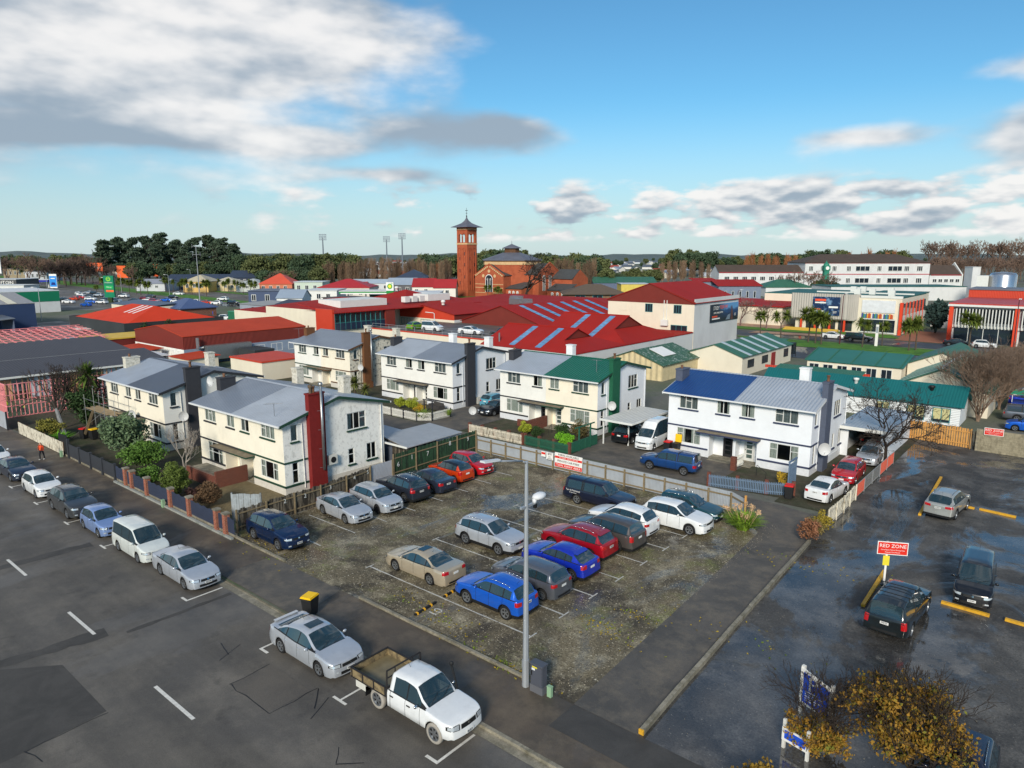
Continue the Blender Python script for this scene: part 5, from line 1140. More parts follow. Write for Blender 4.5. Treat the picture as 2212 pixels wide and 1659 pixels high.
for a,b,lb in YT:
    a=Vector(a);b=Vector(b);t=thing('wheel_stop',lb,'wheel stop',(a.x,a.y,0),math.atan2(b.y-a.y,b.x-a.x),'yellow timber stops');L_=(b-a).length;k=max(1,round(L_/2.6))
    for i in range(k):MB().box(L_*i/k+.01,L_*(i+1)/k-.01,-.09,.09,0,.14).build('timber',YELLP,t)
# garden bits
t=thing('outdoor_sofa','dark outdoor sofa in front of the black-chimney house','sofa',(-57.6,55.2,0),R(-10));SF=mat('dark wicker',(66,64,62),.9);MB().box(-.9,.9,-.4,.4,.1,.42).build('seat',SF,t);MB().box(-.9,.9,.25,.45,.42,.85).build('backrest',SF,t);MB().box(-1.05,-.9,-.4,.45,.1,.65).build('armrest',SF,t);MB().box(.9,1.05,-.4,.45,.1,.65).build('armrest',SF,t)
t=thing('garden_arch','black timber pergola arch over the white picket gate','pergola',(-55.3,51.2,0));MB().box(-.05,.05,-.05,.05,0,2.1).build('post',CHARC,t);MB().box(1.2,1.3,-.05,.05,0,2.1).build('post',CHARC,t);MB().box(-.2,1.5,-.06,.06,2.1,2.2).build('beam',CHARC,t)
t=thing('garden_arch','blue lattice panel beside the white sedan','trellis',(-17.0,52.6,0));lt=MB()
for k in range(11):lt.box(-.02,.02,.05+k*.13,.08+k*.13,.2,2.0);lt.box(-.02,.02,.03,1.42,.25+k*.16,.28+k*.16)
lt.build('lattice',BLP,t)['kind']='stuff';MB().box(-.05,.05,-.05,.05,0,2.2).build('post',BLP,t);MB().box(-.05,.05,1.45,1.55,0,2.2).build('post',BLP,t);MB().box(-.06,.06,-.1,1.6,2.15,2.25).build('beam',BLP,t)
# ------------------------------------------------------------------ vehicles in place
P_SIL=paint('silver',(188,194,202),.4);P_SIL2=paint('warm silver',(178,178,172),.5);P_WHT=paint('white',(226,229,230),0,.25);P_PEARL=paint('pearl white',(214,220,216),.1);P_GRY=paint('graphite',(78,80,82),.5);P_DBL=paint('dark blue grey',(48,56,74),.4);P_LBL=paint('light blue',(132,158,206),.35);P_KUG=paint('deep blue',(18,44,84),.5);P_BLK=paint('black',(22,24,30),.2);P_NVY=paint('navy',(22,30,54),.3);P_MID=paint('midnight grey',(44,50,62),.4)
P_ORG=paint('orange',(214,66,20),.3);P_RED=paint('red',(188,22,36),.15);P_RED2=paint('metallic red',(170,18,36),.35);P_BLU=paint('bright blue',(22,96,206),.3);P_COB=paint('cobalt',(22,52,186),.3);P_BGE=paint('champagne',(196,182,158),.45);P_STL=paint('steel grey',(104,108,116),.5);P_TEAL=paint('teal',(18,72,84),.35);P_RRS=paint('bronze grey',(92,88,86),.5);P_BL2=paint('mid blue',(28,70,128),.3);P_OLV=paint('black green',(28,34,36),.3);P_LIME=paint('lime',(112,168,40),.3);P_AQUA=paint('aqua',(96,170,196),.3);P_MAR=paint('maroon',(120,24,34),.3)
DTYRE=mat('dusty tyre',(158,153,144),.95,var=.15,scale=5)
GS='cars parked along the street';GL='cars in the gravel car park';GD='cars in the house driveways';GY='vehicles in the wet yard'
def placed(kind,name,label,mx,my,head,pm,side=1,cat=None,street=False,**k):
    """mx, my: middle between the two near wheels on the ground"""
    S=dict(BASE[kind]);S.update({q:v for q,v in k.items()if q in S});d=S['L']/2-S['fo']-S['wb']/2;c,s=math.cos(head),math.sin(head)
    if street:mx*=K;my*=K
    x=mx-d*c;y=my-d*s
    y+=side*(S['W']/2-.04)*abs(c);x-=side*(S['W']/2-.04)*abs(s)if abs(s)>.7 else 0
    return car(kind,name,label,cat or{'pickup':'pickup','mpv':'van','suv':'suv'}.get(kind,'car'),x,y,head,pm,z=RZ+.004 if street else .014,**k)
# along the street, noses to the right
placed('hatch','parked_car','white car cut by the left edge, last of the street row',-71.6,15.6,0,P_WHT,street=True,group=GS)
placed('sedan','parked_car','dark blue grey sedan parked in front of the walker',-65.6,15.6,0,P_DBL,street=True,group=GS,L=4.57,wb=2.64,fo=.9)
placed('hatch','parked_car','small white hatchback parked behind the graphite suv',-59.6,15.55,0,P_WHT,street=True,group=GS,L=3.85,hz=.66)
placed('suv','parked_suv','graphite suv with chrome grille parked on the street',-53.4,15.5,0,P_GRY,street=True,group=GS,L=4.8,wb=2.82,fo=.95,W=1.86,grille_m=CHROME,railm=BLK,clad=0)
placed('hatch','parked_car','pale blue round hatchback parked behind the white people carrier',-48.13,15.56,0,P_LBL,street=True,group=GS,L=3.7,H=1.52,wb=2.4,fo=.70,a1=3.2,rtop=3.2,rbase=3.58,W=1.66)
placed('mpv','parked_van','pearl white people carrier parked behind the silver saloon',-42.52,15.55,0,P_PEARL,street=True,group=GS)
placed('sedan','parked_car','silver saloon parked before the vehicle crossing',-37.25,15.7,0,P_SIL,street=True,group=GS,L=4.82,wb=2.77,plate='BZT547')
placed('sedan','parked_car','silver sedan with sunroof and rear wing behind the white flat-deck',-25.13,15.6,0,P_SIL,street=True,group=GS,L=4.78,W=1.88,H=1.5,wb=2.85,rim='a',sunroof=True,plate='HCY238',wr=.34,rtop=3.5,rbase=4.3,zdeck=1.08,a1=4.0,zrt=1.38,cowl=1.12,zcowl=1.0,zn=.82)
md=MB().slab([(-2.38,-.60,1.15),(-2.38,.60,1.15),(-2.18,.58,1.17),(-2.18,-.58,1.17)][::-1],.03).box(-2.33,-2.24,-.58,-.52,1.02,1.13).box(-2.33,-2.24,.52,.58,1.02,1.13).build('rear_wing',P_SIL,bpy.data.objects['parked_car.005'])
nv=placed('pickup','flat_deck_pickup','white double cab flat-deck ute at the front of the street row',-18.57,15.82,0,P_WHT,street=True,group=GS,L=5.5,wb=3.2,fo=.88,wr=.40,W=1.85,H=1.80,shell=3.42,rtop=3.32,rbase=3.40,zdeck=1.10,zrt=1.74,canopy=None,a1=3.12,C=3.2,B=2.36,wtop=1.95,zn=1.0,zcowl=1.13,belt=1.10,gc=.42,rim='s',lh=1.5,tyre_m=DTYRE,plate='RLE531',hz=.88,norear=1,gaps=(1.6,2.4,3.25),zp=.56,mirror=CHROME,handle=BLK)
DK=mat('deck timber',(136,120,88),.9,var=.3,scale=3,stain=((74,66,54),.8,4,.45,.62,1));STL=mat('black tray steel',(38,36,36),.6,var=.15,scale=4);DFL=mat('wet tray floor',(120,110,84),.35,var=.35,scale=1.5)
MB().box(-2.78,-.72,-.93,.93,.84,.92).build('deck_floor',DFL,nv);MB().box(-2.8,.9,-.42,-.30,.50,.66).box(-2.8,.9,.30,.42,.50,.66).build('chassis_rail',UNDER,nv)
for sg in(1,-1):MB().box(-2.80,-.72,sg*.93,sg*.97,.86,1.20).build('deck_side',DK,nv);MB().box(-2.82,-.70,sg*.92,sg*.985,1.20,1.245).box(-2.82,-.70,sg*.92,sg*.985,.82,.87).build('side_rail',STL,nv)
MB().box(-2.84,-2.80,-.97,.97,.86,1.20).build('tailboard',DK,nv);MB().box(-2.86,-2.79,-.985,.985,1.20,1.245).build('side_rail',STL,nv);MB().box(-.72,-.68,-.96,.96,.86,1.2).build('headboard',STL,nv)
for q in range(4):
    for sg in(1,-1):MB().box(-2.78+q*.68,-2.72+q*.68,sg*.965,sg*.99,.84,1.22).build('stake',STL,nv)
hb=MB().path([(-.70,-.9,.9),(-.70,-.86,1.86),(-.70,.86,1.86),(-.70,.9,.9)],.035).tube((-.70,-.86,1.55),(-.70,.86,1.55),.03,n=6).tube((-.7,-.45,1.2),(-.7,-.45,1.86),.025,n=5).tube((-.7,.45,1.2),(-.7,.45,1.86),.025,n=5);hb.build('headboard_frame',STL,nv)
MB().box(-2.55,-1.95,-.95,-.70,.50,.80).build('tool_box',mat('aircon white',(206,206,198),.5),nv);MB().box(-1.98,-1.95,-.94,-.66,.3,.7).box(-1.98,-1.95,.66,.94,.3,.7).build('mud_flap',BLK,nv)
MB().tube((1.35,.93,1.0),(1.0,.94,1.95),.04,n=8).ball((1.0,.95,2.0),.09,.08,.12).build('snorkel',BLK,nv)
# gravel car park
placed('suv','parked_suv','deep blue suv in the corner bay nearest the street fence',-37.9,21.7,0,P_KUG,group=GL,L=4.6,wb=2.71,clad=0,rails=0,plate='NWH583')
placed('sedan','parked_car','silver sedan nosed out of the bays by the old fence',-38.25,27.0,R(-3),P_SIL,group=GL,L=4.5,wb=2.64,W=1.76,plate='EFS917')
placed('hatch','parked_car','silver hatchback with black wheels nosed out by the old fence',-38.1,29.6,R(-3),P_SIL,group=GL,L=4.3,wb=2.6,fo=.9,H=1.48,W=1.76,rim='bd',rtop=3.6,rbase=4.1,a1=3.6,C=3.15)
placed('suv','parked_suv','dark grey suv backed out between silver hatchback and dark sedan',-38.3,32.2,R(177),P_MID,group=GL,tz=(.86,1.16),ta=(34,52),plate='GMT729')
placed('sedan','parked_car','dark grey sedan showing its tail beside the orange hatchback',-38.3,34.85,R(177),P_DBL,group=GL,L=4.62,wb=2.7,plate='JKT716')
placed('hatch','parked_car','orange hatchback with black roof by the green fence',-38.55,37.6,R(178),P_ORG,group=GL,roof_m=P_BLK,L=3.9,tz=(.72,.95),ta=(34,50))
placed('hatch','parked_car','red hatchback in the far corner bay by the green fence',-38.7,40.0,R(-2),P_RED,group=GL,L=3.75,wb=2.39)
placed('suv','parked_suv','silver suv alone in the middle row of the car park',-27.3,29.65,0,P_SIL,group=GL,wr=.37,rim='a')
placed('sedan','parked_car','champagne sedan with sunroof in the front middle bay',-27.65,24.4,R(180),P_BGE,group=GL,L=4.85,wb=2.77,W=1.84,sunroof=True,tz=(.80,.98))
placed('pickup','parked_pickup','navy canopy ute with side lettering in the far middle bay',-25.95,39.85,0,P_NVY,group=GL,L=5.2,wb=3.0,wr=.37,lh=1.3,canopy=3.55,a1=4.75,C=3.42,B=2.5,tz=(.8,1.05))
tq=bpy.data.objects['parked_pickup']
for i,(q,s_)in enumerate([('Tyre & Mechanical',.16),('Service Centre',.10)]):text_on(q,s_,(-1.62,-.93+.035,1.30-i*.22)if 0 else(-1.60,-.955,.98-i*.16),(1,0,0),SW,tq)
placed('suv','parked_suv','bright blue small suv in the front right bay',-22.05,24.2,R(180),P_BLU,group=GL,L=4.3,wb=2.58,H=1.64,W=1.80,rtop=3.85,rbase=4.2,a1=3.8,rim='a',tz=(.85,1.05),plate='PQR812')
placed('mpv','parked_car','steel grey tall hatchback beside the bright blue suv',-21.95,26.9,R(180),P_STL,cat='car',group=GL,L=4.36,wb=2.7,fo=.88,H=1.56,W=1.78,rtop=3.95,rbase=4.28,zrt=1.46,cowl=.98,wtop=1.75,zn=.86,a0=1.3,a1=3.85,B=2.3,C=3.15,tz=(.84,1.0),rim='b')
placed('suv','parked_suv','cobalt blue coupe-style suv with dark windows',-22.0,29.6,R(180),P_COB,group=GL,L=4.36,wb=2.64,H=1.56,rtop=3.55,rbase=4.2,zrt=1.46,a1=3.55,C=3.1,zdeck=1.1,rails=0,spoiler=True,tz=(.84,1.06))
placed('suv','parked_suv','red suv with silver roof rails in the right bays',-22.75,32.45,R(180),P_RED2,group=GL,L=4.57,wb=2.72,rails=1,tz=(.86,1.06),spoiler=True,plate='PHZ105')
placed('suv','parked_suv','bronze grey large suv with roof bars in the right bays',-22.3,34.55,R(180),P_RRS,group=GL,L=4.78,wb=2.75,W=1.92,H=1.78,wr=.385,zn=1.02,zcowl=1.2,belt=1.18,zdeck=1.2,rtop=4.4,rbase=4.66,zrt=1.70,a1=4.35,C=3.4,B=2.5,tz=(.82,1.14),ta=(38,52),rails=0)
placed('suv','parked_suv','white suv facing away between bronze suv and white suv',-22.55,37.15,R(180),P_WHT,group=GL,L=4.48,wb=2.67,tz=(.84,1.0),rails=0,clad=0)
placed('suv','parked_suv','white suv facing out at the end of the right bays',-20.05,39.7,0,P_WHT,group=GL,L=4.48,wb=2.67,rails=0,clad=0,plate='NKP264')
placed('suv','parked_car','teal green estate car by the iron fence',-20.3,42.15,0,P_TEAL,cat='car',group=GL,L=4.3,wb=2.55,W=1.70,H=1.50,wr=.31,zn=.8,zcowl=.98,belt=.97,zdeck=.98,rtop=3.95,rbase=4.2,zrt=1.42,a1=3.9,C=3.2,gc=.2)
# row of driveways
placed('pickup','parked_pickup','blue ute with dark canopy across the drive of the blue-roofed house',-26.2,50.65,R(184),P_BL2,group=GD,L=4.85,wb=2.95,wr=.37,W=1.70,H=1.72,canopy=3.35,rtop=4.7,rbase=4.78,a1=4.55,C=3.2,B=2.4,cowl=1.2,wtop=1.85,tz=(.72,.92),gc=.42,blank=((3.2,3.42),))
car('mpv','camper_van','white high-top camper van parked beside the carport','camper van',-31.0,57.3,R(-86),P_WHT,group=GD,z=.018,L=4.7,W=1.70,H=2.55,fo=.85,wb=2.57,wr=.32,zn=.98,cowl=.42,zcowl=1.22,wtop=1.12,rtop=4.45,zrt=2.35,rbase=4.62,zdeck=1.15,belt=1.16,a0=.75,a1=4.3,B=1.75,C=3.0,wroof=.62,roofp=[(.42,1.22),(1.12,1.86),(1.35,2.05),(1.75,2.40),(2.3,2.53),(4.0,2.5),(4.4,2.36),(4.62,1.15)],hz=.80,zp=.5)
car('suv','parked_suv','black suv backed into the white carport','suv',-33.6,57.8,R(90),P_BLK,group=GD,z=.018,L=4.6)
car('sedan','parked_car','white small sedan with its tail to the lane beside the blue-roofed house','car',-14.3,53.0,R(84),P_WHT,group=GD,z=.022,L=4.4,W=1.70,wb=2.6,H=1.52,rtop=3.3,rbase=3.95,a1=3.6,zdeck=1.08,plate='HNK175')
car('hatch','parked_car','red hatchback facing the lane behind the white sedan','car',-14.35,58.6,R(-88),P_RED,group=GD,z=.022,L=4.4,W=1.75,wb=2.64,fo=.9,H=1.47,rtop=3.7,rbase=4.2,a1=3.7,C=3.2)
car('hatch','parked_car','silver hatchback half inside the white garage','car',-14.2,64.6,R(-88),P_SIL,group=GD,z=.022,L=3.7)
car('suv','parked_suv','dark suv with red tail lights deep inside the white garage','suv',-15.2,70.6,R(90),P_BLK,group=GD,z=.022)
car('hatch','parked_car','aqua hatchback between the black-chimney and green-chimney houses','car',-54.2,61.4,R(95),P_AQUA,group=GD,z=.022,L=3.8)
car('sedan','parked_car','black sedan nose by the cream picket fence post','car',-51.3,58.4,R(-88),P_BLK,group=GD,z=.022)
car('sedan','parked_car','dark blue car in the yard of the mould-streaked house','car',-88.6,60.5,R(80),P_NVY,group=GD,z=.01)
# wet yard
car('suv','parked_suv','silver suv parked by yellow timbers in the wet yard','suv',-7.0,55.0,R(84),P_SIL2,group=GY,z=.016,L=4.6,tz=(.90,1.06),ta=(26,50),plate='GUR825',H=1.69)
pk=car('pickup','parked_pickup','black ute with canopy and roof bars in the wet yard','pickup',-6.15,36.5,R(88),P_OLV,group=GY,z=.016,L=5.1,W=1.92,H=1.84,canopy=3.4,a1=4.75,C=3.28,B=2.4,tz=(.74,1.08),ta=(38,50),plate='FFR759',rtop=4.88,rbase=5.04,zdeck=1.12,zrt=1.74)
for xx in(-.4,-1.5):MB().tube((xx,-.74,1.93),(xx,.74,1.93),.022,n=6).box(xx-.02,xx+.02,-.72,-.68,1.8,1.93).box(xx-.02,xx+.02,.68,.72,1.8,1.93).build('roof_bar',BLK,pk)
car('mpv','parked_van','black people carrier facing the yellow timber in the wet yard','van',-3.75,42.3,R(-86),P_BLK,group=GY,z=.016,L=4.7,W=1.73,H=1.83,plate='RSF491',grille_m=BLK)
car('suv','parked_suv','dark blue car at the lower right corner of the yard','suv',-1.9,24.9,R(-88),P_NVY,group=GY,z=.016,L=4.6,H=1.62,rails=1)
# lot beyond the block wall
GR_='cars beyond the block wall'
car('sedan','parked_car','white sedan in the lot beyond the block wall','car',-6.0,106.5,R(10),P_WHT,group=GR_)
car('pickup','parked_pickup','grey canopy ute in the lot beyond the block wall','pickup',-4.9,91.5,R(5),P_STL,group=GR_)
car('hatch','parked_car','blue hatchback right behind the block wall','car',-4.8,86.6,R(185),P_BLU,group=GR_)
car('sedan','parked_car','blue sedan beside the white sedan in the far lot','car',-5.6,101.5,R(5),P_COB,group=GR_)
t=thing('market_trailer','blue trailer with green canopy in the lot beyond the block wall','trailer',(-7.2,95.2,0));MB().box(0,4.5,0,2.1,.35,1.3).build('body',mat('trailer blue',(28,58,150),.5),t);MB().slab([(-.1,-.2,2.3),(4.6,-.2,2.3),(4.6,2.3,2.4),(-.1,2.3,2.4)],.06).build('canopy',mat('canopy green',(40,160,120),.6),t)
for px in(0.05,2.2,4.4):MB().box(px-.03,px+.03,.02,.08,1.3,2.28).build('post',FRW,t)
# rooftop deck, far street
for kind,lb,x,y,h,pm,z in[('hatch','lime green hatchback on the roof car park',-101.5,92.3,95,P_LIME,3.36),('mpv','white tall hatchback on the roof car park',-97.0,92.4,5,P_WHT,3.36),('sedan','white sedan on the roof car park',-87.6,92.9,8,P_WHT,3.36),('pickup','dark ute at the right end of the roof car park',-79.6,92.8,190,P_GRY,3.36),
        ('pickup','black ute driving past the grey ribbed college',-38.6,156.2,0,P_OLV,.02),('sedan','white car behind the black ute on the wide street',-44.0,158.0,0,P_WHT,.02),('sedan','dark sedan parked before the red-columned college',-21.8,160.4,0,P_BLK,.02),('hatch','white car right of the dark sedan by the red columns',-17.4,160.6,0,P_WHT,.02),
        ('suv','red estate suv in the service yard at the left',-181.8,53.0,62,P_MAR,.02),('sedan','white sedan cut by the left edge in the service yard',-187.5,44.5,62,P_WHT,.02),('hatch','white car beside the grey shed by the blue round sign',-183.0,97.6,30,P_WHT,.02),('sedan','dark car beside the brick house with blue roof',-184.5,92.0,30,P_BLK,.02),('hatch','silver car beyond the pink timber frame',-155.0,51.0,80,P_SIL,.02)]:
    car(kind,{'pickup':'parked_pickup','suv':'parked_suv'}.get(kind,'parked_car'),lb,{'pickup':'pickup','suv':'suv'}.get(kind,'car'),x,y,R(h),pm,z=z,detail=1,L=4.3 if kind=='mpv' else BASE[kind]['L'])
# ------------------------------------------------------------------ people
def person(label,x,y,rz,jacket,legs,hair,h=1.62,stride=.12,z=0):
    J=[(0,0,.95),(0,0,1.12),(0,0,1.34),(0,0,1.44),(0,.02,1.56),(0,.015,1.66),(.18,0,1.38),(.27,.02,1.12),(.25,.12,.90),(-.18,0,1.38),(-.28,-.02,1.12),(-.29,.06,.90),(.09,0,.90),(.10,stride,.50),(.10,stride*.9,.08),(.12,stride*.9+.16,.04),(-.09,0,.90),(-.10,-stride,.50),(-.10,-stride*1.5,.08),(-.12,-stride*1.5+.16,.04)]
    Rr=[(.17,.13),(.17,.12),(.19,.12),(.06,.06),(.085,.10),(.08,.09),(.075,.075),(.055,.055),(.04,.04),(.075,.075),(.055,.055),(.04,.04),(.10,.10),(.07,.07),(.05,.05),(.045,.04),(.10,.10),(.07,.07),(.05,.05),(.045,.04)]
    E_=[(0,1),(1,2),(2,3),(3,4),(4,5),(2,6),(6,7),(7,8),(2,9),(9,10),(10,11),(0,12),(12,13),(13,14),(14,15),(0,16),(16,17),(17,18),(18,19)]
    me=bpy.data.meshes.new('p');me.from_pydata(J,E_,[]);ob=bpy.data.objects.new('p',me);col.objects.link(ob);mo=ob.modifiers.new('s','SKIN')
    for v,r_ in zip(me.skin_vertices[0].data,Rr):v.radius=r_
    me.skin_vertices[0].data[0].use_root=True
    sb=ob.modifiers.new('u','SUBSURF');sb.levels=2
    m2=bpy.data.meshes.new_from_object(ob.evaluated_get(bpy.context.evaluated_depsgraph_get()));m2.name='body';bpy.data.objects.remove(ob)
    m2.materials.clear()
    for q in(mat('skin',(196,150,124),.6,var=.05),jacket,legs,mat('white trainer',(226,226,222),.7),hair):m2.materials.append(q)
    for pg in m2.polygons:
        c=pg.center;zz=c.z
        pg.material_index=3 if zz<.10 else(0 if abs(c.x)>.2 and zz<.95 else(2 if zz<.92 else(1 if zz<1.44 else(4 if(zz>1.63 or c.y<-.0)else 0))));pg.use_smooth=True
    t=thing('person',label,'person',(x,y,z),rz);t.scale=(h/1.75,)*3;link('body',m2,t)
    return t
cam_j=mat('red camouflage jacket',(226,74,34),.8,var=.2,scale=5,stain=[((70,22,16),.95,6,.48,.54,1),((246,120,60),.8,8,.55,.6,1)])
person('person in a red and orange patterned jacket and black trousers walking on the footpath',-69.3,19.3,R(205),cam_j,mat('black trousers',(22,24,32),.8),mat('dark hair',(30,26,28),.7))
hv=mat('hi-vis vest',(190,222,40),.7,var=.15,scale=5);person('worker in a yellow hi-vis vest at the left of the site gate',-93.5,23.2,R(200),hv,mat('dark work trousers',(34,38,52),.8),mat('dark hair',(30,26,28),.7));person('worker in a hi-vis vest crouched near the pink wall frame',-91.5,24.4,R(160),hv,mat('dark work trousers',(34,38,52),.8),mat('orange hard hat',(236,96,30),.5),1.3)
# ------------------------------------------------------------------ gardens and near trees
L_OLV=leafmat('grey olive',(96,116,84));L_DK=leafmat('dark green',(52,74,40));L_MID=leafmat('mid green',(84,116,48));L_YEL=leafmat('yellow green',(150,160,50));L_BRI=leafmat('bright green',(110,170,40));L_BRN=leafmat('brown hedge',(104,82,60));L_AUT=mat('leaf autumn',(146,112,44),.8,var=.4,scale=2,spec=.2,stain=[((170,126,44),.8,5,.54,.62,1),((104,112,44),.9,3.5,.52,.6,1),((92,62,40),.8,4,.56,.64,1)]);L_CAB=leafmat('cabbage tree',(98,112,44));L_GOLD=leafmat('golden shrub',(176,146,44))
tree('olive_tree','round grey-green tree behind the charcoal fence',-62.7,23.4,leafy_meshes('olive',2,4.4,2.1,42,150,.16,L_OLV,BARKP,.85,True,.36,.09,clump_r=.34,zc=.62),1.0)
tree('bare_tree','bare dark tree at the left end of the white board fence',-80.6,24.4,bare_meshes('darkbare',5,5.4,.17,6,.75,(2,3),.08,.76,BARKD,minr=.012),1.12)
tree('bare_tree','second bare dark tree by the pink timber frame',-84.5,27.5,bare_meshes('darkbare2',8,4.6,.13,5,.8,(2,3),.05,.78,BARKD,stems=5,minr=.013),1.15)
tree('cabbage_tree','shaggy cabbage tree before the pink framed building',-80.0,27.2,cabbage_meshes('cord1',3,6.0,1,leafmat('palm green',(84,106,44)),1.7),1.05)
tree('evergreen_shrub','dark evergreen mass beside the scaffold',-79.2,26.2,leafy_meshes('dkshrub',12,4.6,1.7,34,130,.16,L_DK,BARKD,1.2,True,.2,.1,zc=.5),1.0,cat='shrub')
tree('evergreen_shrub','tall dark ivy-clad shrub behind the scaffold',-77.4,29.2,leafy_meshes('dkshrub',12,4.6,1.7,34,130,.16,L_DK,BARKD,1.2),.9,1.2,cat='shrub')
tree('shrub','yellow-green shrub leaning over the white board fence',-77.6,22.5,leafy_meshes('ygshrub',14,1.9,1.3,22,120,.11,leafmat('dry green',(128,124,56)),BARK,.6,False,zc=.55),1.0,cat='shrub')
tree('fern','bright green fern beside the charcoal post',-74.6,22.6,blade_clump('fernb',3,120,1.2,.05,L_BRI,1.3),1.1,cat='fern')
tree('fallen_trunk','grey leaning trunk behind the white board fence',-76.3,23.4,(MB().tube((0,0,0),(-2.6,.3,2.4),.26,.16,8).mesh('trunk',mat('grey bark',(122,124,124),.95,var=.3,scale=3)),MB().tube((-2.4,.3,2.2),(-3.6,.2,3.6),.13,.05,6).tube((-2.4,.3,2.2),(-2.6,.9,3.5),.1,.04,6).mesh('crown',BARKD)))
tree('shrub','feathery green shrub between the grey-green tree and the pale bare tree',-58.6,23.4,leafy_meshes('fern2',16,3.0,1.8,34,140,.12,L_MID,BARK,.55,True,.2,.06,flat=.6,zc=.6),1.0,cat='shrub')
tree('bare_tree','small pale bare tree in front of the cream house',-53.6,24.3,bare_meshes('palebare',23,3.9,.085,5,.62,(2,3),.18,.74,BARKP,minr=.009),1.0)
tree('shrub','leafy shrub at the foot of the navy fence',-55.8,22.6,leafy_meshes('lshrub',18,1.5,1.1,16,110,.12,L_MID,BARK,.55,False,zc=.5),1.0,cat='shrub')
tree('conical_bush','clipped conical green bush behind the navy fence',-51.0,22.4,leafy_meshes('cone',20,2.4,1.05,60,150,.075,leafmat('cypress',(92,108,48)),BARK,1.25,False,clump_r=.38,shell=.75,zc=.5),1.05,cat='shrub')
tree('brown_hedge','brown winter hedge bush at the deck corner',-46.9,22.7,leafy_meshes('brownh',22,1.9,.85,46,140,.07,L_BRN,BARK,1.1,False,clump_r=.4,shell=.75,zc=.5),1.05,cat='shrub')
tree('shrub','dark low shrub between conical bush and brown hedge',-48.9,22.6,leafy_meshes('lowdk',24,1.2,.8,12,100,.09,leafmat('plum',(72,50,46)),BARK,.6,False,zc=.45),1.0,cat='shrub')
for i,(x,y,s,lb,mm)in enumerate([(-61.4,53.1,1.0,'clipped ball shrub nearest the multicoloured porch post','ball'),(-59.4,53.2,1.1,'clipped ball shrub second from the porch post','ball'),(-57.9,53.0,.8,'golden low shrub by the outdoor sofa','gold'),(-42.6,52.7,1.0,'round yellow-green shrub inside the green pickets','ball'),(-41.0,52.6,.8,'small dark round shrub beside the yellow-green one','dk'),(-38.9,53.9,1.0,'dark green shrub under the green string course','dk'),(-37.6,55.0,1.1,'brown-green shrub beside the dark green shrub','br'),(-37.5,52.4,.9,'bright lime low hedge inside the green pickets','lime')]):
    spec={'ball':(L_YEL,1.5,.75),'gold':(L_GOLD,1.1,.8),'dk':(L_DK,1.5,.8),'br':(leafmat('brown green',(92,84,50)),1.5,1.0),'lime':(L_BRI,1.0,1.0)}[mm]
    tree('shrub',lb,x,y,leafy_meshes('sh'+mm,30+i,spec[1],spec[2],24,110,.085,spec[0],BARK,.8,False,clump_r=.42,shell=.7,zc=.55),s,i,cat='shrub',group='clipped garden shrubs')
tree('yucca','spiky green yucca at the corner of the white picket fence',-55.1,50.7,blade_clump('yucca',5,140,1.5,.04,leafmat('yucca',(116,140,60)),1.2),1.0,cat='yucca');tree('potted_yucca','small spiky pot plant at the gate of the black-chimney house',-53.4,53.0,blade_clump('yucca2',6,70,.9,.03,leafmat('yucca',(116,140,60)),1.0),.9,cat='plant',z=.4)
tree('tree_fern','tree fern between the mould-streaked and black-chimney houses',-68.6,52.3,cabbage_meshes('tfern',9,2.6,1,leafmat('fern green',(96,104,52)),1.2),1.0);tree('tree_fern','small tree fern left of the black-chimney house porch',-66.2,51.9,cabbage_meshes('tfern',9,2.6,1,L_MID),.8,1)
t=tree('agapanthus','agapanthus clump with seed heads at the end of the iron fence',-16.5,42.9,blade_clump('agap',7,420,1.0,.03,leafmat('agapanthus',(120,150,50)),1.5),1.5,cat='plant');rn=random.Random(3)
hd=MB()
for k in range(16):a=rn.uniform(0,6.28);r_=rn.uniform(.2,.9);p=Vector((math.cos(a)*r_,math.sin(a)*r_,rn.uniform(.75,1.15)));hd.tube((p.x*.4,p.y*.4,.2),p,.008,n=4);leaves(hd,p,.11,26,.05,rn)
hd.build('seed_heads',mat('seed head',(196,164,128),.9,var=.2),t)
for k,(x,y,s)in enumerate([(-12.55,43.4,1.0),(-12.6,44.6,.9),(-12.5,45.8,1.0)]):tree('roadside_shrub',['reddish twiggy shrub nearest the driveway kerb','brown twiggy shrub in the middle of the driveway clump','yellow-green shrub against the white pickets'][k],x,y,leafy_meshes('road%d'%k,50+k,1.7,.8,16,70,.10,[mat('leaf russet',(134,92,66),.8,var=.35,scale=4),leafmat('drab',(112,100,62)),leafmat('dry yellow',(148,132,52))][k],BARK,.9,True,.2,.04,shell=.2,zc=.5),s,k,cat='shrub',group='roadside shrubs')
tree('bare_tree','dense bare tree in front of the white garage',-13.3,65.6,bare_meshes('gar',41,5.2,.20,7,.72,(2,3),.04,.80,BARKD,minr=.011),1.0)
tree('autumn_shrub','large shrub with yellow-brown leaves at the lower right',-3.6,25.2,(bare_meshes('autb',61,3.9,.07,5,.7,(2,3),.12,.75,BARKD,stems=5)[1],leafy_meshes('aut',60,3.4,2.35,130,70,.085,L_AUT,BARK,.55,False,clump_r=.20,shell=.1,zc=.60)[1]),1.0,cat='shrub')
tree('autumn_shrub','second yellow-brown shrub hiding the blue sign posts',-6.2,24.2,(bare_meshes('autb',61,3.6,.10,4)[1],leafy_meshes('aut2',62,2.0,1.7,70,60,.085,L_AUT,BARK,.5,False,clump_r=.22,shell=.1,zc=.5)[1]),.8,2,cat='shrub')
tree('autumn_shrub','low yellow-brown bush in the bottom corner by the footpath',-7.0,20.9,leafy_meshes('aut3',63,1.0,1.0,24,80,.09,mat('leaf mustard',(136,110,36),.8,var=.35,scale=4),BARK,.5,False,zc=.5),1.0,cat='shrub')
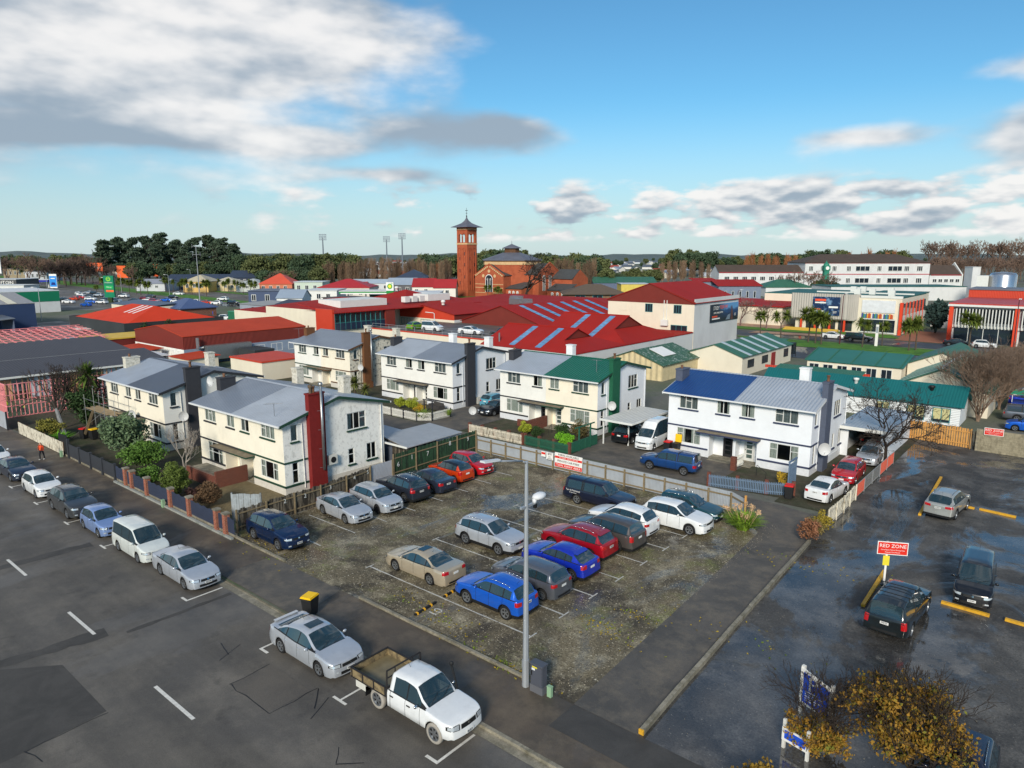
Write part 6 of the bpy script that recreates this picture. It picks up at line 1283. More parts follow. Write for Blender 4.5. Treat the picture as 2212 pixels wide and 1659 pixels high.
tree('bare_hedge','tall brown leafless tree beside the green gabled hall',-9.4,88.5,bare_meshes('rhedge',71,8.6,.13,6,.58,(2,3),.14,.78,mat('brown twig',(126,106,90),.95,var=.3,scale=2),stems=6,minr=.014),.78)
tree('bare_hedge','second brown leafless tree behind the green gabled hall',-8.4,97.0,bare_meshes('rhedge',71,8.6,.22,6),.7,2.1);tree('bare_hedge','third brown leafless tree at the end of the hedge row',-8.2,105.0,bare_meshes('rhedge',71,8.6,.22,6),.65,4.0);tree('bare_hedge','fourth brown leafless tree near the wide street',-7.6,113.0,bare_meshes('rhedge',71,8.6,.22,6),.6,1.0)
for k,(x,y)in enumerate([(-17.6,53.4),(-13.0,91.5)]):tree('shrub',['dry yellow shrub beside the blue lattice','green shrub behind the white bay-window hall'][k],x,y,leafy_meshes('dry%d'%k,80+k,1.3,.6,10,70,.08,[L_GOLD,L_DK][k],BARK,.9,False,zc=.5),1.0,cat='shrub')
# loose stones on the gravel
rn=random.Random(31)
def stones(name,n,region,mats,lab,s0,s1):
    mb=MB()
    for _ in range(n):
        x,y=region(rn);s=rn.uniform(s0,s1);a=rn.uniform(0,6.28);c,d=math.cos(a)*s,math.sin(a)*s
        mb.add([(x+c,y+d,.012),(x-d*.8,y+c*.8,.012),(x-c,y-d,.012),(x+d*.8,y-c*.8,.012),(x+c*.2,y,.012+s*.7)],[(0,1,4),(1,2,4),(2,3,4),(3,0,4)],rn.randrange(3))
    tag(mb.build(name,mats),lab,'stones',kind='stuff')
SM=[mat('pale stone',(160,153,136),.9,var=.2,scale=3),mat('grey stone',(118,113,102),.9,var=.2,scale=3),mat('dark stone',(48,46,42),.9,var=.2,scale=3)]
def lotpt(rn):
    while True:
        x,y=rn.uniform(-41,-14.8),rn.uniform(21.3,45)
        if rn.random()<.25+.75*(math.sin(x*.9+2*math.sin(y*.35))*math.sin(y*.6+x*.2)>.1)or x>-17.5 or y<23.4:return x,y
stones('gravel_stones',13000,lotpt,SM,'loose pale and dark stones over the gravel car park',.014,.036)
stones('gravel_stones',1500,lambda rn:(rn.uniform(-12,2),rn.uniform(21.5,74)),[SM[1],SM[2],SM[2]],'loose stones scattered over the wet yard',.014,.032)
# fallen leaves and weeds on the lot
rn=random.Random(9);wd=MB()
for(x,y,r_,n)in[(-19.2,21.3,1.6,90),(-17.6,21.25,1.2,70),(-22.6,22.3,1.2,50),(-25.5,22.6,1.5,40),(-16.2,26.4,1.0,60),(-15.9,28.8,.7,40),(-17.2,27.0,.8,30),(-12.0,30,2,40),(-12.2,40,2,60),(-37.5,21.5,2,60)]:
    for _ in range(n):
        p=Vector((x+rn.gauss(0,r_),y+rn.gauss(0,.18 if y<21.5 else r_*.35),.02));leaves(wd,p,.05,3,.06,rn,(1,1,.4))
o=wd.build('weeds',mat('leaf weed',(150,130,40),.85,var=.4,scale=2,stain=((98,128,40),.9,.8,.5,.56,1)));tag(o,'yellow-green weeds and fallen leaves along the lot edges','weeds',kind='stuff')
# ------------------------------------------------------------------ buildings of the block behind
RED=mat('red iron roof',(158,38,32),.7,spec=.15,var=.10,scale=.2,wave=('X',.30,.35),stain=((120,60,54),.25,.5,.5,.8,1));REDY=mat('red iron roof across',(158,38,32),.7,spec=.15,var=.10,scale=.2,wave=('Y',.30,.35));ORR=mat('orange red cladding',(196,64,40),.55,var=.08,scale=.4,wave=('X',.30,.4));ORRY=mat('orange red cladding side',(196,64,40),.55,var=.08,scale=.4,wave=('Y',.30,.4));RUST=mat('oxide cladding',(122,42,32),.6,var=.12,scale=.4,wave=('X',.22,.9));RUSTY=mat('oxide cladding side',(122,42,32),.6,var=.12,scale=.4,wave=('Y',.22,.9));RUSTR=mat('oxide roof',(184,68,42),.7,spec=.15,var=.10,scale=.2,stain=((150,50,40),.3,.6,.5,.8,1))
BGE=mat('beige plaster',(224,216,196),.85,var=.06,scale=.3,stain=((170,160,140),.2,.6,.5,.8,.4));LGR=mat('pale grey plaster',(208,210,210),.85,var=.06,scale=.3,stain=((150,150,148),.3,.4,.5,.8,.4));TEALR=mat('teal iron roof',(22,98,100),.45,var=.1,scale=.3,wave=('X',.28,.4));GRNR=mat('green roof',(52,104,82),.55,var=.14,scale=.5,wave=('X',.28,.4),stain=((90,116,100),.35,1.2,.5,.75,1));GRNW=mat('weathered green roof',(58,96,74),.6,var=.2,scale=.6,wave=('X',.28,.4),stain=((176,184,178),.85,2.5,.55,.62,.4));CHB2=mat('black wall',(54,58,60),.7,var=.12,scale=.4);NAVW=mat('navy shed wall',(46,64,98),.6,var=.08,scale=.4,wave=('X',.25,.5));GWL=mat('emerald wall',(14,118,84),.5,var=.06,scale=.2,wave=('X',.3,.3));DKR=mat('charcoal long-run roof',(70,70,76),.6,var=.08,scale=.3,wave=('Y',.35,.3));SKY_=mat('roof skylight glass',(104,150,190),.15,var=.35,scale=1.0,coat=.5);GLZ=glass_mat('shop glass',(30,42,52),.25);DGL=mat('dark window glass',(34,44,54),.08,var=.3,scale=.5,coat=.6);JTEAL=mat('teal joinery',(60,128,132),.5)
def quadwin(T,rects,parent,fm=FRW,gm=None,bars=1,d=.05,fw=.08,name='window'):
    """far windows: a frame standing proud with panes set back in it"""
    for(a0,a1,z0,z1)in rects:
        mb=MB()
        for q in((a0,a0+fw,z0,z1),(a1-fw,a1,z0,z1),(a0+fw,a1-fw,z0,z0+fw),(a0+fw,a1-fw,z1-fw,z1)):bT(mb,T,q[0],q[1],-.02,d,q[2],q[3])
        for i in range(bars):x=a0+(a1-a0)*(i+1)/(bars+1);bT(mb,T,x-fw*.4,x+fw*.4,-.02,d,z0+fw,z1-fw)
        o=mb.build(name,fm,parent)
        for i in range(bars+1):
            l=a0+(a1-a0)*i/(bars+1)+(fw*.4 if i else fw);r_=a0+(a1-a0)*(i+1)/(bars+1)-(fw*.4 if i<bars else fw);MB().quad(T(l,d*.4,z0+fw),T(r_,d*.4,z0+fw),T(r_,d*.4,z1-fw),T(l,d*.4,z1-fw)).build('pane',gm or DGL,o)
def block(name,label,x0,x1,y0,y1,h,wm,rm=None,cat='building',roof='flat',ridge=None,axis='Y',over=.3,wm2=None,parapet=0,group=None,z0=-.2):
    """a building with walls and a flat, gable or hip roof; local origin at its near corner (x1, y0)"""
    t=thing(name,label,cat,(x1,y0,0),0,group);W_,D_=x1-x0,y1-y0;mb=MB();wm2=wm2 or wm
    mb.quad((-W_,0,z0),(0,0,z0),(0,0,h),(-W_,0,h),0);mb.quad((0,0,z0),(0,D_,z0),(0,D_,h),(0,0,h),1);mb.quad((0,D_,z0),(-W_,D_,z0),(-W_,D_,h),(0,D_,h),0);mb.quad((-W_,D_,z0),(-W_,0,z0),(-W_,0,h),(-W_,D_,h),1)
    rh=ridge or h+2
    if roof=='gable':
        if axis=='Y':mb.poly([(-W_,0,h),(0,0,h),(-W_/2,0,rh)],0);mb.poly([(0,D_,h),(-W_,D_,h),(-W_/2,D_,rh)],0)
        else:mb.poly([(0,0,h),(0,D_,h),(0,D_/2,rh)],1);mb.poly([(-W_,D_,h),(-W_,0,h),(-W_,D_/2,rh)],1)
    mb.build('wall',[wm,wm2],t);rb=MB();rm=rm or wm;e=over
    if roof=='flat':
        if parapet:rb.box(-W_+.15,-.15,.15,D_-.15,h-parapet-.1,h-parapet);MB().box(-W_-.03,.03,-.03,.18,h,h+.12).box(-W_-.03,.03,D_-.18,D_+.03,h,h+.12).box(-.18,.03,.18,D_-.18,h,h+.12).box(-W_-.03,-W_+.18,.18,D_-.18,h,h+.12).build('coping',wm,t)
        else:rb.box(-W_-e,e,-e,D_+e,h,h+.22)
    elif roof=='skillion':rb.slab([(-W_-e,-e,h+.05),(e,-e,h+.05),(e,D_+e,rh),(-W_-e,D_+e,rh)],.1)
    elif roof=='gable':
        k=(rh-h)/((W_ if axis=='Y' else D_)/2);zo=h-e*k+.04
        if axis=='Y':rb.slab([(e,-e,zo),(e,D_+e,zo),(-W_/2,D_+e,rh+.04),(-W_/2,-e,rh+.04)],.09);rb.slab([(-W_/2,-e,rh+.04),(-W_/2,D_+e,rh+.04),(-W_-e,D_+e,zo),(-W_-e,-e,zo)],.09)
        else:rb.slab([(-W_-e,-e,zo),(e,-e,zo),(e,D_/2,rh+.04),(-W_-e,D_/2,rh+.04)],.09);rb.slab([(-W_-e,D_/2,rh+.04),(e,D_/2,rh+.04),(e,D_+e,zo),(-W_-e,D_+e,zo)],.09)
    elif roof=='hip':
        zo=h;m_=min(W_,D_)/2+e;a,b,c,d=(-W_-e,-e,zo),(e,-e,zo),(e,D_+e,zo),(-W_-e,D_+e,zo)
        if W_>=D_:p,q=(-W_-e+m_,D_/2,rh),(e-m_,D_/2,rh);rb.poly([a,b,q,p]);rb.poly([b,c,q]);rb.poly([c,d,p,q]);rb.poly([d,a,p])
        else:p,q=(-W_/2,-e+m_,rh),(-W_/2,D_+e-m_,rh);rb.poly([a,b,p]);rb.poly([b,c,q,p]);rb.poly([c,d,q]);rb.poly([d,a,p,q])
        rb.box(-W_-e,e,-e,D_+e,zo-.2,zo-.02)
    rb.build('roof',rm,t);t['w']=W_;t['d']=D_
    return t
FY=lambda t:(lambda a,d,z:(a,-d,z));FX=lambda t:(lambda a,d,z:(d,a,z))
# --- big white hall with red gable and billboard
t=block('exhibition_hall','tall white hall with red gable and study billboard',-77.8,-59.0,123.0,143.2,8.6,BGE,RED,roof='gable',ridge=12.0,axis='Y',wm2=LGR)  # one white hall; the greyer side plaster carries that wall's shade in its colour
MB().prism([(-19.0,-.06,8.3),(.2,-.06,8.3),(.2,-.06,8.75),(-9.4,-.06,12.05),(-19.0,-.06,8.75)],(0,-.05,0)).build('gable_cladding',RUST,t);MB().box(.0,.12,-.1,20.4,8.6,9.3).build('parapet',LGR,t)
quadwin(FY(t),[(-10.3,-8.7,6.5,8.1),(-4.2,-2.6,6.5,8.1),(-4.7,-1.3,3.1,4.3)],t,JTEAL,bars=2,d=.08);MB().box(-15.8,-14.3,-.06,-.0,6.5,8.1).build('blank_window',BGE,t)
MB().box(-6.6,-5.2,-.6,-.05,4.1,5.2).build('air_conditioner',FRW,t);MB().tube((-5.6,-.12,5),(-5.6,-.12,8.9),.08).tube((-6.2,-.12,5),(-6.2,-.12,8.9),.08).build('vent_pipe',FRW,t)
# printed picture: sky, hills, dark left side
def poster(name):
    if name in MATS:return MATS[name]
    M_=bpy.data.materials.new(name);M_.use_nodes=True;MATS[name]=M_;nt=M_.node_tree;L=nt.links;b=nt.nodes['Principled BSDF'];tc=nt.nodes.new('ShaderNodeTexCoord');sp=nt.nodes.new('ShaderNodeSeparateXYZ');L.new(tc.outputs['Generated'],sp.inputs[0]);n=nt.nodes.new('ShaderNodeTexNoise');n.inputs['Scale'].default_value=5;L.new(tc.outputs['Generated'],n.inputs['Vector'])
    ad=nt.nodes.new('ShaderNodeMath');ad.operation='MULTIPLY_ADD';L.new(n.outputs[0],ad.inputs[0]);ad.inputs[1].default_value=.5;L.new(sp.outputs[2],ad.inputs[2]);r_=nt.nodes.new('ShaderNodeValToRGB');L.new(ad.outputs[0],r_.inputs[0]);e=r_.color_ramp.elements;e[0].position=.35;e[0].color=(*lin((30,42,48)),1);e[1].position=1.1;e[1].color=(*lin((90,150,200)),1);q=e.new(.85);q.color=(*lin((24,70,120)),1)
    mx=nt.nodes.new('ShaderNodeMix');mx.data_type='RGBA';mr=nt.nodes.new('ShaderNodeMapRange');L.new(sp.outputs[1],mr.inputs[0]);mr.inputs[1].default_value=.25;mr.inputs[2].default_value=.6;L.new(mr.outputs[0],mx.inputs[0]);mx.inputs[6].default_value=(*lin((28,44,56)),1);L.new(r_.outputs[0],mx.inputs[7]);L.new(mx.outputs[2],b.inputs['Base Color']);b.inputs['Roughness'].default_value=.5;return M_
bb=thing('billboard','dark blue STUDY billboard on the side of the white hall','billboard',(-58.98,129.7,0));MB().box(0,.12,0,13.3,4.42,7.9).build('board',poster('study print'),bb)
text_on('STUDY',1.05,(.14,2.6,7.1),(0,1,0),SW,bb,.8);text_on('YOUR WAY',1.0,(.14,6.1,7.2),(0,1,0),mat('print orange',(232,88,56),.5),bb,.72);text_on('ONSITE, ONLINE, ANYTIME',.5,(.14,3.6,6.2),(0,1,0),SW,bb,.7);MB().box(.121,.13,.8,3.2,5.35,5.65).build('print_line',mat('print orange',(232,88,56),.5),bb);MB().box(.121,.13,.8,4.4,4.95,5.2).build('print_line',SW,bb);text_on('SIT',.75,(.14,11.8,5.4),(0,1,0),SW,bb,.9)
MB().prism([(.121,9.6,4.45),(.121,10.9,4.45),(.121,10.5,6.2),(.121,10.1,7.3),(.121,9.8,7.3),(.121,9.7,6.2)],(.01,0,0)).build('printed_figure',mat('print figure',(92,62,56),.6),bb);MB().prism([(.121,7.2,4.6),(.121,9.2,4.6),(.121,9.4,5.7),(.121,8.2,5.5)],(.01,0,0)).build('printed_figure',mat('print grey',(120,136,150),.6),bb)
# --- low red workshop roofs with skylights
t=thing('red_workshop','low workshop with two red dutch-gable roofs and glass roof strips','building',(-59.0,84.6,0))
D_=38.2;WX=-19
MB().quad((0,0,-.2),(0,D_,-.2),(0,D_,3.05),(0,0,3.05)).quad((WX,0,-.2),(0,0,-.2),(0,0,3.05),(WX,0,3.05)).build('wall',LGR,t);MB().box(-.2,.08,0,D_,3.05,3.2).build('coping',RED,t)
def dutch(t,y0,y1,xr,zr,name='roof'):
    ym=(y0+y1)/2;k=(zr-3.1)/((y1-y0)/2);q=.52;ya,yb=ym-(ym-y0)*q,ym+(y1-ym)*q;zq=3.1+k*(ya-y0);mb=MB()
    mb.slab([(WX,y0,3.1),(-.1,y0,3.1),(xr,ya,zq),(xr,ym,zr),(WX,ym,zr)],.06);mb.slab([(WX,ym,zr),(xr,ym,zr),(xr,yb,zq),(-.1,y1,3.1),(WX,y1,3.1)],.06);mb.poly([(-.1,y0,3.1),(-.1,y1,3.1),(xr,yb,zq),(xr,ya,zq)]);mb.build(name,REDY if 0 else RED,t)
    MB().poly([(xr-.25,ya,zq),(xr-.25,yb,zq),(xr-.25,ym,zr)]).build('gablet',RUSTY,t);MB().path([(WX,ym,zr+.03),(xr+.1,ym,zr+.03)],.10,6).path([(xr,ya,zq+.02),(-.1,y0,3.14)],.09,5).build('ridge_cap',RED,t)
    n=Vector((0,-k,1)).normalized();slopeL=(ym-y0)/1
    for xs in[xr-3.6-i*5.2 for i in range(5)]:
        if xs<WX+2:continue
        st=thing
        strip_=MB();sx=link('roof_light',None,t);
        for j in range(8):
            f0,f1=.10+j*.108,.10+(j+1)*.108-.012;P=lambda f,dx:(xs+dx,y0+(ym-y0)*f,3.1+(zr-3.1)*f+.05);MB().slab([P(f0,0),P(f0,1.1),P(f1,1.1),P(f1,0)],.05).build('pane',SKY_,sx)
dutch(t,0.2,14.6,-4.6,6.0);dutch(t,14.6,33.0,-5.2,6.9)
MB().slab([(WX,33,3.15),(-.1,33,3.15),(-.1,D_,3.3),(WX,D_,3.3)],.06).build('roof',RED,t);MB().tube((-16,1.6,3.2),(-16,1.6,5.0),.14,n=10).build('flue_pipe',FLUE,t)
# --- bigger red gable behind it
t=block('red_gable_hall','red iron gable hall with six roof light strips behind the workshop',-104.0,-82.0,107.5,140.0,3.9,RUST,REDY,roof='gable',ridge=7.4,axis='Y',wm2=RUSTY)
for i in range(6):
    sx=link('roof_light',None,t)
    for j in range(7):
        f0,f1=.06+j*.125,.06+(j+1)*.125-.012;P=lambda f,dy:(.0-11.0*f,4.5+i*4.7+dy,3.9+3.5*f+.16);MB().slab([P(f0,0),P(f0,1.2),P(f1,1.2),P(f1,0)],.05).build('pane',SKY_,sx)
# --- roof car park
t=thing('roof_car_park','beige walled roof car park with red edge and handrail','building',(-74.0,88.2,0));MB().box(-36,0,0,26,-.2,3.25).build('wall',BGE,t);MB().box(-36.05,.05,-.06,.25,3.25,3.45).build('edge',ORR,t);MB().box(-35.9,-.1,.3,26,3.25,3.345).build('deck',ASPH,t)
hr=MB()
for i in range(15):hr.tube((-35.5+i*2.4,.12,3.4),(-35.5+i*2.4,.12,4.35),.03,n=5)
for zz in(3.85,4.35):hr.tube((-35.5,.12,zz),(-.5,.12,zz),.03,n=5)
hr.build('handrail',GALV,t);MB().path([(-27.5,9,3.3),(-27.5,9,6.0),(-27.6,8.8,6.2),(-29.2,8.2,6.3)],.07,6).build('lamp_post',FRW,t)
# --- orange red office on the deck, glass fronted block, long red roof
t=block('orange_office','orange red clad office beside the roof car park',-123.3,-104.9,106.2,120.2,5.1,ORR,RED,roof='gable',ridge=6.7,axis='Y',wm2=RUSTY);MB().box(-18.6,.04,-.05,-.01,1.0,3.85).build('lower_wall',BGE,t);quadwin(FY(t),[(-16.6,-13.6,2.2,3.6),(-10.2,-7.2,2.2,3.6)],t,JTEAL,bars=2,d=.1);quadwin(FX(t),[(3.5,6.5,2.2,3.6),(8,11,2.2,3.6)],t,JTEAL,bars=2,d=.1);MB().box(.0,.05,0,14,1.5,3.9).build('lower_wall',LGR,t)
t=thing('glass_block','red framed block with tall glazed front','building',(-114.5,82.6,0));MB().box(-5.4,0,0,.5,-.2,7.0).build('fin_wall',ORR,t);MB().box(-10,-.3,.5,13,-.2,2.9).box(-10,-4,.5,13,2.9,6.3).build('wall',BGE,t);MB().box(-.6,.3,13.0,15.5,-.2,6.4).build('side_fin',RUSTY,t);MB().slab([(.5,.2,6.4),(.5,42,6.4),(-12,42,7.6),(-12,.2,7.6)],.15).build('roof',REDY,t)
for i in range(10):
    y0=.6+i*1.25;MB().quad((-.1,y0,3.0),(-.1,y0+1.2,3.0),(-.1,y0+1.2,6.2),(-.1,y0,6.2)).build('pane',GLZ,t);MB().box(-.15,.06,y0-.06,y0,2.9,6.3).build('mullion',JTEAL,t);MB().box(-.14,-.02,y0,y0+1.19,4.3,4.38).build('transom',JTEAL,t)
MB().box(-.12,.02,.6,13.0,2.9,4.25).build('spandrel',mat('navy spandrel',(34,48,70),.3),t);MB().box(-11.5,-4,5,17,6.9,8.3).build('plant_screen',FRW,t);MB().box(-10,-5,30,37,7.0,8.5).build('plant_screen',FRW,t)
for q in range(3):MB().box(-4.5,-3.2,21.5+q*2.2,22.9+q*2.2,7.2,8.4).build('air_conditioner',FRW,t)
t=block('white_annex','plain white wall annex left of the glazed block',-151.0,-122.0,90.5,112,5.6,BGE,RED,roof='skillion',ridge=6.8,over=0);t2=block('white_annex','lower white annex behind the long oxide building',-166,-151.2,90.8,112,4.0,BGE,RED,roof='skillion',ridge=4.9,over=0)
block('red_hip_hall','dark red hipped roof behind the glazed block',-150,-128,112.5,134,5.0,BGE,RED,roof='hip',ridge=8.6)
block('red_low_roof','broad low red roof in front of the church',-150,-98,141,176,4.2,BGE,RED,roof='skillion',ridge=5.0,over=.3);t=block('red_low_roof','orange red terrace block behind the orange office',-128,-105.5,121,140,4.6,ORR,RED,roof='skillion',ridge=5.6)
random.seed(3)
for i in range(5):
    o=thing('roof_plant',['boxy silver air handler on the red roofs before the church','white roof ventilator on the orange office','silver duct run on the red roofs','white condenser pair on the red roofs','round white roof vent on the red hipped roof'][i],'roof plant',[(-112,135,5.4),(-112,110,6.6),(-104,142,4.4),(-116,140,5.6),(-140,121,8.4)][i])
    if i in(1,4):MB().lathe([(.35,0),(.35,.5),(.5,.55),(.5,.9),(.3,1.05),(0,1.1)],n=12).build('cowl',FRW,o,True)
    else:MB().box(-1.6,1.6,-.8,.8,0,1.5).build('housing',FLUE,o);MB().box(1.6,5,-.3,.3,.3,.9).build('duct',FLUE,o)
# --- long oxide building behind the houses
t=block('oxide_warehouse','long oxide red warehouse with orange roof behind the houses',-130,-112.2,52.4,75,4.6,RUST,RUSTR,roof='gable',ridge=5.9,axis='Y',wm2=RUSTY,over=.1);MB().box(-17.9,.04,-.05,-.01,-.2,2.5).build('lower_wall',WEA,t);MB().box(.0,.05,-.02,22.6,-.2,2.5).build('lower_wall',mat('blue grey wall',(136,150,170),.8),t);quadwin(FY(t),[(-16+i*2.2,-14.4+i*2.2,.9,2.2)for i in range(7)],t,FRW,bars=1,d=.08);quadwin(FX(t),[(12+i*3.4,14.2+i*3.4,.7,2.1)for i in range(3)],t,FRW,bars=1,d=.08);MB().box(.08,1.3,3.2,11,.6,2.9).build('duct_box',FLUE,t);MB().path([(.2,3,2.6),(.6,2.0,2.6),(.6,2.0,4.3)],.25,8).build('duct',FLUE,t)
# --- black walled building with orange roof
t=block('black_showroom','black walled building with orange hipped roof and white stripes',-171.7,-143.5,56.0,76,4.4,CHB2,None,roof='flat',parapet=.4);OR2=mat('orange roof',(204,64,38),.7,spec=.15,var=.08,scale=.3);rb=MB();a,b,c,d,p,q=(-27.8,.4,4.2),(-.4,.4,4.2),(-.4,19.6,4.2),(-27.8,19.6,4.2),(-19,9.5,7.0),(-8,9.5,7.0);rb.poly([a,b,q,p]);rb.poly([b,c,q]);rb.poly([c,d,p,q]);rb.poly([d,a,p]);rb.build('hip_roof',OR2,t)
for i in range(3):
    x=-13.2+i*2.1;P=lambda f,dx:(x+dx+(1-f)*1.0*0,.6+8.9*f,4.24+2.78*f);MB().slab([P(.03,0),P(.03,.8),P(.97,.8),P(.97,0)],.04).build('roof_light',SW,t)
MB().box(-20.5,-16.8,-1.8,-.02,0,2.3).build('porch',CHB2,t);MB().box(-20.9,-16.4,-2.0,-.02,2.3,2.5).build('porch_roof',FRW,t)
quadwin(FY(t),[(-22.3,-21.3,.9,2.2)],t,FRW,bars=1,d=.06)
t=thing('ivy_hedge','green ivy hedge on the corner of the black walled building','hedge',(-142.2,59.0,0));rn=random.Random(7);hb_=MB()
for i in range(14):leaves(hb_,(rn.uniform(-1.0,.6),i*.5,rn.uniform(2.2,4.3)),.75,90,.22,rn)
hb_.build('foliage',L_DK,t)
block('yellow_fascia_shop','low oxide and yellow shop strip left of the oxide warehouse',-140,-131.5,47,60,3.0,mat('oxide wall',(110,40,36),.7),mat('yellow fascia',(214,178,70),.6),over=.15);block('small_red_shed','small red roofed shed behind the grey long roofs',-126,-117,46,51,2.2,WEA,RUSTR,roof='skillion',ridge=2.6);block('small_red_shed','white and red lean-to by the oxide warehouse corner',-110.5,-104.5,49.5,54,2.0,BGE,RUSTR,roof='skillion',ridge=2.3);block('blue_shed','navy low shed in front of the oxide warehouse',-117.5,-111,45.5,49.0,2.1,mat('navy wall',(42,52,76),.7),mat('white membrane',(206,210,214),.5));block('flat_garage','orange roofed white garage beside the mould-streaked house',-98,-89.5,52.5,60,2.6,BGE,ORR,over=.12);block('dark_box_shed','small dark container shed by the oxide warehouse',-110.0,-105.0,60.5,64,2.0,CHB2,CHB2,over=.05)
# --- building site with pink framing and charcoal roofs
PINK=mat('pink treated timber',(234,146,148),.85,var=.15,scale=2);OSB=mat('bare timber',(196,150,116),.85,var=.2,scale=2);WRAP=mat('building wrap',(186,200,206),.6)
for i,(xa,xb,y0,y1,z1,z2,lb)in enumerate([(-107.8,-100.5,22.5,44.5,3.05,4.05,'near charcoal roofed new building with pink wall framing'),(-128,-117,22,46,3.0,4.15,'far charcoal roofed new building behind the near one')]):
    t=thing('new_building',lb,'building',(xb,y0,0));W_=xb-xa
    MB().slab([(.5,-1.0,z1),(.5,y1-y0,z1),(-W_,y1-y0,z2),(-W_,-1.0,z2)],.14).build('roof',DKR,t);MB().box(.42,.55,-1.0,y1-y0,z1-.25,z1-.02).build('fascia',FRW,t);MB().box(-W_,-W_+.2,0,y1-y0,-.1,z2-.2).box(-W_,-.6,y1-y0-.2,y1-y0,-.1,z1-.3).build('wall',WRAP,t)
    if i==0:
        st=MB().box(-.05,.05,-.025,.025,0,2.75).mesh('stud',PINK)
        for k in range(36):link('stud',st if k%3==0 else MB().box(-.05,.05,-.05,.05,0,2.75).mesh('stud',OSB),t,(0,.2+k*.6,.05))
        for zz in(.05,2.8):MB().box(-.05,.05,0,21.8,zz,zz+.06).build('plate',PINK,t)
        for k in range(5):MB().quad((-.08,1+k*4.2,.2),(-.08,3.2+k*4.2,.2),(-.08,3.2+k*4.2,2.6),(-.08,1+k*4.2,2.6)).build('wrap_panel',WRAP if k%2 else OSB,t)
t=thing('timber_frame','pink timber wall frame standing at the site entrance','timber frame',(-95.5,22.5,0))
st=MB().box(-.05,.05,-.03,.03,0,3.6).mesh('stud',PINK)
for k in range(16):link('stud',st,t,(k*.33,0,0));link('stud',st,t,(5.2,k*.4,0))if k else None
for zz in(0,1.2,2.4,3.6):MB().box(-.1,5.3,-.05,.05,zz,zz+.08).build('plate',PINK,t);MB().box(5.15,5.25,0,6.2,zz,zz+.08).build('plate',PINK,t)
MB().prism([(5.0,3,.2),(5.1,3,.2),(5.1,7,3.4),(5.0,7,3.4)],(0,0,.12)).build('brace',OSB,t)
t=thing('timber_frame','pink framed upper wall behind the cabbage tree','timber frame',(-90.5,30.5,0));st=MB().box(-.03,.03,-.05,.05,0,3.4).mesh('stud',PINK)
for k in range(28):link('stud',st,t,(0,k*.45,0))
for zz in(0,1.8,3.4):MB().box(-.05,.05,0,12.4,zz,zz+.08).build('plate',PINK,t)
for k in range(5):MB().box(-.12,-.06,.5+k*2.5,2.3+k*2.5,.2+k%2,2.4).build('wrap_panel',OSB if k%2 else WRAP,t)
t=thing('roof_frame','pink timber roof trusses laid over the far new building','timber frame',(-131,24,0))
for k in range(20):MB().prism([(-13,k*1.25,4.2),(0,k*1.25,3.1),(0,k*1.25,3.3),(-13,k*1.25,4.4)],(0,.12,0)).build('rafter',PINK,t,loc=(0,0,.35))
for k in range(9):z=3.45+k*.137;MB().box(-.2-k*1.6,-.05-k*1.6,0,24.5,z+.22,z+.32).build('batten',PINK,t)
t=thing('site_gate','white corrugated iron gate at the left edge of the footpath','gate',(-86.2,20.7,0));MB().box(-3,2.2,0,.06,.05,1.75).build('sheet',CORRY,t);MB().box(2.2,2.35,-.05,.1,0,1.9).build('post',CHARC,t)
# --- left foreground town: navy shed, emerald shop, container
t=block('navy_shed','navy iron shed with striped grey roof at the left edge',-226,-197.6,34,57.4,6.0,NAVW,mat('grey striped roof',(150,150,152),.5,var=.1,wave=('X',.3,.4)),roof='gable',ridge=8.0,axis='Y',over=.1)
for k in range(4):MB().slab([(.05,3+k*5,6.12),(.05,4.8+k*5,6.12),(-14,4.8+k*5,8.12),(-14,3+k*5,8.12)],.05).build('roof_light',mat('translucent sheet',(220,214,190),.4),t)
t=thing('lean_to','grey roofed open lean-to in front of the navy shed','shed',(-188.0,44.5,0));MB().slab([(-16,-.2,3.3),(0,-.2,2.9),(0,6,3.4),(-16,6,3.8)],.15).build('roof',FLUE,t);MB().box(-.2,0,.1,.3,0,2.9).box(-9.2,-9.0,.1,.3,0,3.0).build('post',FRW,t);MB().box(-16,-9.5,5.6,5.8,0,3.2).box(-9,-.3,5.7,5.8,0,3.0).build('wall',mat('slate wall',(92,104,128),.7),t)
t=block('emerald_shop','large shop with emerald green upper wall and white base',-276,-250,10,79.5,6.4,LGR,mat('white membrane',(206,210,214),.5),over=.1);MB().box(.01,.1,-.05,69.5,3.3,6.35).build('green_cladding',mat('emerald wall side',(14,118,84),.5,var=.06,scale=.2,wave=('Y',.3,.3)),t)
t=thing('concrete_wall','dark stained concrete yard wall beside the navy shed','wall',(-196.5,70,0));MB().box(0,34,0,.3,-.1,3.4).build('panel',mat('dark concrete',(82,78,72),.95,var=.25,scale=.4,stain=((120,116,104),.5,.5,.5,.7,.5)),t)
t=thing('shipping_container','white shipping container behind the black showroom','container',(-193,68,0),R(4));MB().box(0,12,0,2.5,.1,2.9).build('body',mat('container white',(206,206,196),.6,var=.1,wave=('X',.3,.9),stain=((130,110,80),.5,.8,.5,.7,.5)),t);MB().box(-.05,12.05,-.05,2.55,2.9,3.0).build('top_rail',FRW,t);MB().box(12.0,12.06,.1,1.2,.2,2.8).box(12.0,12.06,1.3,2.4,.2,2.8).build('door',FRW,t)
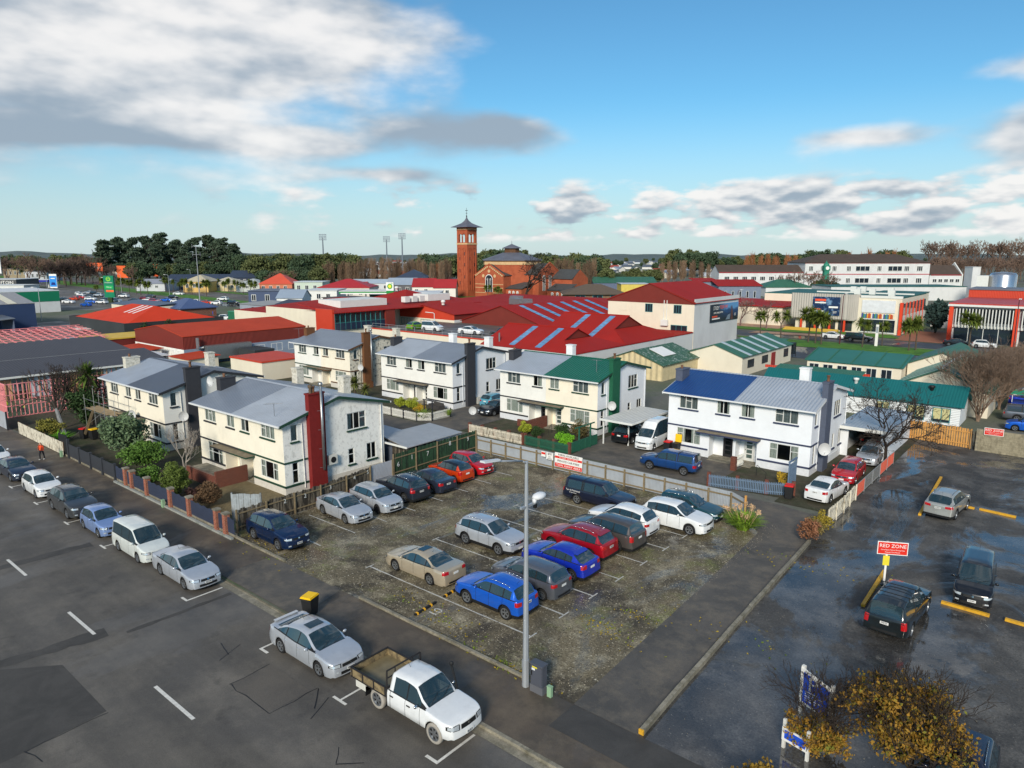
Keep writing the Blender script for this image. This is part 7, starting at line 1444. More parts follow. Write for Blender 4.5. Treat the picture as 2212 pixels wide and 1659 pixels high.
t=block('brick_cottage','brown brick cottage with blue hipped roof',-207,-194.5,91,101,2.9,brickmat('cottage brick',(122,74,56),(104,62,48),(140,120,104),3),mat('slate blue roof',(74,92,130),.5,var=.1,scale=.4),roof='hip',ridge=5.3,over=.5);quadwin(FY(t),[(-11.8,-9.6,.8,2.4),(-7.6,-6.2,.8,2.4),(-3.8,-.4,.8,2.4)],t,FRW,bars=2,d=.08)
t=block('grey_shop','grey painted shop beside the brick cottage',-194,-181,108,118,3.4,mat('grey blue wall',(150,158,170),.8),mat('grey flat roof',(150,152,152),.6),roof='skillion',ridge=3.9);quadwin(FY(t),[(-6.6,-3.6,1.2,2.7)],t,FRD,bars=1,d=.08)
block('grey_shop','dark roofed grey unit right of the grey shop',-181,-168,110,122,3.2,mat('grey blue wall',(150,158,170),.8),mat('dark blue roof',(54,62,80),.6),roof='gable',ridge=4.8,axis='X');block('grey_shop','blue-roofed block behind the black showroom',-224,-200,84.5,92,3.4,BGE,mat('steel blue roof',(70,88,112),.5),roof='skillion',ridge=4.2);block('grey_shop','brown clad offices above the grey unit',-176,-166,124,134,5.0,mat('taupe wall',(120,108,98),.8),mat('dark flat roof',(80,74,72),.7))
t=thing('shipping_container','green shipping container by the blue round sign','container',(-177,95,0));MB().box(0,11.5,0,2.6,.1,2.8).build('body',mat('container green',(30,112,80),.6,var=.15,wave=('X',.3,.9)),t);MB().box(-.06,11.56,-.06,2.66,2.8,2.9).build('roof',mat('container green roof',(70,146,116),.6),t);MB().box(11.5,11.56,.1,2.5,.2,2.7).build('door',LGR,t)
t=thing('mural_wall','painted mural wall left of the red hipped roof','wall',(-166,104,0));MB().box(-6,4,0,.2,0,2.6).build('panel',mat('mural paint',(150,176,160),.8,var=.4,scale=.5,stain=[((190,90,70),.9,.35,.5,.56,1),((236,224,190),.9,.5,.55,.6,1)]),t)
t=thing('round_sign','blue round road sign by the green container','sign',(-181,93,0));MB().tube((0,0,0),(0,0,2.6),.05,n=6).build('post',GALV,t);MB().tube((0,-.08,2.3),(.02,-.03,2.3),.5,n=18).build('disc',mat('sign blue disc',(30,80,190),.5),t)
# --- near right: teal hall, green gables, white weatherboard
t=block('weatherboard_hall','white weatherboard hall with teal iron roof behind the pine fence',-31.0,-10.5,84.2,88.8,2.25,mat('white weatherboard',(226,230,232),.7,var=.05,wave=('Z',.18,.6)),TEALR,roof='gable',ridge=3.85,axis='X',over=.35);YBL=mat('cream blind',(196,190,140),.8,var=.05)
for(a,b)in((-7.9,-6.6),(-4.9,-3.2),(-2.5,-.85)):
    mb=MB();bT(mb,FY(t),a,b,.0,.06,.25,1.75);o=mb.build('window',JTEAL,t);mb=MB();m_=(a+b)/2
    for l,r_ in((a+.08,m_-.05),(m_+.05,b-.08)):mb=MB();bT(mb,FY(t),l,r_,.062,.07,.55,1.68);mb.build('blind',YBL,o);mb=MB();bT(mb,FY(t),l,r_,.062,.07,.30,.53);mb.build('pane',DGL,o)
for(x,y,lb)in((-21,85.6,'white roof vent left on the teal roof'),(-13.5,85.7,'black flue with white collar on the teal roof')):o=thing('roof_vent',lb,'roof vent',(x,y,3.2));MB().lathe([(.2,-.4),(.2,.3),(.3,.35),(.3,.55),(0,.6)],n=10).build('cowl',FRW if x<-20 else BLK,o,True)
t=block('green_gable_hall','green ribbed gable hall behind the teal roof',-18.0,-8.8,90.5,103.5,2.8,BGE,GRNR,roof='gable',ridge=5.0,axis='Y',over=.4)
for k in range(6):
    y=.3+k*2.5
    for sg in(0,1):MB().slab([(.3 if sg==0 else-9.5,y,2.78),(.3 if sg==0 else-9.5,y+.14,2.78),(-4.6,y+.14,5.12),(-4.6,y,5.12)]if sg==0 else[(-4.6,y,5.12),(-4.6,y+.14,5.12),(-9.5,y+.14,2.78),(-9.5,y,2.78)],.05).build('roof_rib',mat('pale rib',(150,176,164),.6),t)
MB().path([(-4.6,-.3,5.14),(-4.6,13.2,5.14)],.18,5).build('ridge_light',mat('ridge glazing',(196,210,206),.3),t)
t=block('cream_gable_hall','cream gable end hall with green roof behind the ribbed hall',-20.2,-12.0,108,121,3.0,BGE,GRNR,roof='gable',ridge=4.8,axis='Y',over=.4)
t=block('green_skillion','long low building with green panelled roof by the wide street',-32.7,-20.4,105.6,111,2.5,BGE,mat('green panel roof',(44,108,98),.5,var=.1,scale=.4),roof='skillion',ridge=3.7,over=.3);quadwin(FY(t),[(-12+k*1.9,-10.6+k*1.9,.6,2.1)for k in range(6)],t,FRW,bars=1,d=.06)
for k in range(5):MB().slab([(-12.6+k*3.1,-.3,2.62),(-12.45+k*3.1,-.3,2.62),(-12.45+k*3.1,5.7,3.82),(-12.6+k*3.1,5.7,3.82)],.06).build('roof_rib',GRNR,t)
t=thing('red_beam_canopy','orange red beam canopy in front of the green panelled roof','canopy',(-33,98,0));MB().box(-3,10.5,0,.3,2.0,2.35).build('beam',ORR,t)
for k in range(4):MB().box(-2.5+k*4,-2.3+k*4,.05,.25,0,2.0).build('post',FRW,t)
t=thing('teal_low_roof','dull teal low roof behind the slate chimney','building',(-22.5,90,0));MB().box(-10,0,0,4.5,0,2.3).build('wall',BGE,t);MB().slab([(-10.3,-.3,2.4),(.3,-.3,2.4),(.3,4.8,3.2),(-10.3,4.8,3.2)],.08).build('roof',GRNR,t)
t=block('green_shed','old timber shed with peeling green roof',-56.2,-46.8,88.5,100,2.3,mat('bare ply wall',(206,190,150),.85,var=.15,scale=1.5,wave=('X',.9,.6)),GRNW,roof='gable',ridge=4.0,axis='Y',over=.3);MB().slab([(-1.6,3.2,3.05),(-1.6,7.0,3.05),(-4.0,7.0,3.95),(-4.0,3.2,3.95)],.05).build('patch_sheet',SW,t)
t=block('green_shed','white workshop with green roof and pale roof strips',-48.5,-39.9,99.5,120,2.9,BGE,GRNR,roof='gable',ridge=4.4,axis='Y',over=.3)
for k in range(5):MB().slab([(.35,2+k*3.6,2.9),(.35,2.9+k*3.6,2.9),(-4.3,2.9+k*3.6,4.52),(-4.3,2+k*3.6,4.52)],.05).build('roof_light',mat('fogged skylight',(176,190,196),.4),t)
quadwin(FX(t),[(2.0,4.4,1.0,2.2),(7.6,10.0,1.0,2.2),(17,19,1.0,2.3)],t,FRD,bars=2,d=.06);MB().box(.0,.06,11.5,13.2,0,2.3).build('door',mat('red door',(150,50,46),.6),t)
t=thing('lattice_fence','timber retaining wall and lattice behind the green-chimney house','fence',(-36,76,0));MB().box(-1,6,0,.2,0,1.4).build('retaining_wall',WTH,t);MB().box(-1,6,.05,.12,1.4,3.0).build('lattice',mat('lattice timber',(150,136,110),.9,var=.4,scale=8),t)
t=block('white_garage','white garage with green roof near the bus shelter',-48,-42,119.5,123.5,2.6,LGR,GRNR,roof='skillion',ridge=3.2);MB().box(.0,.06,.8,3.2,0,2.2).build('door',mat('grey roller door',(120,122,126),.6),t)
# ------------------------------------------------------------------ church, colleges, far town
FWD=Vector((math.cos(R(130)),math.sin(R(130)),0));RGT=Vector((math.sin(R(130)),-math.cos(R(130)),0))
def far(az_px,d):p=FWD*d+RGT*((az_px-1106)/1534*d);return p.x,p.y
def zfar(py,d):return CAM_H-(py-549.5)/1534*d
def rblock(name,label,pl,pr,d,depth,h,wm,rm=None,rz=40,**k):
    """building seen at distance d between two bearings, turned to face the harbour avenue"""
    x,y=far(pr,d);w_=(pr-pl)/1534*d
    t=block(name,label,0,w_,0,depth,h,wm,rm,**k);t.location=(x,y,0);t.rotation_euler=(0,0,R(rz));t['w']=w_;return t
BR1=mat('church brick',(170,88,58),.9,var=.16,scale=.5,wave=('Z',.5,.25),stain=((136,58,36),.5,.6,.48,.7,1));BR2=mat('church brick trim',(206,172,128),.85,var=.15,scale=1);SLATE=mat('church slate',(70,72,72),.7,var=.2,scale=.8,wave=('Z',.3,.5));LEAD=mat('lead roof',(104,106,116),.5,.1,var=.2,scale=.3)
# tower
t=thing('bell_tower','tall red brick bell tower with flared pyramid roof','tower',(-210.2,221.0,0));a=2.95
cw=MB();cw.box(-a,a,-a,a,-.2,21.6);cw.build('shaft',BR1,t)
for sg,ax in((-1,'y'),(1,'x')):
    for k in(-1,1):
        T=(lambda u,d,z:(u,-a-d,z))if ax=='y' else(lambda u,d,z:(a+d,u,z))
        mb=MB();bT(mb,T,k*1.35-.75,k*1.35-.6,0,.22,2.6,19.4);bT(mb,T,k*1.35+.6,k*1.35+.75,0,.22,2.6,19.4);mb.build('lesene',BR1,t)
        arc=MB();
        for i in range(8):t0,t1=math.pi*i/8,math.pi*(i+1)/8;arc.quad(T(k*1.35+.75*math.cos(t0),.2,19.4+.75*math.sin(t0)),T(k*1.35+.95*math.cos(t0),.2,19.4+.95*math.sin(t0)),T(k*1.35+.95*math.cos(t1),.2,19.4+.95*math.sin(t1)),T(k*1.35+.75*math.cos(t1),.2,19.4+.75*math.sin(t1)))
        arc.build('blind_arch',BR1,t)
    for i,(u,z)in enumerate([(-1.35,5),(1.35,7.5),(-1.35,10),(1.35,12.5),(-1.35,15),(1.35,17)]):mb=MB();bT(mb,T,u-.18,u+.18,.0,.04,z,z+1.4);mb.build('slit_window',DGL,t)
    mb=MB();bT(mb,T,-a-.1,a+.1,.0,.2,21.5,22.1);mb.build('string_course',BR2,t)
# open belfry
for sx in(-1,1):
    for sy in(-1,1):MB().box(sx*a,sx*(a-1.0),sy*a,sy*(a-1.0),21.6,27.2).build('corner_pier',BR1,t)
for T in((lambda u,d,z:(u,-a+d,z)),(lambda u,d,z:(u,a-d,z)),(lambda u,d,z:(a-d,u,z)),(lambda u,d,z:(-a+d,u,z))):
    mb=MB();bT(mb,T,-.16,.16,.1,.5,22.3,25.0);bT(mb,T,-1.95,1.95,.1,.6,25.9,27.2);bT(mb,T,-1.95,1.95,.1,.5,21.6,22.4)
    for c in(-1.0,1.0):
        for i in range(6):
            t0,t1=math.pi*i/6,math.pi*(i+1)/6;p=[(c+.85*math.cos(t0),25.0+.85*math.sin(t0)),(c+.85*math.cos(t1),25.0+.85*math.sin(t1)),(c+.96*math.cos(t1),25.95),(c+.96*math.cos(t0),25.95)]
            mb.quad(*[T(q[0],.12,q[1])for q in p]);mb.quad(*[T(q[0],.58,q[1])for q in p])
    mb.build('belfry_arch',BR1,t)
MB().box(-a-.06,a+.06,-a-.06,a+.06,27.2,28.7).build('frieze',BR1,t);
for i in range(9):
    for sg in(0,1):u=-2.6+i*.65;(MB().box(u-.17,u+.17,-a-.3,-a-.06,27.5,28.1)if sg==0 else MB().box(a+.06,a+.3,u-.17,u+.17,27.5,28.1)).build('corbel',BR2,t)
rf=MB();prof=[(4.75,28.7),(3.2,29.4),(1.6,30.3),(.7,31.3),(.25,32.3),(.12,33.0)]
for(r0,z0),(r1,z1)in zip(prof[:-1],prof[1:]):
    for i in range(4):
        c=[(-1,-1),(1,-1),(1,1),(-1,1)];p,q=c[i],c[(i+1)%4];rf.quad((p[0]*r0,p[1]*r0,z0),(q[0]*r0,q[1]*r0,z0),(q[0]*r1,q[1]*r1,z1),(p[0]*r1,p[1]*r1,z1))
rf.box(-4.75,4.75,-4.75,4.75,28.55,28.7);rf.build('roof',LEAD,t);MB().tube((0,0,33),(0,0,36.6),.09,.05,6).box(-.7,.7,-.05,.05,35.4,35.6).box(-.05,.05,-.5,.5,34.3,34.45).ball((0,0,33.2),.3,.3,.3).build('finial_cross',mat('iron finial',(52,56,60),.6),t)
# body of the church
t=thing('church','red brick domed church beside the bell tower','church',(-190,228,0))
def gable_arm(x0,x1,y0,y1,he,hr,axis):
    mb=MB();mb.box(x0,x1,y0,y1,-.2,he)
    if axis=='Y':xm=(x0+x1)/2;mb.poly([(x0,y0,he),(x1,y0,he),(xm,y0,hr)])
    else:ym=(y0+y1)/2;mb.poly([(x1,y0,he),(x1,y1,he),(x1,ym,hr)])
    mb.build('wall',BR1,t);r_=MB()
    if axis=='Y':r_.slab([(xm,y0+.3,hr),(x1+.3,y0+.3,he-.2),(x1+.3,y1,he-.2),(xm,y1,hr)][::-1],.2);r_.slab([(xm,y0+.3,hr),(xm,y1,hr),(x0-.3,y1,he-.2),(x0-.3,y0+.3,he-.2)][::-1],.2)
    else:r_.slab([(x0,ym,hr),(x1-.3,ym,hr),(x1-.3,y0-.3,he-.2),(x0,y0-.3,he-.2)][::-1],.2);r_.slab([(x0,ym,hr),(x0,y1+.3,he-.2),(x1-.3,y1+.3,he-.2),(x1-.3,ym,hr)][::-1],.2)
    r_.build('roof',SLATE,t)
    cp=MB()
    if axis=='Y':cp.prism([(x0-.4,y0-.15,he-.3),(xm,y0-.15,hr),(xm,y0-.15,hr+.5),(x0-.4,y0-.15,he+.2)],(0,.5,0));cp.prism([(xm,y0-.15,hr),(x1+.4,y0-.15,he-.3),(x1+.4,y0-.15,he+.2),(xm,y0-.15,hr+.5)],(0,.5,0))
    else:cp.prism([(x1+.15,y0-.4,he-.3),(x1+.15,ym,hr),(x1+.15,ym,hr+.5),(x1+.15,y0-.4,he+.2)],(-.5,0,0));cp.prism([(x1+.15,ym,hr),(x1+.15,y1+.4,he-.3),(x1+.15,y1+.4,he+.2),(x1+.15,ym,hr+.5)],(-.5,0,0))
    cp.build('coping',BR1,t)
gable_arm(-9.1,6.0,-14,0,9.3,13.4,'Y');gable_arm(0,17.0,-5.5,9.0,9.8,14.0,'X')
for i in range(9):
    for sg in(-1,1):f=i/9;u=-1.55+sg*7.0*(1-f);MB().box(u-.28,u+.28,-14.28,-14.02,8.9+3.8*f,9.5+3.8*f).build('corbel',BR2,t)
for z in(2.2,4.2,5.6):MB().box(-9.0,-3.4,-14.06,-14.01,z,z+.22).box(.4,5.9,-14.06,-14.01,z,z+.22).build('stone_band',BR2,t)
def archwin(T,c,w_,z0,z1,parent,fm=SW,n=3):
    k=MB();pts=[T(c-w_/2,.06,z0),T(c+w_/2,.06,z0)]+[T(c+w_/2*math.cos(math.pi*i/8),.06,z1+w_/2*math.sin(math.pi*i/8))for i in range(9)];o=k.poly(pts).build('window',DGL,parent);fr=MB()
    for i in range(n+1):x=c-w_/2+w_*i/n;bT(fr,T,x-.09,x+.09,.07,.14,z0,z1)
    for i in range(8):a0,a1=math.pi*i/8,math.pi*(i+1)/8;fr.quad(T(c+(w_/2+.25)*math.cos(a0),.1,z1+(w_/2+.25)*math.sin(a0)),T(c+(w_/2-.02)*math.cos(a0),.1,z1+(w_/2-.02)*math.sin(a0)),T(c+(w_/2-.02)*math.cos(a1),.1,z1+(w_/2-.02)*math.sin(a1)),T(c+(w_/2+.25)*math.cos(a1),.1,z1+(w_/2+.25)*math.sin(a1)))
    for sg in(-1,1):fr.lathe([(.28,-.02),(.4,-.02),(.4,.02),(.28,.02)],T(c+sg*w_*.22,.1,z1+.1),10,axis='Y')
    fr.build('tracery',fm,o)
Fy=lambda u,d,z:(u,-14-d,z);Fx=lambda u,d,z:(17+d,u,z);archwin(Fy,-1.55,3.6,2.6,7.6,t)
for c in(-2.2,1.75,5.7):archwin(Fx,c,1.5,3.2,8.4,t,n=2)
for c,z in((-1.55,10.9),(-4.6,9.0),(1.5,9.0)):MB().tube((c,-14.02,z),(c,-14.12,z),.65,n=14).build('roundel',BR2,t)
# octagon, roof and lantern
def ngon(r_,z,n=8,ph=math.pi/8):return[(-1+r_*math.cos(ph+2*math.pi*i/n),-.5+r_*math.sin(ph+2*math.pi*i/n),z)for i in range(n)]
def frus(mb,r0,z0,r1,z1,cap=False,n=8):
    p,q=ngon(r0,z0,n),ngon(r1,z1,n)
    for i in range(n):mb.quad(p[i],p[(i+1)%n],q[(i+1)%n],q[i])
    if cap:mb.poly(q)
mb=MB();frus(mb,12.2,0,12.2,15.0);mb.build('drum',BR1,t);mb=MB();frus(mb,12.4,13.4,12.4,14.6);mb.build('drum_frieze',BR2,t);mb=MB();frus(mb,13.0,15.0,13.0,15.3);frus(mb,13.0,15.3,3.9,18.2,True);mb.build('roof',LEAD,t);mb=MB();frus(mb,3.2,18.2,3.2,19.9);mb.build('lantern',BRN,t);mb=MB();frus(mb,4.1,19.9,4.1,20.1);frus(mb,4.1,20.1,.3,21.6,True);mb.build('lantern_roof',LEAD,t);MB().tube((-1,-.5,21.5),(-1,-.5,23),.12,.05,6).build('finial',LEAD,t)
# side aisle and apse
MB().box(6.0,14,-12.5,-5.6,-.2,4.4).build('aisle_wall',BR1,t);MB().slab([(5.9,-12.9,4.3),(14.3,-12.9,4.3),(14.3,-5.6,6.6),(5.9,-5.6,6.6)],.2).build('roof',SLATE,t)
for c in(8,10,12):archwin(lambda u,d,z:(u,-12.5-d,z),c,.7,1.6,2.8,t,n=1)
MB().box(17,27,3,14,-.2,8).poly([(27,3,8),(27,14,8),(27,8.5,11.5)]).build('transept_wall',BR1,t);MB().slab([(17,8.5,11.6),(26.8,8.5,11.6),(27.2,2.6,7.9),(17,2.6,7.9)][::-1],.2).build('roof',SLATE,t);MB().box(19,29,-2.5,2.9,-.2,3.6).build('aisle_wall',BR1,t);MB().slab([(18.8,-2.9,3.6),(29.3,-2.9,3.6),(29.3,3,6),(18.8,3,6)],.2).build('roof',SLATE,t)
for c in(21.5,24,26.5):archwin(lambda u,d,z:(u,-2.5-d,z),c,.8,1.0,2.2,t,n=1)
tree('church_tree','large bare dark tree in front of the church',-163.5,203,bare_meshes('church',90,15,.55,6,.8,(2,3),.04,.76,BARKD,minr=.05),1.0)
for i,(x,y)in enumerate([(-186,207),(-182.5,208.5),(-179.5,206.5)]):tree('cabbage_tree',['cabbage tree left of the church window','cabbage tree under the church window','short cabbage tree right of the church window'][i],x,y,cabbage_meshes('cab%d'%(i%2),100+i,6.5,2+i%2,L_CAB,1.75),.9-.1*i)
# --- grey ribbed college with red columns
RIB=mat('ribbed grey cladding',(176,172,164),.6,var=.06,scale=.5);RCOL=mat('vermilion column',(214,66,34),.6,var=.05)
t=thing('college','grey ribbed and white college building with red corner column','building',(-34.8,173.9,0));MB().box(-22.5,0,0,26,-.2,7.9).box(-40,-10,26,54,-.2,6.8).build('wall',BGE,t);MB().box(-22.6,-.1,.3,26,7.9,8.2).box(-40,-9.8,26,54.2,6.8,7.0).build('roof',mat('green membrane roof',(36,92,84),.6,var=.12,scale=.2),t);MB().box(-8.4,.1,-.12,.3,7.9,8.45).build('parapet',FRW,t);MB().box(-22,-.2,12.9,13.15,8.2,8.5).build('roof_kerb',FRW,t)
rb=MB();pts=[(-23.2+i*.55,-1.6)for i in range(22)]+[(-11.1+2.4*math.sin(i*.16),-1.6+2.4*(1-math.cos(i*.16))*1.0)for i in range(1,11)]
for(p,q)in zip(pts[:-1],pts[1:]):m_=((p[0]+q[0])/2,(p[1]+q[1])/2);n=Vector((q[1]-p[1],-(q[0]-p[0]),0)).normalized()*.14;e=(m_[0]+n.x,m_[1]+n.y);rb.quad((*p,2.9),(*e,2.9),(*e,8.6),(*p,8.6));rb.quad((*e,2.9),(*q,2.9),(*q,8.6),(*e,8.6))
rb.build('ribbed_screen',RIB,t);MB().box(-23.1,-9,-1.4,.1,2.7,2.95).box(-23.1,-10.5,-1.3,.2,8.3,8.5).build('screen_soffit',RIB,t)
o=MB().box(-18.2,-12.2,-1.95,-1.78,3.7,7.9).build('screen_board',mat('led board',(24,48,84),.4,var=.3,scale=.5,stain=((120,156,190),.8,.6,.5,.56,1)),t);MB().box(-17.7,-15.3,-1.99,-1.96,6.9,7.4).box(-17.8,-16.4,-1.99,-1.96,4.9,5.2).build('print_line',mat('print orange',(232,88,56),.5),o);MB().box(-17.7,-15.3,-1.99,-1.96,6.4,6.7).box(-17.8,-15.6,-1.99,-1.96,4.5,4.75).box(-14.6,-12.6,-1.99,-1.96,5.4,5.8).build('print_line',SW,o);text_on('SIT',.7,(-13.2,-2.0,4.4),(1,0,0),SW,o)
MB().box(-8.0,-1.2,-.2,.0,4.7,7.4).build('white_panel',mat('panel white',(214,218,222),.5),t)
cl=[(60,70,150),(190,60,50),(60,140,160),(226,220,200),(220,160,50),(70,120,80),(200,110,60),(90,90,110)]
for i in range(24):MB().box(-7.9+i*.28,-7.64+i*.28,-.26,-.02,3.4,4.5-(i*7%5)*.05).build('book_panel',mat('book %d'%(i*5%8),cl[i*5%8],.6),t)
MB().box(-8.2,-1.0,-.3,.0,3.15,3.35).box(-8.2,-1.0,-.3,.0,.2,.4).build('window_frame',FRW,t)
for i in range(3):MB().quad((-8+i*2.35,-.1,.4),(-5.75+i*2.35,-.1,.4),(-5.75+i*2.35,-.1,3.1),(-8+i*2.35,-.1,3.1)).build('pane',DGL,t)
MB().prism([(-.25,-.55,-.1),(.35,-.55,-.1),(.35,.1,-.1),(-.25,.1,-.1)],(0,0,7.2)).build('red_column',RCOL,t)
for i in range(7):
    y=.6+i*3.6;MB().box(.05,.2,y,y+.3,-.1,7.0).build('red_column',RCOL,t);MB().quad((.04,y+.6,4.2),(.04,y+3.3,4.2),(.04,y+3.3,6.8),(.04,y+.6,6.8)).build('pane',mat('bronze glass',(70,48,44),.15,coat=.5),t);MB().box(.0,.12,y+.4,y+3.5,2.6,4.1).build('spandrel',FRW,t)
for i in range(4):MB().box(-21+i*3.2,-20.6+i*3.2,-1.3,-.9,0,2.8).build('red_column',RCOL,t)
for i in range(3):MB().quad((-20+i*3.6,-.06,.2),(-17+i*3.6,-.06,.2),(-17+i*3.6,-.06,2.6),(-20+i*3.6,-.06,2.6)).build('pane',GLZ,t)
for i,(x,y)in enumerate([(-12,8),(-9,9),(-4,5),(-16,20),(-14,21),(-7,18)]):MB().box(x,x+1.3,y,y+.9,8.2,9.5).build('air_conditioner',FRW,t)
for i in range(5):MB().box(-24-i*.0,-12,-4.2+i*.4,-3.8+i*.4,.0,.12+i*.12).build('step',mat('yellow nosing step',(196,164,70),.8),t)
t=block('college_wing','white college wing with dark windows left behind the ribbed screen',-58,-45,228,262,5.5,BGE,mat('green membrane roof',(36,92,84),.6),over=.2);block('college_wing','teal glazed college link behind the dark conifer',-33,-24,198,240,4.6,LGR,mat('green membrane roof',(36,92,84),.6),over=.2)
# red columned college on the right
t=thing('college','red-columned college building with white window fins at the right edge','building',(-13.3,166,0));MB().box(-10.6,16,.6,24,-.2,7.4).build('wall',LGR,t);MB().box(-11.4,16,-.6,24.4,7.4,8.0).build('roof',mat('red fascia roof',(178,62,56),.5),t);MB().box(-11.5,16,-.75,-.6,7.35,7.75).build('fascia',FRW,t)
for x in(-10.9,-.05,10.8):MB().box(x-.35,x+.35,-.55,.2,-.1,7.35).build('red_column',RCOL,t)
for x0 in(-10.2,.7):
    for i in range(18):MB().box(x0+.1+i*.55,x0+.26+i*.55,-.25,.35,3.3,6.9).build('fin',FRW,t)
    for i in range(9):MB().quad((x0+i*1.1,.45,4.2),(x0+1.05+i*1.1,.45,4.2),(x0+1.05+i*1.1,.45,6.9),(x0+i*1.1,.45,6.9)).build('pane',DGL,t)
    for i in range(4):MB().quad((x0+i*2.5,.4,.1),(x0+2.4+i*2.5,.4,.1),(x0+2.4+i*2.5,.4,3.1),(x0+i*2.5,.4,3.1)).build('pane',DGL,t);MB().box(x0+2.4+i*2.5,x0+2.5+i*2.5,.3,.5,0,3.2).build('mullion',FRW,t)
MB().box(-10.6,16,.3,.6,3.1,3.6).build('spandrel',FRW,t)
t=thing('sky_sign','red slant parapet block behind the right college','building',(-20,192,0));MB().box(-5,12,0,12,0,9.6).build('wall',ORR,t);MB().box(-5.2,12.2,-.2,12.2,9.6,9.9).build('roof',LEAD,t)
t=thing('water_tank','large shiny steel tank behind the colleges','tank',(*far(2156,255),0));MB().lathe([(4.2,0),(4.2,10.2),(3.6,11.0),(0,11.4)],n=28).build('shell',mat('stainless steel',(196,200,204),.25,.9,var=.05),t,True);MB().box(-7.5,-4,-3,3,0,10).build('frame',FRW,t)
rblock('lift_tower','plain white lift tower behind the colleges',2089,2106,285,5,12.4,LGR,over=.1);rblock('college_wing','long low white college range behind the ribbed building',1790,2080,275,18,5.2,LGR,mat('green membrane roof',(36,92,84),.6),over=.2)
# --- old school
t=rblock('school','long white two-storey school with brown hipped roof',1731,1997,400,26,13,LGR,mat('brown tile roof',(78,66,58),.8,var=.12,scale=.3),roof='hip',ridge=17.6,over=.6);W_=t['w'];MB().box(-W_-.2,.2,-.2,0,12.5,13).box(-W_-.1,.1,-.15,0,6.4,6.8).build('red_band',mat('red band',(176,40,56),.6),t)
for z0,z1 in((8.2,11.2),(1.6,4.6)):quadwin(FY(t),[(-W_+q,-W_+q+w2,z0,z1)for q,w2 in((2,2.6),(8.5,2),(11.5,2.6),(15,2.6),(23,2.6),(28,8),(40,2.6),(46,8),(55,3),(62,3.4))],t,FRW,bars=2,d=.2,fw=.25)
t=rblock('school','lower left wing of the white school with dark roof',1548,1730,402,16,7.6,LGR,mat('brown tile roof',(78,66,58),.8),roof='gable',axis='X',ridge=11.6);W_=t['w'];MB().box(-W_,0,-.2,0,7.2,7.7).build('red_band',mat('red band',(176,40,56),.6),t);quadwin(FY(t),[(-W_+3+i*5.0,-W_+6+i*5.0,3.0,5.4)for i in range(9)],t,FRW,bars=2,d=.2,fw=.2)
t=rblock('school','lower right wing of the white school ending in a white gable',1998,2066,402,16,6.2,LGR,mat('brown tile roof',(78,66,58),.8),roof='gable',axis='X',ridge=11.4);MB().box(-17,0,-.2,0,5.8,6.3).build('red_band',mat('red band',(176,40,56),.6),t);quadwin(FY(t),[(-16+i*3.2,-13.6+i*3.2,2,4)for i in range(5)],t,FRW,bars=1,d=.2,fw=.2);MB().prism([(.0,-.5,0),(.0,16.5,0),(.0,16.5,6.4),(.0,8,13),(.0,-.5,6.4)],(.6,0,0)).build('gable_wall',FRW,t)
x,y=far(1776,330);t=thing('clock_tower','small green clock tower in front of the school','clock tower',(x,y,0),R(40));GC=mat('verdigris green',(40,128,104),.6);MB().box(-1.5,1.5,-1.5,1.5,0,4).build('base',GC,t);MB().box(-1.1,1.1,-1.1,1.1,4,10.2).build('shaft',GC,t);MB().box(-1.4,1.4,-1.4,1.4,10.2,12.4).build('clock_stage',GC,t);MB().tube((0,-1.45,11.3),(0,-1.5,11.3),.8,n=16).build('clock_face',SW,t);MB().lathe([(1.5,12.4),(1.2,13.2),(.4,13.8),(.1,14.6),(0,14.8)],n=8).build('dome',GC,t)
t=rblock('green_roof_hall','white hall with deep green roof left of the ribbed college',1650,1749,300,14,4.0,LGR,GRNR,roof='hip',ridge=7.0,over=.3);quadwin(FY(t),[(-8+i*2.4,-6+i*2.4,1.6,3.0)for i in range(3)],t,FRW,bars=1,d=.15,fw=.15)
for pl,pr,d,h,rr,lb in((1549,1640,255,6.4,8.4,'blue grey gallery with red roof right of the white hall'),(1500,1548,265,7.6,8.6,'small red roof behind the tall white hall')):
    t=rblock('gallery',lb,pl,pr,d,10,h,mat('blue grey render',(116,128,146),.8),RED,roof='skillion',ridge=rr,over=.5);quadwin(FY(t),[(-13+i*2.6,-12.2+i*2.6,2.2,4.6)for i in range(5)],t,FRW,bars=0,d=.1)if pr>1600 else None
block('red_flat_block','low red roofed college block beside the tall white hall',-96,-62,178,205,4.6,BGE,RED,over=.6);t=rblock('mansard_house','brown mansard roofed house right of the church',1222,1350,255,16,3.6,mat('brown shingle',(122,98,76),.85,var=.2),mat('brown roof tile',(96,84,72),.8),roof='hip',ridge=6.8,over=1.2);quadwin(FY(t),[(-18+i*6.2,-14.4+i*6.2,1.4,3.2)for i in range(3)],t,JTEAL,bars=1,d=.25,fw=.2)
rblock('green_roof_hall','broad green roofed hall beyond the mansard house',1281,1416,330,20,4.6,mat('slate wall',(92,104,128),.7),GRNR,roof='gable',axis='X',ridge=7.0);rblock('teal_shed','small teal roof right of the church',1223,1262,300,10,4.6,LGR,TEALR,roof='gable',axis='X',ridge=6.4);rblock('white_office','white office with yellow corner below the green roofed hall',1340,1400,300,12,5.2,mat('yellow corner',(206,186,90),.7),mat('pale roof',(180,186,190),.5),over=.3)
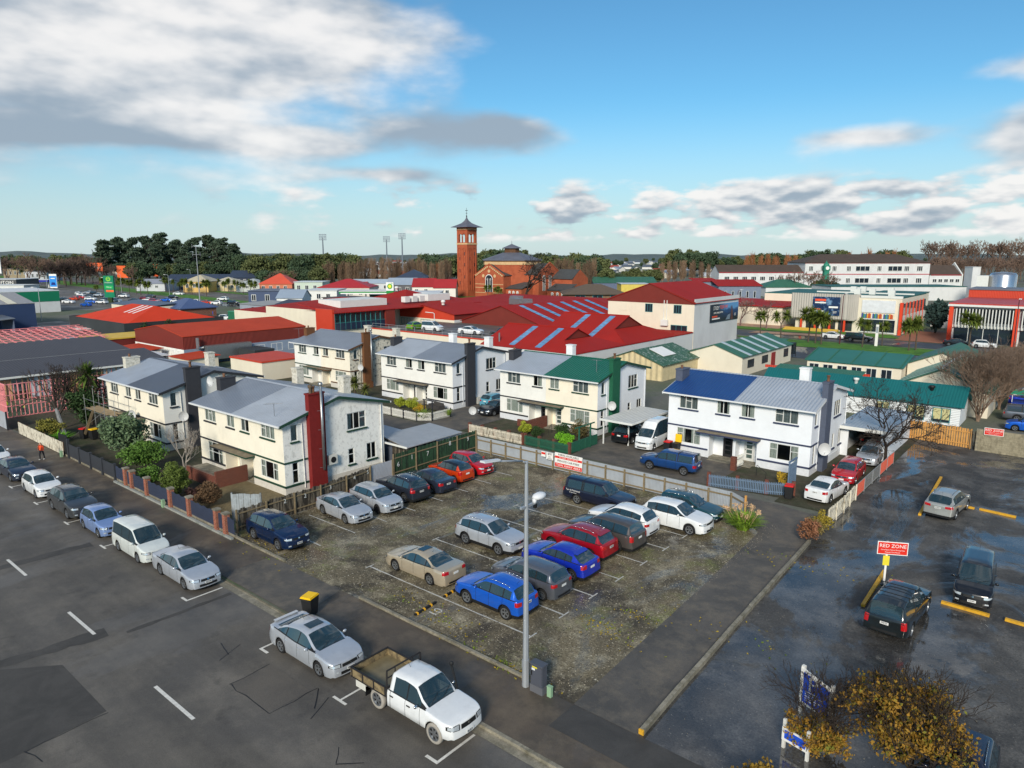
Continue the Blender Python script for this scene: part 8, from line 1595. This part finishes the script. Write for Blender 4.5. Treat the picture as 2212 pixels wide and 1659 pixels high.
# --- service station and shops in front of the church, left
x,y=far(845,232);t=thing('fuel_price_sign','green fuel station price pylon with yellow flower emblem','sign',(x,y,0),R(28));GB=mat('fuel green',(12,132,58),.5);MB().box(-1.25,1.25,-.3,.3,0,5.9).build('pylon',GB,t);MB().box(-1.28,1.28,-.33,.33,5.9,8.6).build('head',SW,t)
em=MB()
for i in range(18):a0=2*math.pi*i/18;em.add([(0,-.36,7.3),(.75*math.cos(a0-.2),-.36,7.3+.75*math.sin(a0-.2)),(1.0*math.cos(a0),-.36,7.3+1.0*math.sin(a0)),(.75*math.cos(a0+.2),-.36,7.3+.75*math.sin(a0+.2))],[(0,1,2,3)])
em.build('emblem',mat('emblem green',(40,160,50),.5),t);em=MB()
for i in range(12):a0=2*math.pi*i/12;em.add([(0,-.38,7.3),(.42*math.cos(a0-.25),-.38,7.3+.42*math.sin(a0-.25)),(.62*math.cos(a0),-.38,7.3+.62*math.sin(a0)),(.42*math.cos(a0+.25),-.38,7.3+.42*math.sin(a0+.25))],[(0,1,2,3)])
em.build('emblem',mat('emblem yellow',(246,226,60),.5),t);text_on('bp',.6,(.75,-.36,8.3),(1,0,0),GB,t);MB().box(-1.0,1.0,-.36,-.31,4.0,4.9).build('price_panel',mat('price dark',(30,40,60),.4),t);MB().box(-1.0,1.0,-.36,-.31,2.4,3.4).build('price_panel',mat('price red',(220,60,60),.4),t)
t=rblock('fuel_canopy','green and white fuel station canopy',735,838,240,10,5.2,mat('fuel green',(12,132,58),.5),LGR,over=.1,z0=4.4);MB().box(-15.6,.1,-.2,-.05,4.4,4.75).build('fascia_stripe',SW,t)
for q in(-14,-8,-2):MB().box(q,q+.4,3,3.4,0,4.4).build('column',FRW,t)
t=rblock('fuel_shop','dark green fuel station shop under the canopy',800,850,252,8,3.4,mat('dark green shop',(16,70,44),.6),LGR,over=.1)
TOWN=[
 ('white parapet shop row left of the red hip roof',660,730,250,14,5.0,0,(222,224,220),(200,206,210),'flat'),('broad red roofed shop behind the shop row',690,800,275,18,5.0,8.0,(214,206,196),(176,44,44),'hip'),('long white shop with window band right of the fuel sign',862,950,245,14,4.4,0,(214,216,212),(206,210,212),'flat'),('dark blue flat block at the left of the shop row',540,608,235,14,5.6,0,(70,84,112),(82,92,112),'flat'),('white gable cottage with pale roof behind the white annex',600,655,225,10,4.0,6.4,(220,222,220),(146,160,176),'gable'),('red gable cottage nearest the bell tower',938,985,285,12,4.4,7.6,(222,218,208),(168,46,48),'gable'),('red gable cottage second from the bell tower',892,940,290,12,4.6,7.8,(222,218,208),(160,44,46),'gable'),('dark grey two-gabled house left of the red cottages',858,925,330,16,7.0,10.5,(196,200,204),(60,70,88),'hip'),('grey skillion roof house above the fuel sign',838,898,300,14,5.0,7.6,(96,96,100),(156,170,184),'gable'),('orange hipped villa left of the shop row',565,635,320,14,4.6,9.0,(196,120,90),(206,84,60),'hip'),('pale green shop with chimneys above the red shop',640,700,300,12,6.0,0,(190,204,190),(196,206,210),'flat'),
 ('white shop with red roof edge by the red shop',735,790,300,12,4.2,6.0,(220,214,206),(178,60,56),'gable'),('long pale roof behind the fuel canopy',760,850,330,16,4.4,6.0,(200,204,206),(176,190,200),'gable'),('brown roofed villa left of the bell tower',905,985,350,14,5.0,8.0,(190,170,150),(122,84,66),'hip'),
 ('pale long warehouse beyond the supermarket lot',300,362,345,16,3.6,5.6,(196,200,204),(146,150,160),'gable'),('navy motel with white dormers beyond the palms',362,432,360,16,4.0,7.4,(54,62,80),(52,62,80),'gable'),('long navy motel wing behind the yellow house',430,560,400,16,4.0,6.4,(60,68,86),(56,66,84),'gable'),('navy mansard end unit of the motel',500,575,395,14,5.0,8.6,(50,58,74),(54,64,82),'gable'),('yellow two-storey house with cream hipped roof',402,455,335,14,5.0,8.0,(216,180,110),(186,176,150),'hip'),('cream hipped roof house right of the yellow house',455,520,345,14,3.8,6.6,(206,190,150),(190,182,160),'hip'),('pale grey roof house at the right of the motel',515,570,340,14,3.6,6.0,(190,196,190),(170,176,176),'hip'),
 ('charcoal showroom behind the emerald shop',-60,45,330,16,6.0,0,(86,88,90),(190,194,196),'flat'),('brown and tan shops by the left traffic lights',20,75,520,16,7.0,0,(150,136,112),(120,116,110),'flat'),('white printed shop beyond the bare trees',66,112,480,16,6.0,0,(196,200,206),(120,124,130),'flat'),('white low shop behind the emerald shop roof',-20,60,300,10,4.6,0,(214,216,214),(206,210,210),'flat')]
for lb,pl,pr,d,dp,he,hr,wc,rc,ty in TOWN:
    t=rblock('town_building',lb,pl,pr,d,dp,he,mat('town wall %d %d %d'%wc,wc,.8,var=.06,scale=.3),mat('town roof %d %d %d'%rc,rc,.5,var=.08,scale=.3),roof=ty,ridge=hr or None,axis='X',over=.3,group='town buildings')
    W_=t['w'];n=max(2,int(W_/3.5));quadwin(FY(t),[(-W_+1+i*(W_-1.5)/n,-W_+1+i*(W_-1.5)/n+1.5,he*.42,he*.80)for i in range(n)],t,FRW,bars=1,d=.12,fw=.14)
x,y=far(22,329.5);tt=thing('wall_lettering','TRITON lettering on the charcoal showroom','sign',(x,y,0),R(40));text_on('TRITON',2.3,(-.5,-.3,4.6),(1,0,0),SW,tt,1.05)
t=rblock('blue_canopy','royal blue fuel canopy beyond the emerald shop',45,113,375,9,4.3,mat('canopy royal blue',(24,40,150),.5),LGR,over=.1,z0=3.2)
for q in(-15,-2):MB().box(q,q+.5,3,3.5,0,3.2).build('column',FRW,t)
# tall signs on the left
x,y=far(125,330);t=thing('pylon_sign','blue and white vertical advertising pylon','sign',(x,y,0),R(30));MB().box(-.35,.35,-.2,.2,0,2.2).build('post',BLK,t);MB().box(-1.9,1.9,-.2,.2,2.2,8.6).build('frame',SW,t);o=MB().box(-1.8,1.8,-.24,-.2,2.8,7.7).build('face',mat('pylon blue',(46,140,220),.5),t);MB().prism([(-1.2,-.26,3.6),(1.2,-.26,3.6),(.8,-.26,4.8),(-.8,-.26,4.8)],(0,.015,0)).build('print_car',mat('print navy',(20,40,120),.5),o);MB().box(-1.1,1.1,-.26,-.245,6.4,6.8).build('print_line',SW,o)
t=thing('pylon_sign','tall green supermarket pylon with round emblem','sign',(-282,106.3,0),R(28));MB().box(-.9,.9,-.35,.35,0,1.9).build('hedge_base',mat('dark leaf base',(46,62,34),.9),t);MB().box(-2.1,2.1,-.3,.3,1.9,9.8).build('panel',mat('supermarket green',(14,124,88),.5),t)
em=MB();
for i in range(24):a0,a1=2*math.pi*i/24,2*math.pi*(i+1)/24;em.quad(*[(r_*math.cos(q),-.33,8.6+r_*.85*math.sin(q))for r_,q in((.72,a0),(.95,a0),(.95,a1),(.72,a1))])
for sg in(-.32,.32):
    for i in range(20):a0,a1=2*math.pi*i/20,2*math.pi*(i+1)/20;em.quad(*[(sg+r_*math.cos(q),-.335,8.45+r_*math.sin(q))for r_,q in((.28,a0),(.44,a0),(.44,a1),(.28,a1))])
em.build('emblem',mat('lime emblem',(150,220,60),.5),t);text_on('Woolworths',.62,(0,-.34,7.3),(1,0,0),SW,t);MB().box(-1.7,1.7,-.33,-.305,5.1,6.2).build('pickup_panel',mat('pickup green',(30,168,84),.5),t);text_on('Pick up',.7,(.1,-.36,5.65),(1,0,0),SW,t);MB().box(-1.3,1.9,-.33,-.305,3.9,4.6).build('orange_panel',mat('orange panel',(240,100,50),.5),t)
x,y=far(216,470);t=thing('billboard','orange hardware store sign wall beyond the bare trees','billboard',(x,y,0),R(40));MB().box(-5.2,5.2,0,.6,6.6,12.0).build('board',mat('hardware orange',(226,96,40),.6,var=.1,scale=.4),t);text_on('MITRE 10',1.5,(1.5,-.1,8.8),(1,0,0),SW,t);MB().box(-5,-4.5,.1,.5,0,6.6).box(4.5,5,.1,.5,0,6.6).build('post',FRD,t)
for i,(px,d,z,w_,lb)in enumerate([(277,480,7,9,'orange store wall glimpsed under the macrocarpas'),(345,480,8,3,'orange sign post under the macrocarpas')]):x,y=far(px,d);t=thing('billboard',lb,'billboard',(x,y,0),R(40));MB().box(-w_/2,w_/2,0,.6,z-5,z+3).build('board',mat('hardware orange',(226,96,40),.6),t)
x,y=far(3,400);t=thing('billboard','white roadside billboard at the left edge','billboard',(x,y,0),R(40));MB().box(-8,3.4,0,.5,7,15.5).build('board',SW,t);MB().tube((0,-.1,9),(0,-.15,9),2.0,n=16).build('print_roundel',mat('price red',(220,60,60),.4),t);MB().box(-.4,.4,.1,.5,0,7).build('post',FRD,t)
# radio mast
t=thing('radio_mast','slender guyed radio mast above the grey shop','mast',(-250,124,0));MB().tube((0,0,0),(0,0,20.6),.24,.10,8).build('mast',mat('mast steel',(160,164,168),.5,.4),t);cr=MB()
for z in(17.4,20.2):cr.tube((-1.2,-.8,z),(1.2,.8,z),.06,n=5);[cr.tube((s_*1.2,s_*.8,z-.5),(s_*1.2,s_*.8,z+.9),.05,n=5)for s_ in(-1,1)]
cr.build('antenna',mat('mast steel',(160,164,168),.5,.4),t)
for q in((-14,-9,2),(16,9,2),(5,-14,2)):MB().tube((0,0,17.5),q,.02,n=4).build('guy_wire',BLK,t)
# stadium floodlights
for px,py,d,lb in((705,514,700,'stadium floodlight mast nearest the dark trees'),(840,518,760,'stadium floodlight mast middle of three'),(873,512,720,'stadium floodlight mast nearest the bell tower')):
    x,y=far(px,d);h=zfar(py,d);t=thing('floodlight_mast',lb,'floodlight',(x,y,0),R(40),'stadium floodlights');MB().tube((0,0,0),(0,0,h),.9,.5,8).build('mast',mat('mast grey',(110,120,130),.6),t);b_=MB().box(-3.6,3.6,0,.4,h-3,h-2.8).box(-3.6,3.6,0,.4,h+2.8,h+3)
    for r_ in range(4):
        for c in range(5):b_.box(-3.4+c*1.5,-2.4+c*1.5,-.4,.2,h-2.4+r_*1.4,h-1.5+r_*1.4)
    b_.build('lamp_bank',mat('lamp bank',(120,132,144),.5),t)
# street lamps and palms on the avenues
def slim_lamp(label,x,y,h,rz,m):t=thing('street_lamp',label,'street lamp',(x,y,0),rz,'avenue lamps');MB().tube((0,0,0),(0,0,h),.11,.07,6).path([(0,0,h),(.5,0,h+.3),(1.6,0,h+.35)],.06,5).build('pole',m,t);MB().box(1.4,2.4,-.18,.18,h+.3,h+.45).build('lantern',FRW,t)
for i,(x,y,lb)in enumerate([(-40,148.2,'maroon lamp post on the grass median'),(-62,150,'second maroon lamp post on the median'),(-12,149.5,'maroon lamp post at the right end of the median')]):slim_lamp(lb,x,y,9.5,R(90),mat('maroon pole',(86,32,44),.5))
for px,d,lb in((110,300,'white lamp pole beside the emerald shop'),(238,270,'white lamp pole beside the supermarket pylon'),(269,320,'white lamp pole in the supermarket lot'),(371,310,'white lamp pole left of the radio mast'),(419,420,'white lamp pole behind the yellow house'),(55,430,'white lamp pole by the left billboard'),(90,190,'white lamp pole in the service yard')):x,y=far(px,d);slim_lamp(lb,x,y,8.5,R(200),GALV)
for i,(x,y)in enumerate([(-51.3,147.5),(-46.0,148.1),(-42.8,145.9),(-35.4,146.3),(-33.1,151.5),(-27.5,146.5),(-26.7,148.2),(-19.6,158),(-44.2,146.8),(-56,148.5)]):
    tree('cabbage_tree',['cabbage tree at the left of the wide street median','tall cabbage tree second from the left on the median','full cabbage tree before the ribbed college screen','cabbage tree in front of the book-striped window','low cabbage tree by the white sign post','cabbage tree left of a pair by the college corner','cabbage tree right of a pair by the college corner','cabbage tree before the red-columned college','cabbage tree clump joining the full one','cabbage tree near the tall white hall'][i],x,y,cabbage_meshes('cab%d'%(i%3),110+i,6.5,2+i%3,L_CAB,1.75),[.95,1.05,1.0,.85,.7,.9,.95,1.0,.95,.9][i],i*1.3,'median cabbage trees')
for i in range(26):
    px=215+i*13.5+(i*37%7);d=300+(i*53%60);x,y=far(px,d);tree('cabbage_tree','cabbage tree on the green avenue median',x,y,cabbage_meshes('cab%d'%(i%3),110+i,6.5,2+i%3,L_CAB,1.75),.75+.35*((i*7)%10)/10,i,'avenue cabbage trees')
t=thing('bus_shelter','dark glass bus shelter on the wide street','bus shelter',(-43.5,124.2,0));MB().box(0,2.6,0,1.4,2.3,2.45).build('roof',BLK,t);[MB().box(q,q+.08,p,p+.08,0,2.3).build('post',BLK,t)for q in(0,2.5)for p in(0,1.3)];MB().box(.05,2.5,1.34,1.38,.4,2.2).build('pane',GLZ,t)
t=thing('street_sign','white slab sign post on the grass median','sign',(-33.8,149.8,0));MB().box(-.25,.25,-.1,.1,0,4.2).build('slab',SW,t);MB().box(-.2,.2,-.12,-.1,2.6,3.8).build('face',mat('sign grey',(150,160,170),.5),t)
t=tree('conifer','dark conical conifer between the two colleges',-29.6,184,leafy_meshes('conif',130,9,2.6,70,70,.45,leafmat('blue spruce',(50,70,66)),BARKD,1.45,True,.2,.2,clump_r=.33,zc=.48),1.0)
for i,(x,y)in enumerate([(-62,168),(-70,172),(-80,176),(-56,178),(-90,172)]):tree('plum_tree',['bare purple street tree nearest the tall white hall','bare street tree second from the hall','bare street tree left of the ribbed college','pale bare tree beside the ribbed college','bare street tree behind the billboard wall'][i],x,y,bare_meshes('plum',140,6.5,.2,5,.75,(2,3),.1,.76,mat('plum twig',(118,92,88),.95,var=.2),minr=.03),.9+.1*(i%3),i)
# supermarket cars
SC=[(-346,118,1),(-325,118,2),(-317,108,5),(-308,103,3),(-300,106,0),(-292,108,4),(-284,109,1),(-276,112,4),(-290,95,0),(-268,93,6),(-268,116,5),(-272,122,6),(-262,121,1),(-252,123,1),(-247,125,3),(-242,126,1),(-236,129,4),(-300,128,7),(-288,132,4),(-260,138,1),(-313,146,1),(-333,165,1),(-298,112,2),(-305,98,4),(-283,100,6),(-276,101,1),(-320,113,4),(-333,114,1),(-340,122,4),(-352,124,2),(-256,112,2),(-248,115,6),(-262,105,0),(-254,104,4),(-246,108,1),(-278,118,0),(-288,121,5),(-310,122,1),(-320,126,4)]
SCOL=[P_WHT,P_WHT,P_SIL,P_ORG,P_BLK,P_RED,P_BLU,P_GRY];SNAME=['white','white','silver','orange','black','red','blue','graphite']
protos={}
for i,(x,y,c)in enumerate(SC):
    kd_=['hatch','suv','sedan'][i%3];key=(kd_,SNAME[c])
    if key not in protos:protos[key]=o=car(kd_,'parked_car','x','car',x,y,0,SCOL[c],'supermarket car park',detail=0)
    else:o=copy_tree(protos[key])
    o['label']='%s %s in the supermarket car park'%(SNAME[c],{'hatch':'hatchback','suv':'suv','sedan':'sedan'}[kd_]);o.location=(x,y,.02);o.rotation_euler=(0,0,R(20+(i%2)*180+(i*13%9)))
# --- trees on the skyline
L_MAC_HAZE=leafmat('macrocarpa',(70,86,68),.35,.25);L_EVG_HAZE=leafmat('evergreen',(68,86,62),.35,.25);L_EV2=leafmat('olive evergreen',(92,100,62),.35,.25)  # macrocarpa and evergreen leaves lightened, putting distance haze into their colour
for i,(px,py,d)in enumerate([(240,522,500),(272,517,515),(300,516,505),(330,514,525),(362,508,510),(395,522,500),(430,516,515),(462,512,520),(490,518,510),(514,530,500),(348,530,490),(412,534,485)]):
    x,y=far(px,d);h=zfar(py,d);tree('macrocarpa','old macrocarpa in the tall dark grove left of the mast' if i<6 else 'old macrocarpa in the dark grove right of the mast',x,y,conifer_big('mac%d'%(i%4),150+i%4,26,9,L_MAC_HAZE,34,.8),h/26*1.0,i*1.7,'macrocarpa grove left of the mast' if i<6 else 'macrocarpa grove right of the mast')
rn=random.Random(21);EV=[leafy_meshes('ev%d'%k,170+k,16,6.2,46,80,.75,[L_EVG_HAZE,L_EV2,L_EVG_HAZE][k],BARKD,1.0,True,.25,.35,clump_r=.36,zc=.58)for k in range(3)]
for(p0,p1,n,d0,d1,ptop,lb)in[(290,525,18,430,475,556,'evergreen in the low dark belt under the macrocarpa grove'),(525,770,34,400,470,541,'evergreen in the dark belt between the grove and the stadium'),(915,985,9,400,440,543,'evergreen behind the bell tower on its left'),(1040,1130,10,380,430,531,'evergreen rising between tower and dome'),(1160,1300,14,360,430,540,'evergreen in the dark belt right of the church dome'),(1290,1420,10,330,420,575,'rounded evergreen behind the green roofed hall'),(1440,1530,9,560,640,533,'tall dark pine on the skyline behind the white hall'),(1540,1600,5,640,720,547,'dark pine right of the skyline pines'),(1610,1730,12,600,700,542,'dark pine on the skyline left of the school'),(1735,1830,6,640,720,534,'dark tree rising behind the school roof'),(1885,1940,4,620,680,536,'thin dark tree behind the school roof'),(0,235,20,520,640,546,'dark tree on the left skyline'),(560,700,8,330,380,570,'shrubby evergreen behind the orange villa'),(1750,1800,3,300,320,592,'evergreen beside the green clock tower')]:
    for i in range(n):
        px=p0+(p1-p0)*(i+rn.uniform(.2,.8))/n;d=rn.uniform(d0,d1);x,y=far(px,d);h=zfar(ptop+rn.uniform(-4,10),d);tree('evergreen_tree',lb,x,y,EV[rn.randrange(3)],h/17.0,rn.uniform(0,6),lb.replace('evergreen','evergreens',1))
PO=[poplar_meshes('pop%d'%k,190+k,15,2.0)for k in range(3)];PO2=[poplar_meshes('popo',195,15,2.4,260,mat('poplar orange twig',(150,100,66),.95,var=.2))]
for(p0,p1,n,d0,d1,ptop,lb,pp)in[(778,925,20,350,400,563,'bare poplar in the brown row before the stadium',PO),(920,975,7,330,360,566,'bare poplar with orange twigs left of the bell tower',PO2+PO),(1195,1285,8,310,345,566,'pale bare poplar right of the church',PO),(1415,1530,12,420,480,566,'bare poplar left of the tall white hall roof',PO),(1600,1720,9,480,540,552,'bare golden poplar left of the school',PO2),(1820,1935,6,520,560,544,'bare poplar behind the school',PO2),(700,780,8,370,400,570,'pale bare poplar at the end of the dark belt',PO)]:
    for i in range(n):px=p0+(p1-p0)*(i+rn.uniform(.1,.9))/n;d=rn.uniform(d0,d1);x,y=far(px,d);h=zfar(ptop+rn.uniform(-3,7),d);tree('poplar',lb,x,y,pp[rn.randrange(len(pp))],h/15,rn.uniform(0,6),lb.replace('poplar','poplars',1))
BW=[bare_meshes('bw%d'%k,200+k,13,.35,5,.62,(2,3),.15,.77,mat('winter twig',(112,92,80),.95,var=.2),minr=.075)for k in range(3)];BWD=bare_meshes('bwd',210,13,.4,5,.8,(3,3),.05,.76,mat('dark winter twig',(66,54,50),.95,var=.2),minr=.09)
for(p0,p1,n,d0,d1,ptop,lb,mm)in[(2000,2230,30,425,500,562,'bare brown tree in the wood at the right edge',BW),(1990,2230,14,560,600,533,'thin bare tree on the right skyline',BW),(1690,1790,5,300,330,592,'bare purple tree before the school',BW),(0,230,16,420,520,560,'bare brown tree on the left avenue',BW),(118,200,7,400,440,567,'broad dark bare tree on the supermarket avenue',[BWD]),(200,330,7,420,460,578,'bare grey tree under the macrocarpas',BW),(590,640,3,320,340,590,'bare purple tree behind the orange villa',BW)]:
    for i in range(n):px=p0+(p1-p0)*(i+rn.uniform(.1,.9))/n;d=rn.uniform(d0,d1);x,y=far(px,d);h=zfar(ptop+rn.uniform(-3,6),d);tree('bare_tree',lb,x,y,mm[rn.randrange(len(mm))],max(.35,h/13.5),rn.uniform(0,6),lb.replace('tree','trees',1))
# far suburbs
HW=[mat('far wall %d'%i,c,.8,var=0)for i,c in enumerate([(214,212,206),(196,188,172),(206,214,220)])];HR=[mat('far roof %d'%i,c,.6,var=0)for i,c in enumerate([(120,130,146),(150,70,58),(176,184,192),(84,92,104)])];wl=[];rl=[]
for k in range(3):wl.append(MB().box(-6,6,-4,4,0,3).poly([(-6,-4,3),(-6,4,3),(-6,0,5.2)]).poly([(6,4,3),(6,-4,3),(6,0,5.2)]).mesh('wall',HW[k]))
for k in range(4):rl.append(MB().slab([(-6.4,-4.5,2.8),(6.4,-4.5,2.8),(6.4,0,5.3),(-6.4,0,5.3)],.15).slab([(-6.4,0,5.3),(6.4,0,5.3),(6.4,4.5,2.8),(-6.4,4.5,2.8)],.15).mesh('roof',HR[k]))
for i in range(170):
    z_=i%3;p0,p1=((1270,1450),(1430,1740),(760,990))[z_]if i%5 else(-20,2230);px=rn.uniform(p0,p1);d=rn.uniform(480,1500);x,y=far(px,d)
    t=thing('suburban_house','small house in the far suburbs below the skyline','house',(x,y,0),rn.uniform(0,3.1),'far suburban houses');link('wall',wl[i%3],t);link('roof',rl[rn.randrange(4)],t)
for i in range(150):
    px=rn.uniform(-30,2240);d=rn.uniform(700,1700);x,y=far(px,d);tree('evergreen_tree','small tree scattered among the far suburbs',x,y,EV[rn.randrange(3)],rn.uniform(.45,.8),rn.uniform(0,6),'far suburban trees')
# skyline hills
hm=MB();rows=[]
for r_,(d,hz,am)in enumerate([(2000,0,0),(2600,5,2),(3400,10,4),(4600,17,6),(5200,8,0)]):
    row=[]
    for k in range(121):
        a=R(-48+96*k/120);z=hz+am*(math.sin(k*.31+r_)+.6*math.sin(k*.83+2*r_)+.4*math.sin(k*1.9))+(8 if k<40 and r_==3 else 0)*math.sin(math.pi*min(1,k/40));p=FWD*(d*math.cos(a))+RGT*(d*math.sin(a));row.append((p.x,p.y,max(-1,z)))
    rows.append(row)
for a,b in zip(rows[:-1],rows[1:]):
    for k in range(120):hm.quad(a[k],a[k+1],b[k+1],b[k])
struct(hm.build('hills',mat('wooded hills',(84,98,98),.95,var=.35,scale=.006,stain=((116,116,96),.6,.01,.5,.65,1)),None,True))  # hill green pushed paler and bluer, distance haze mixed into the colour
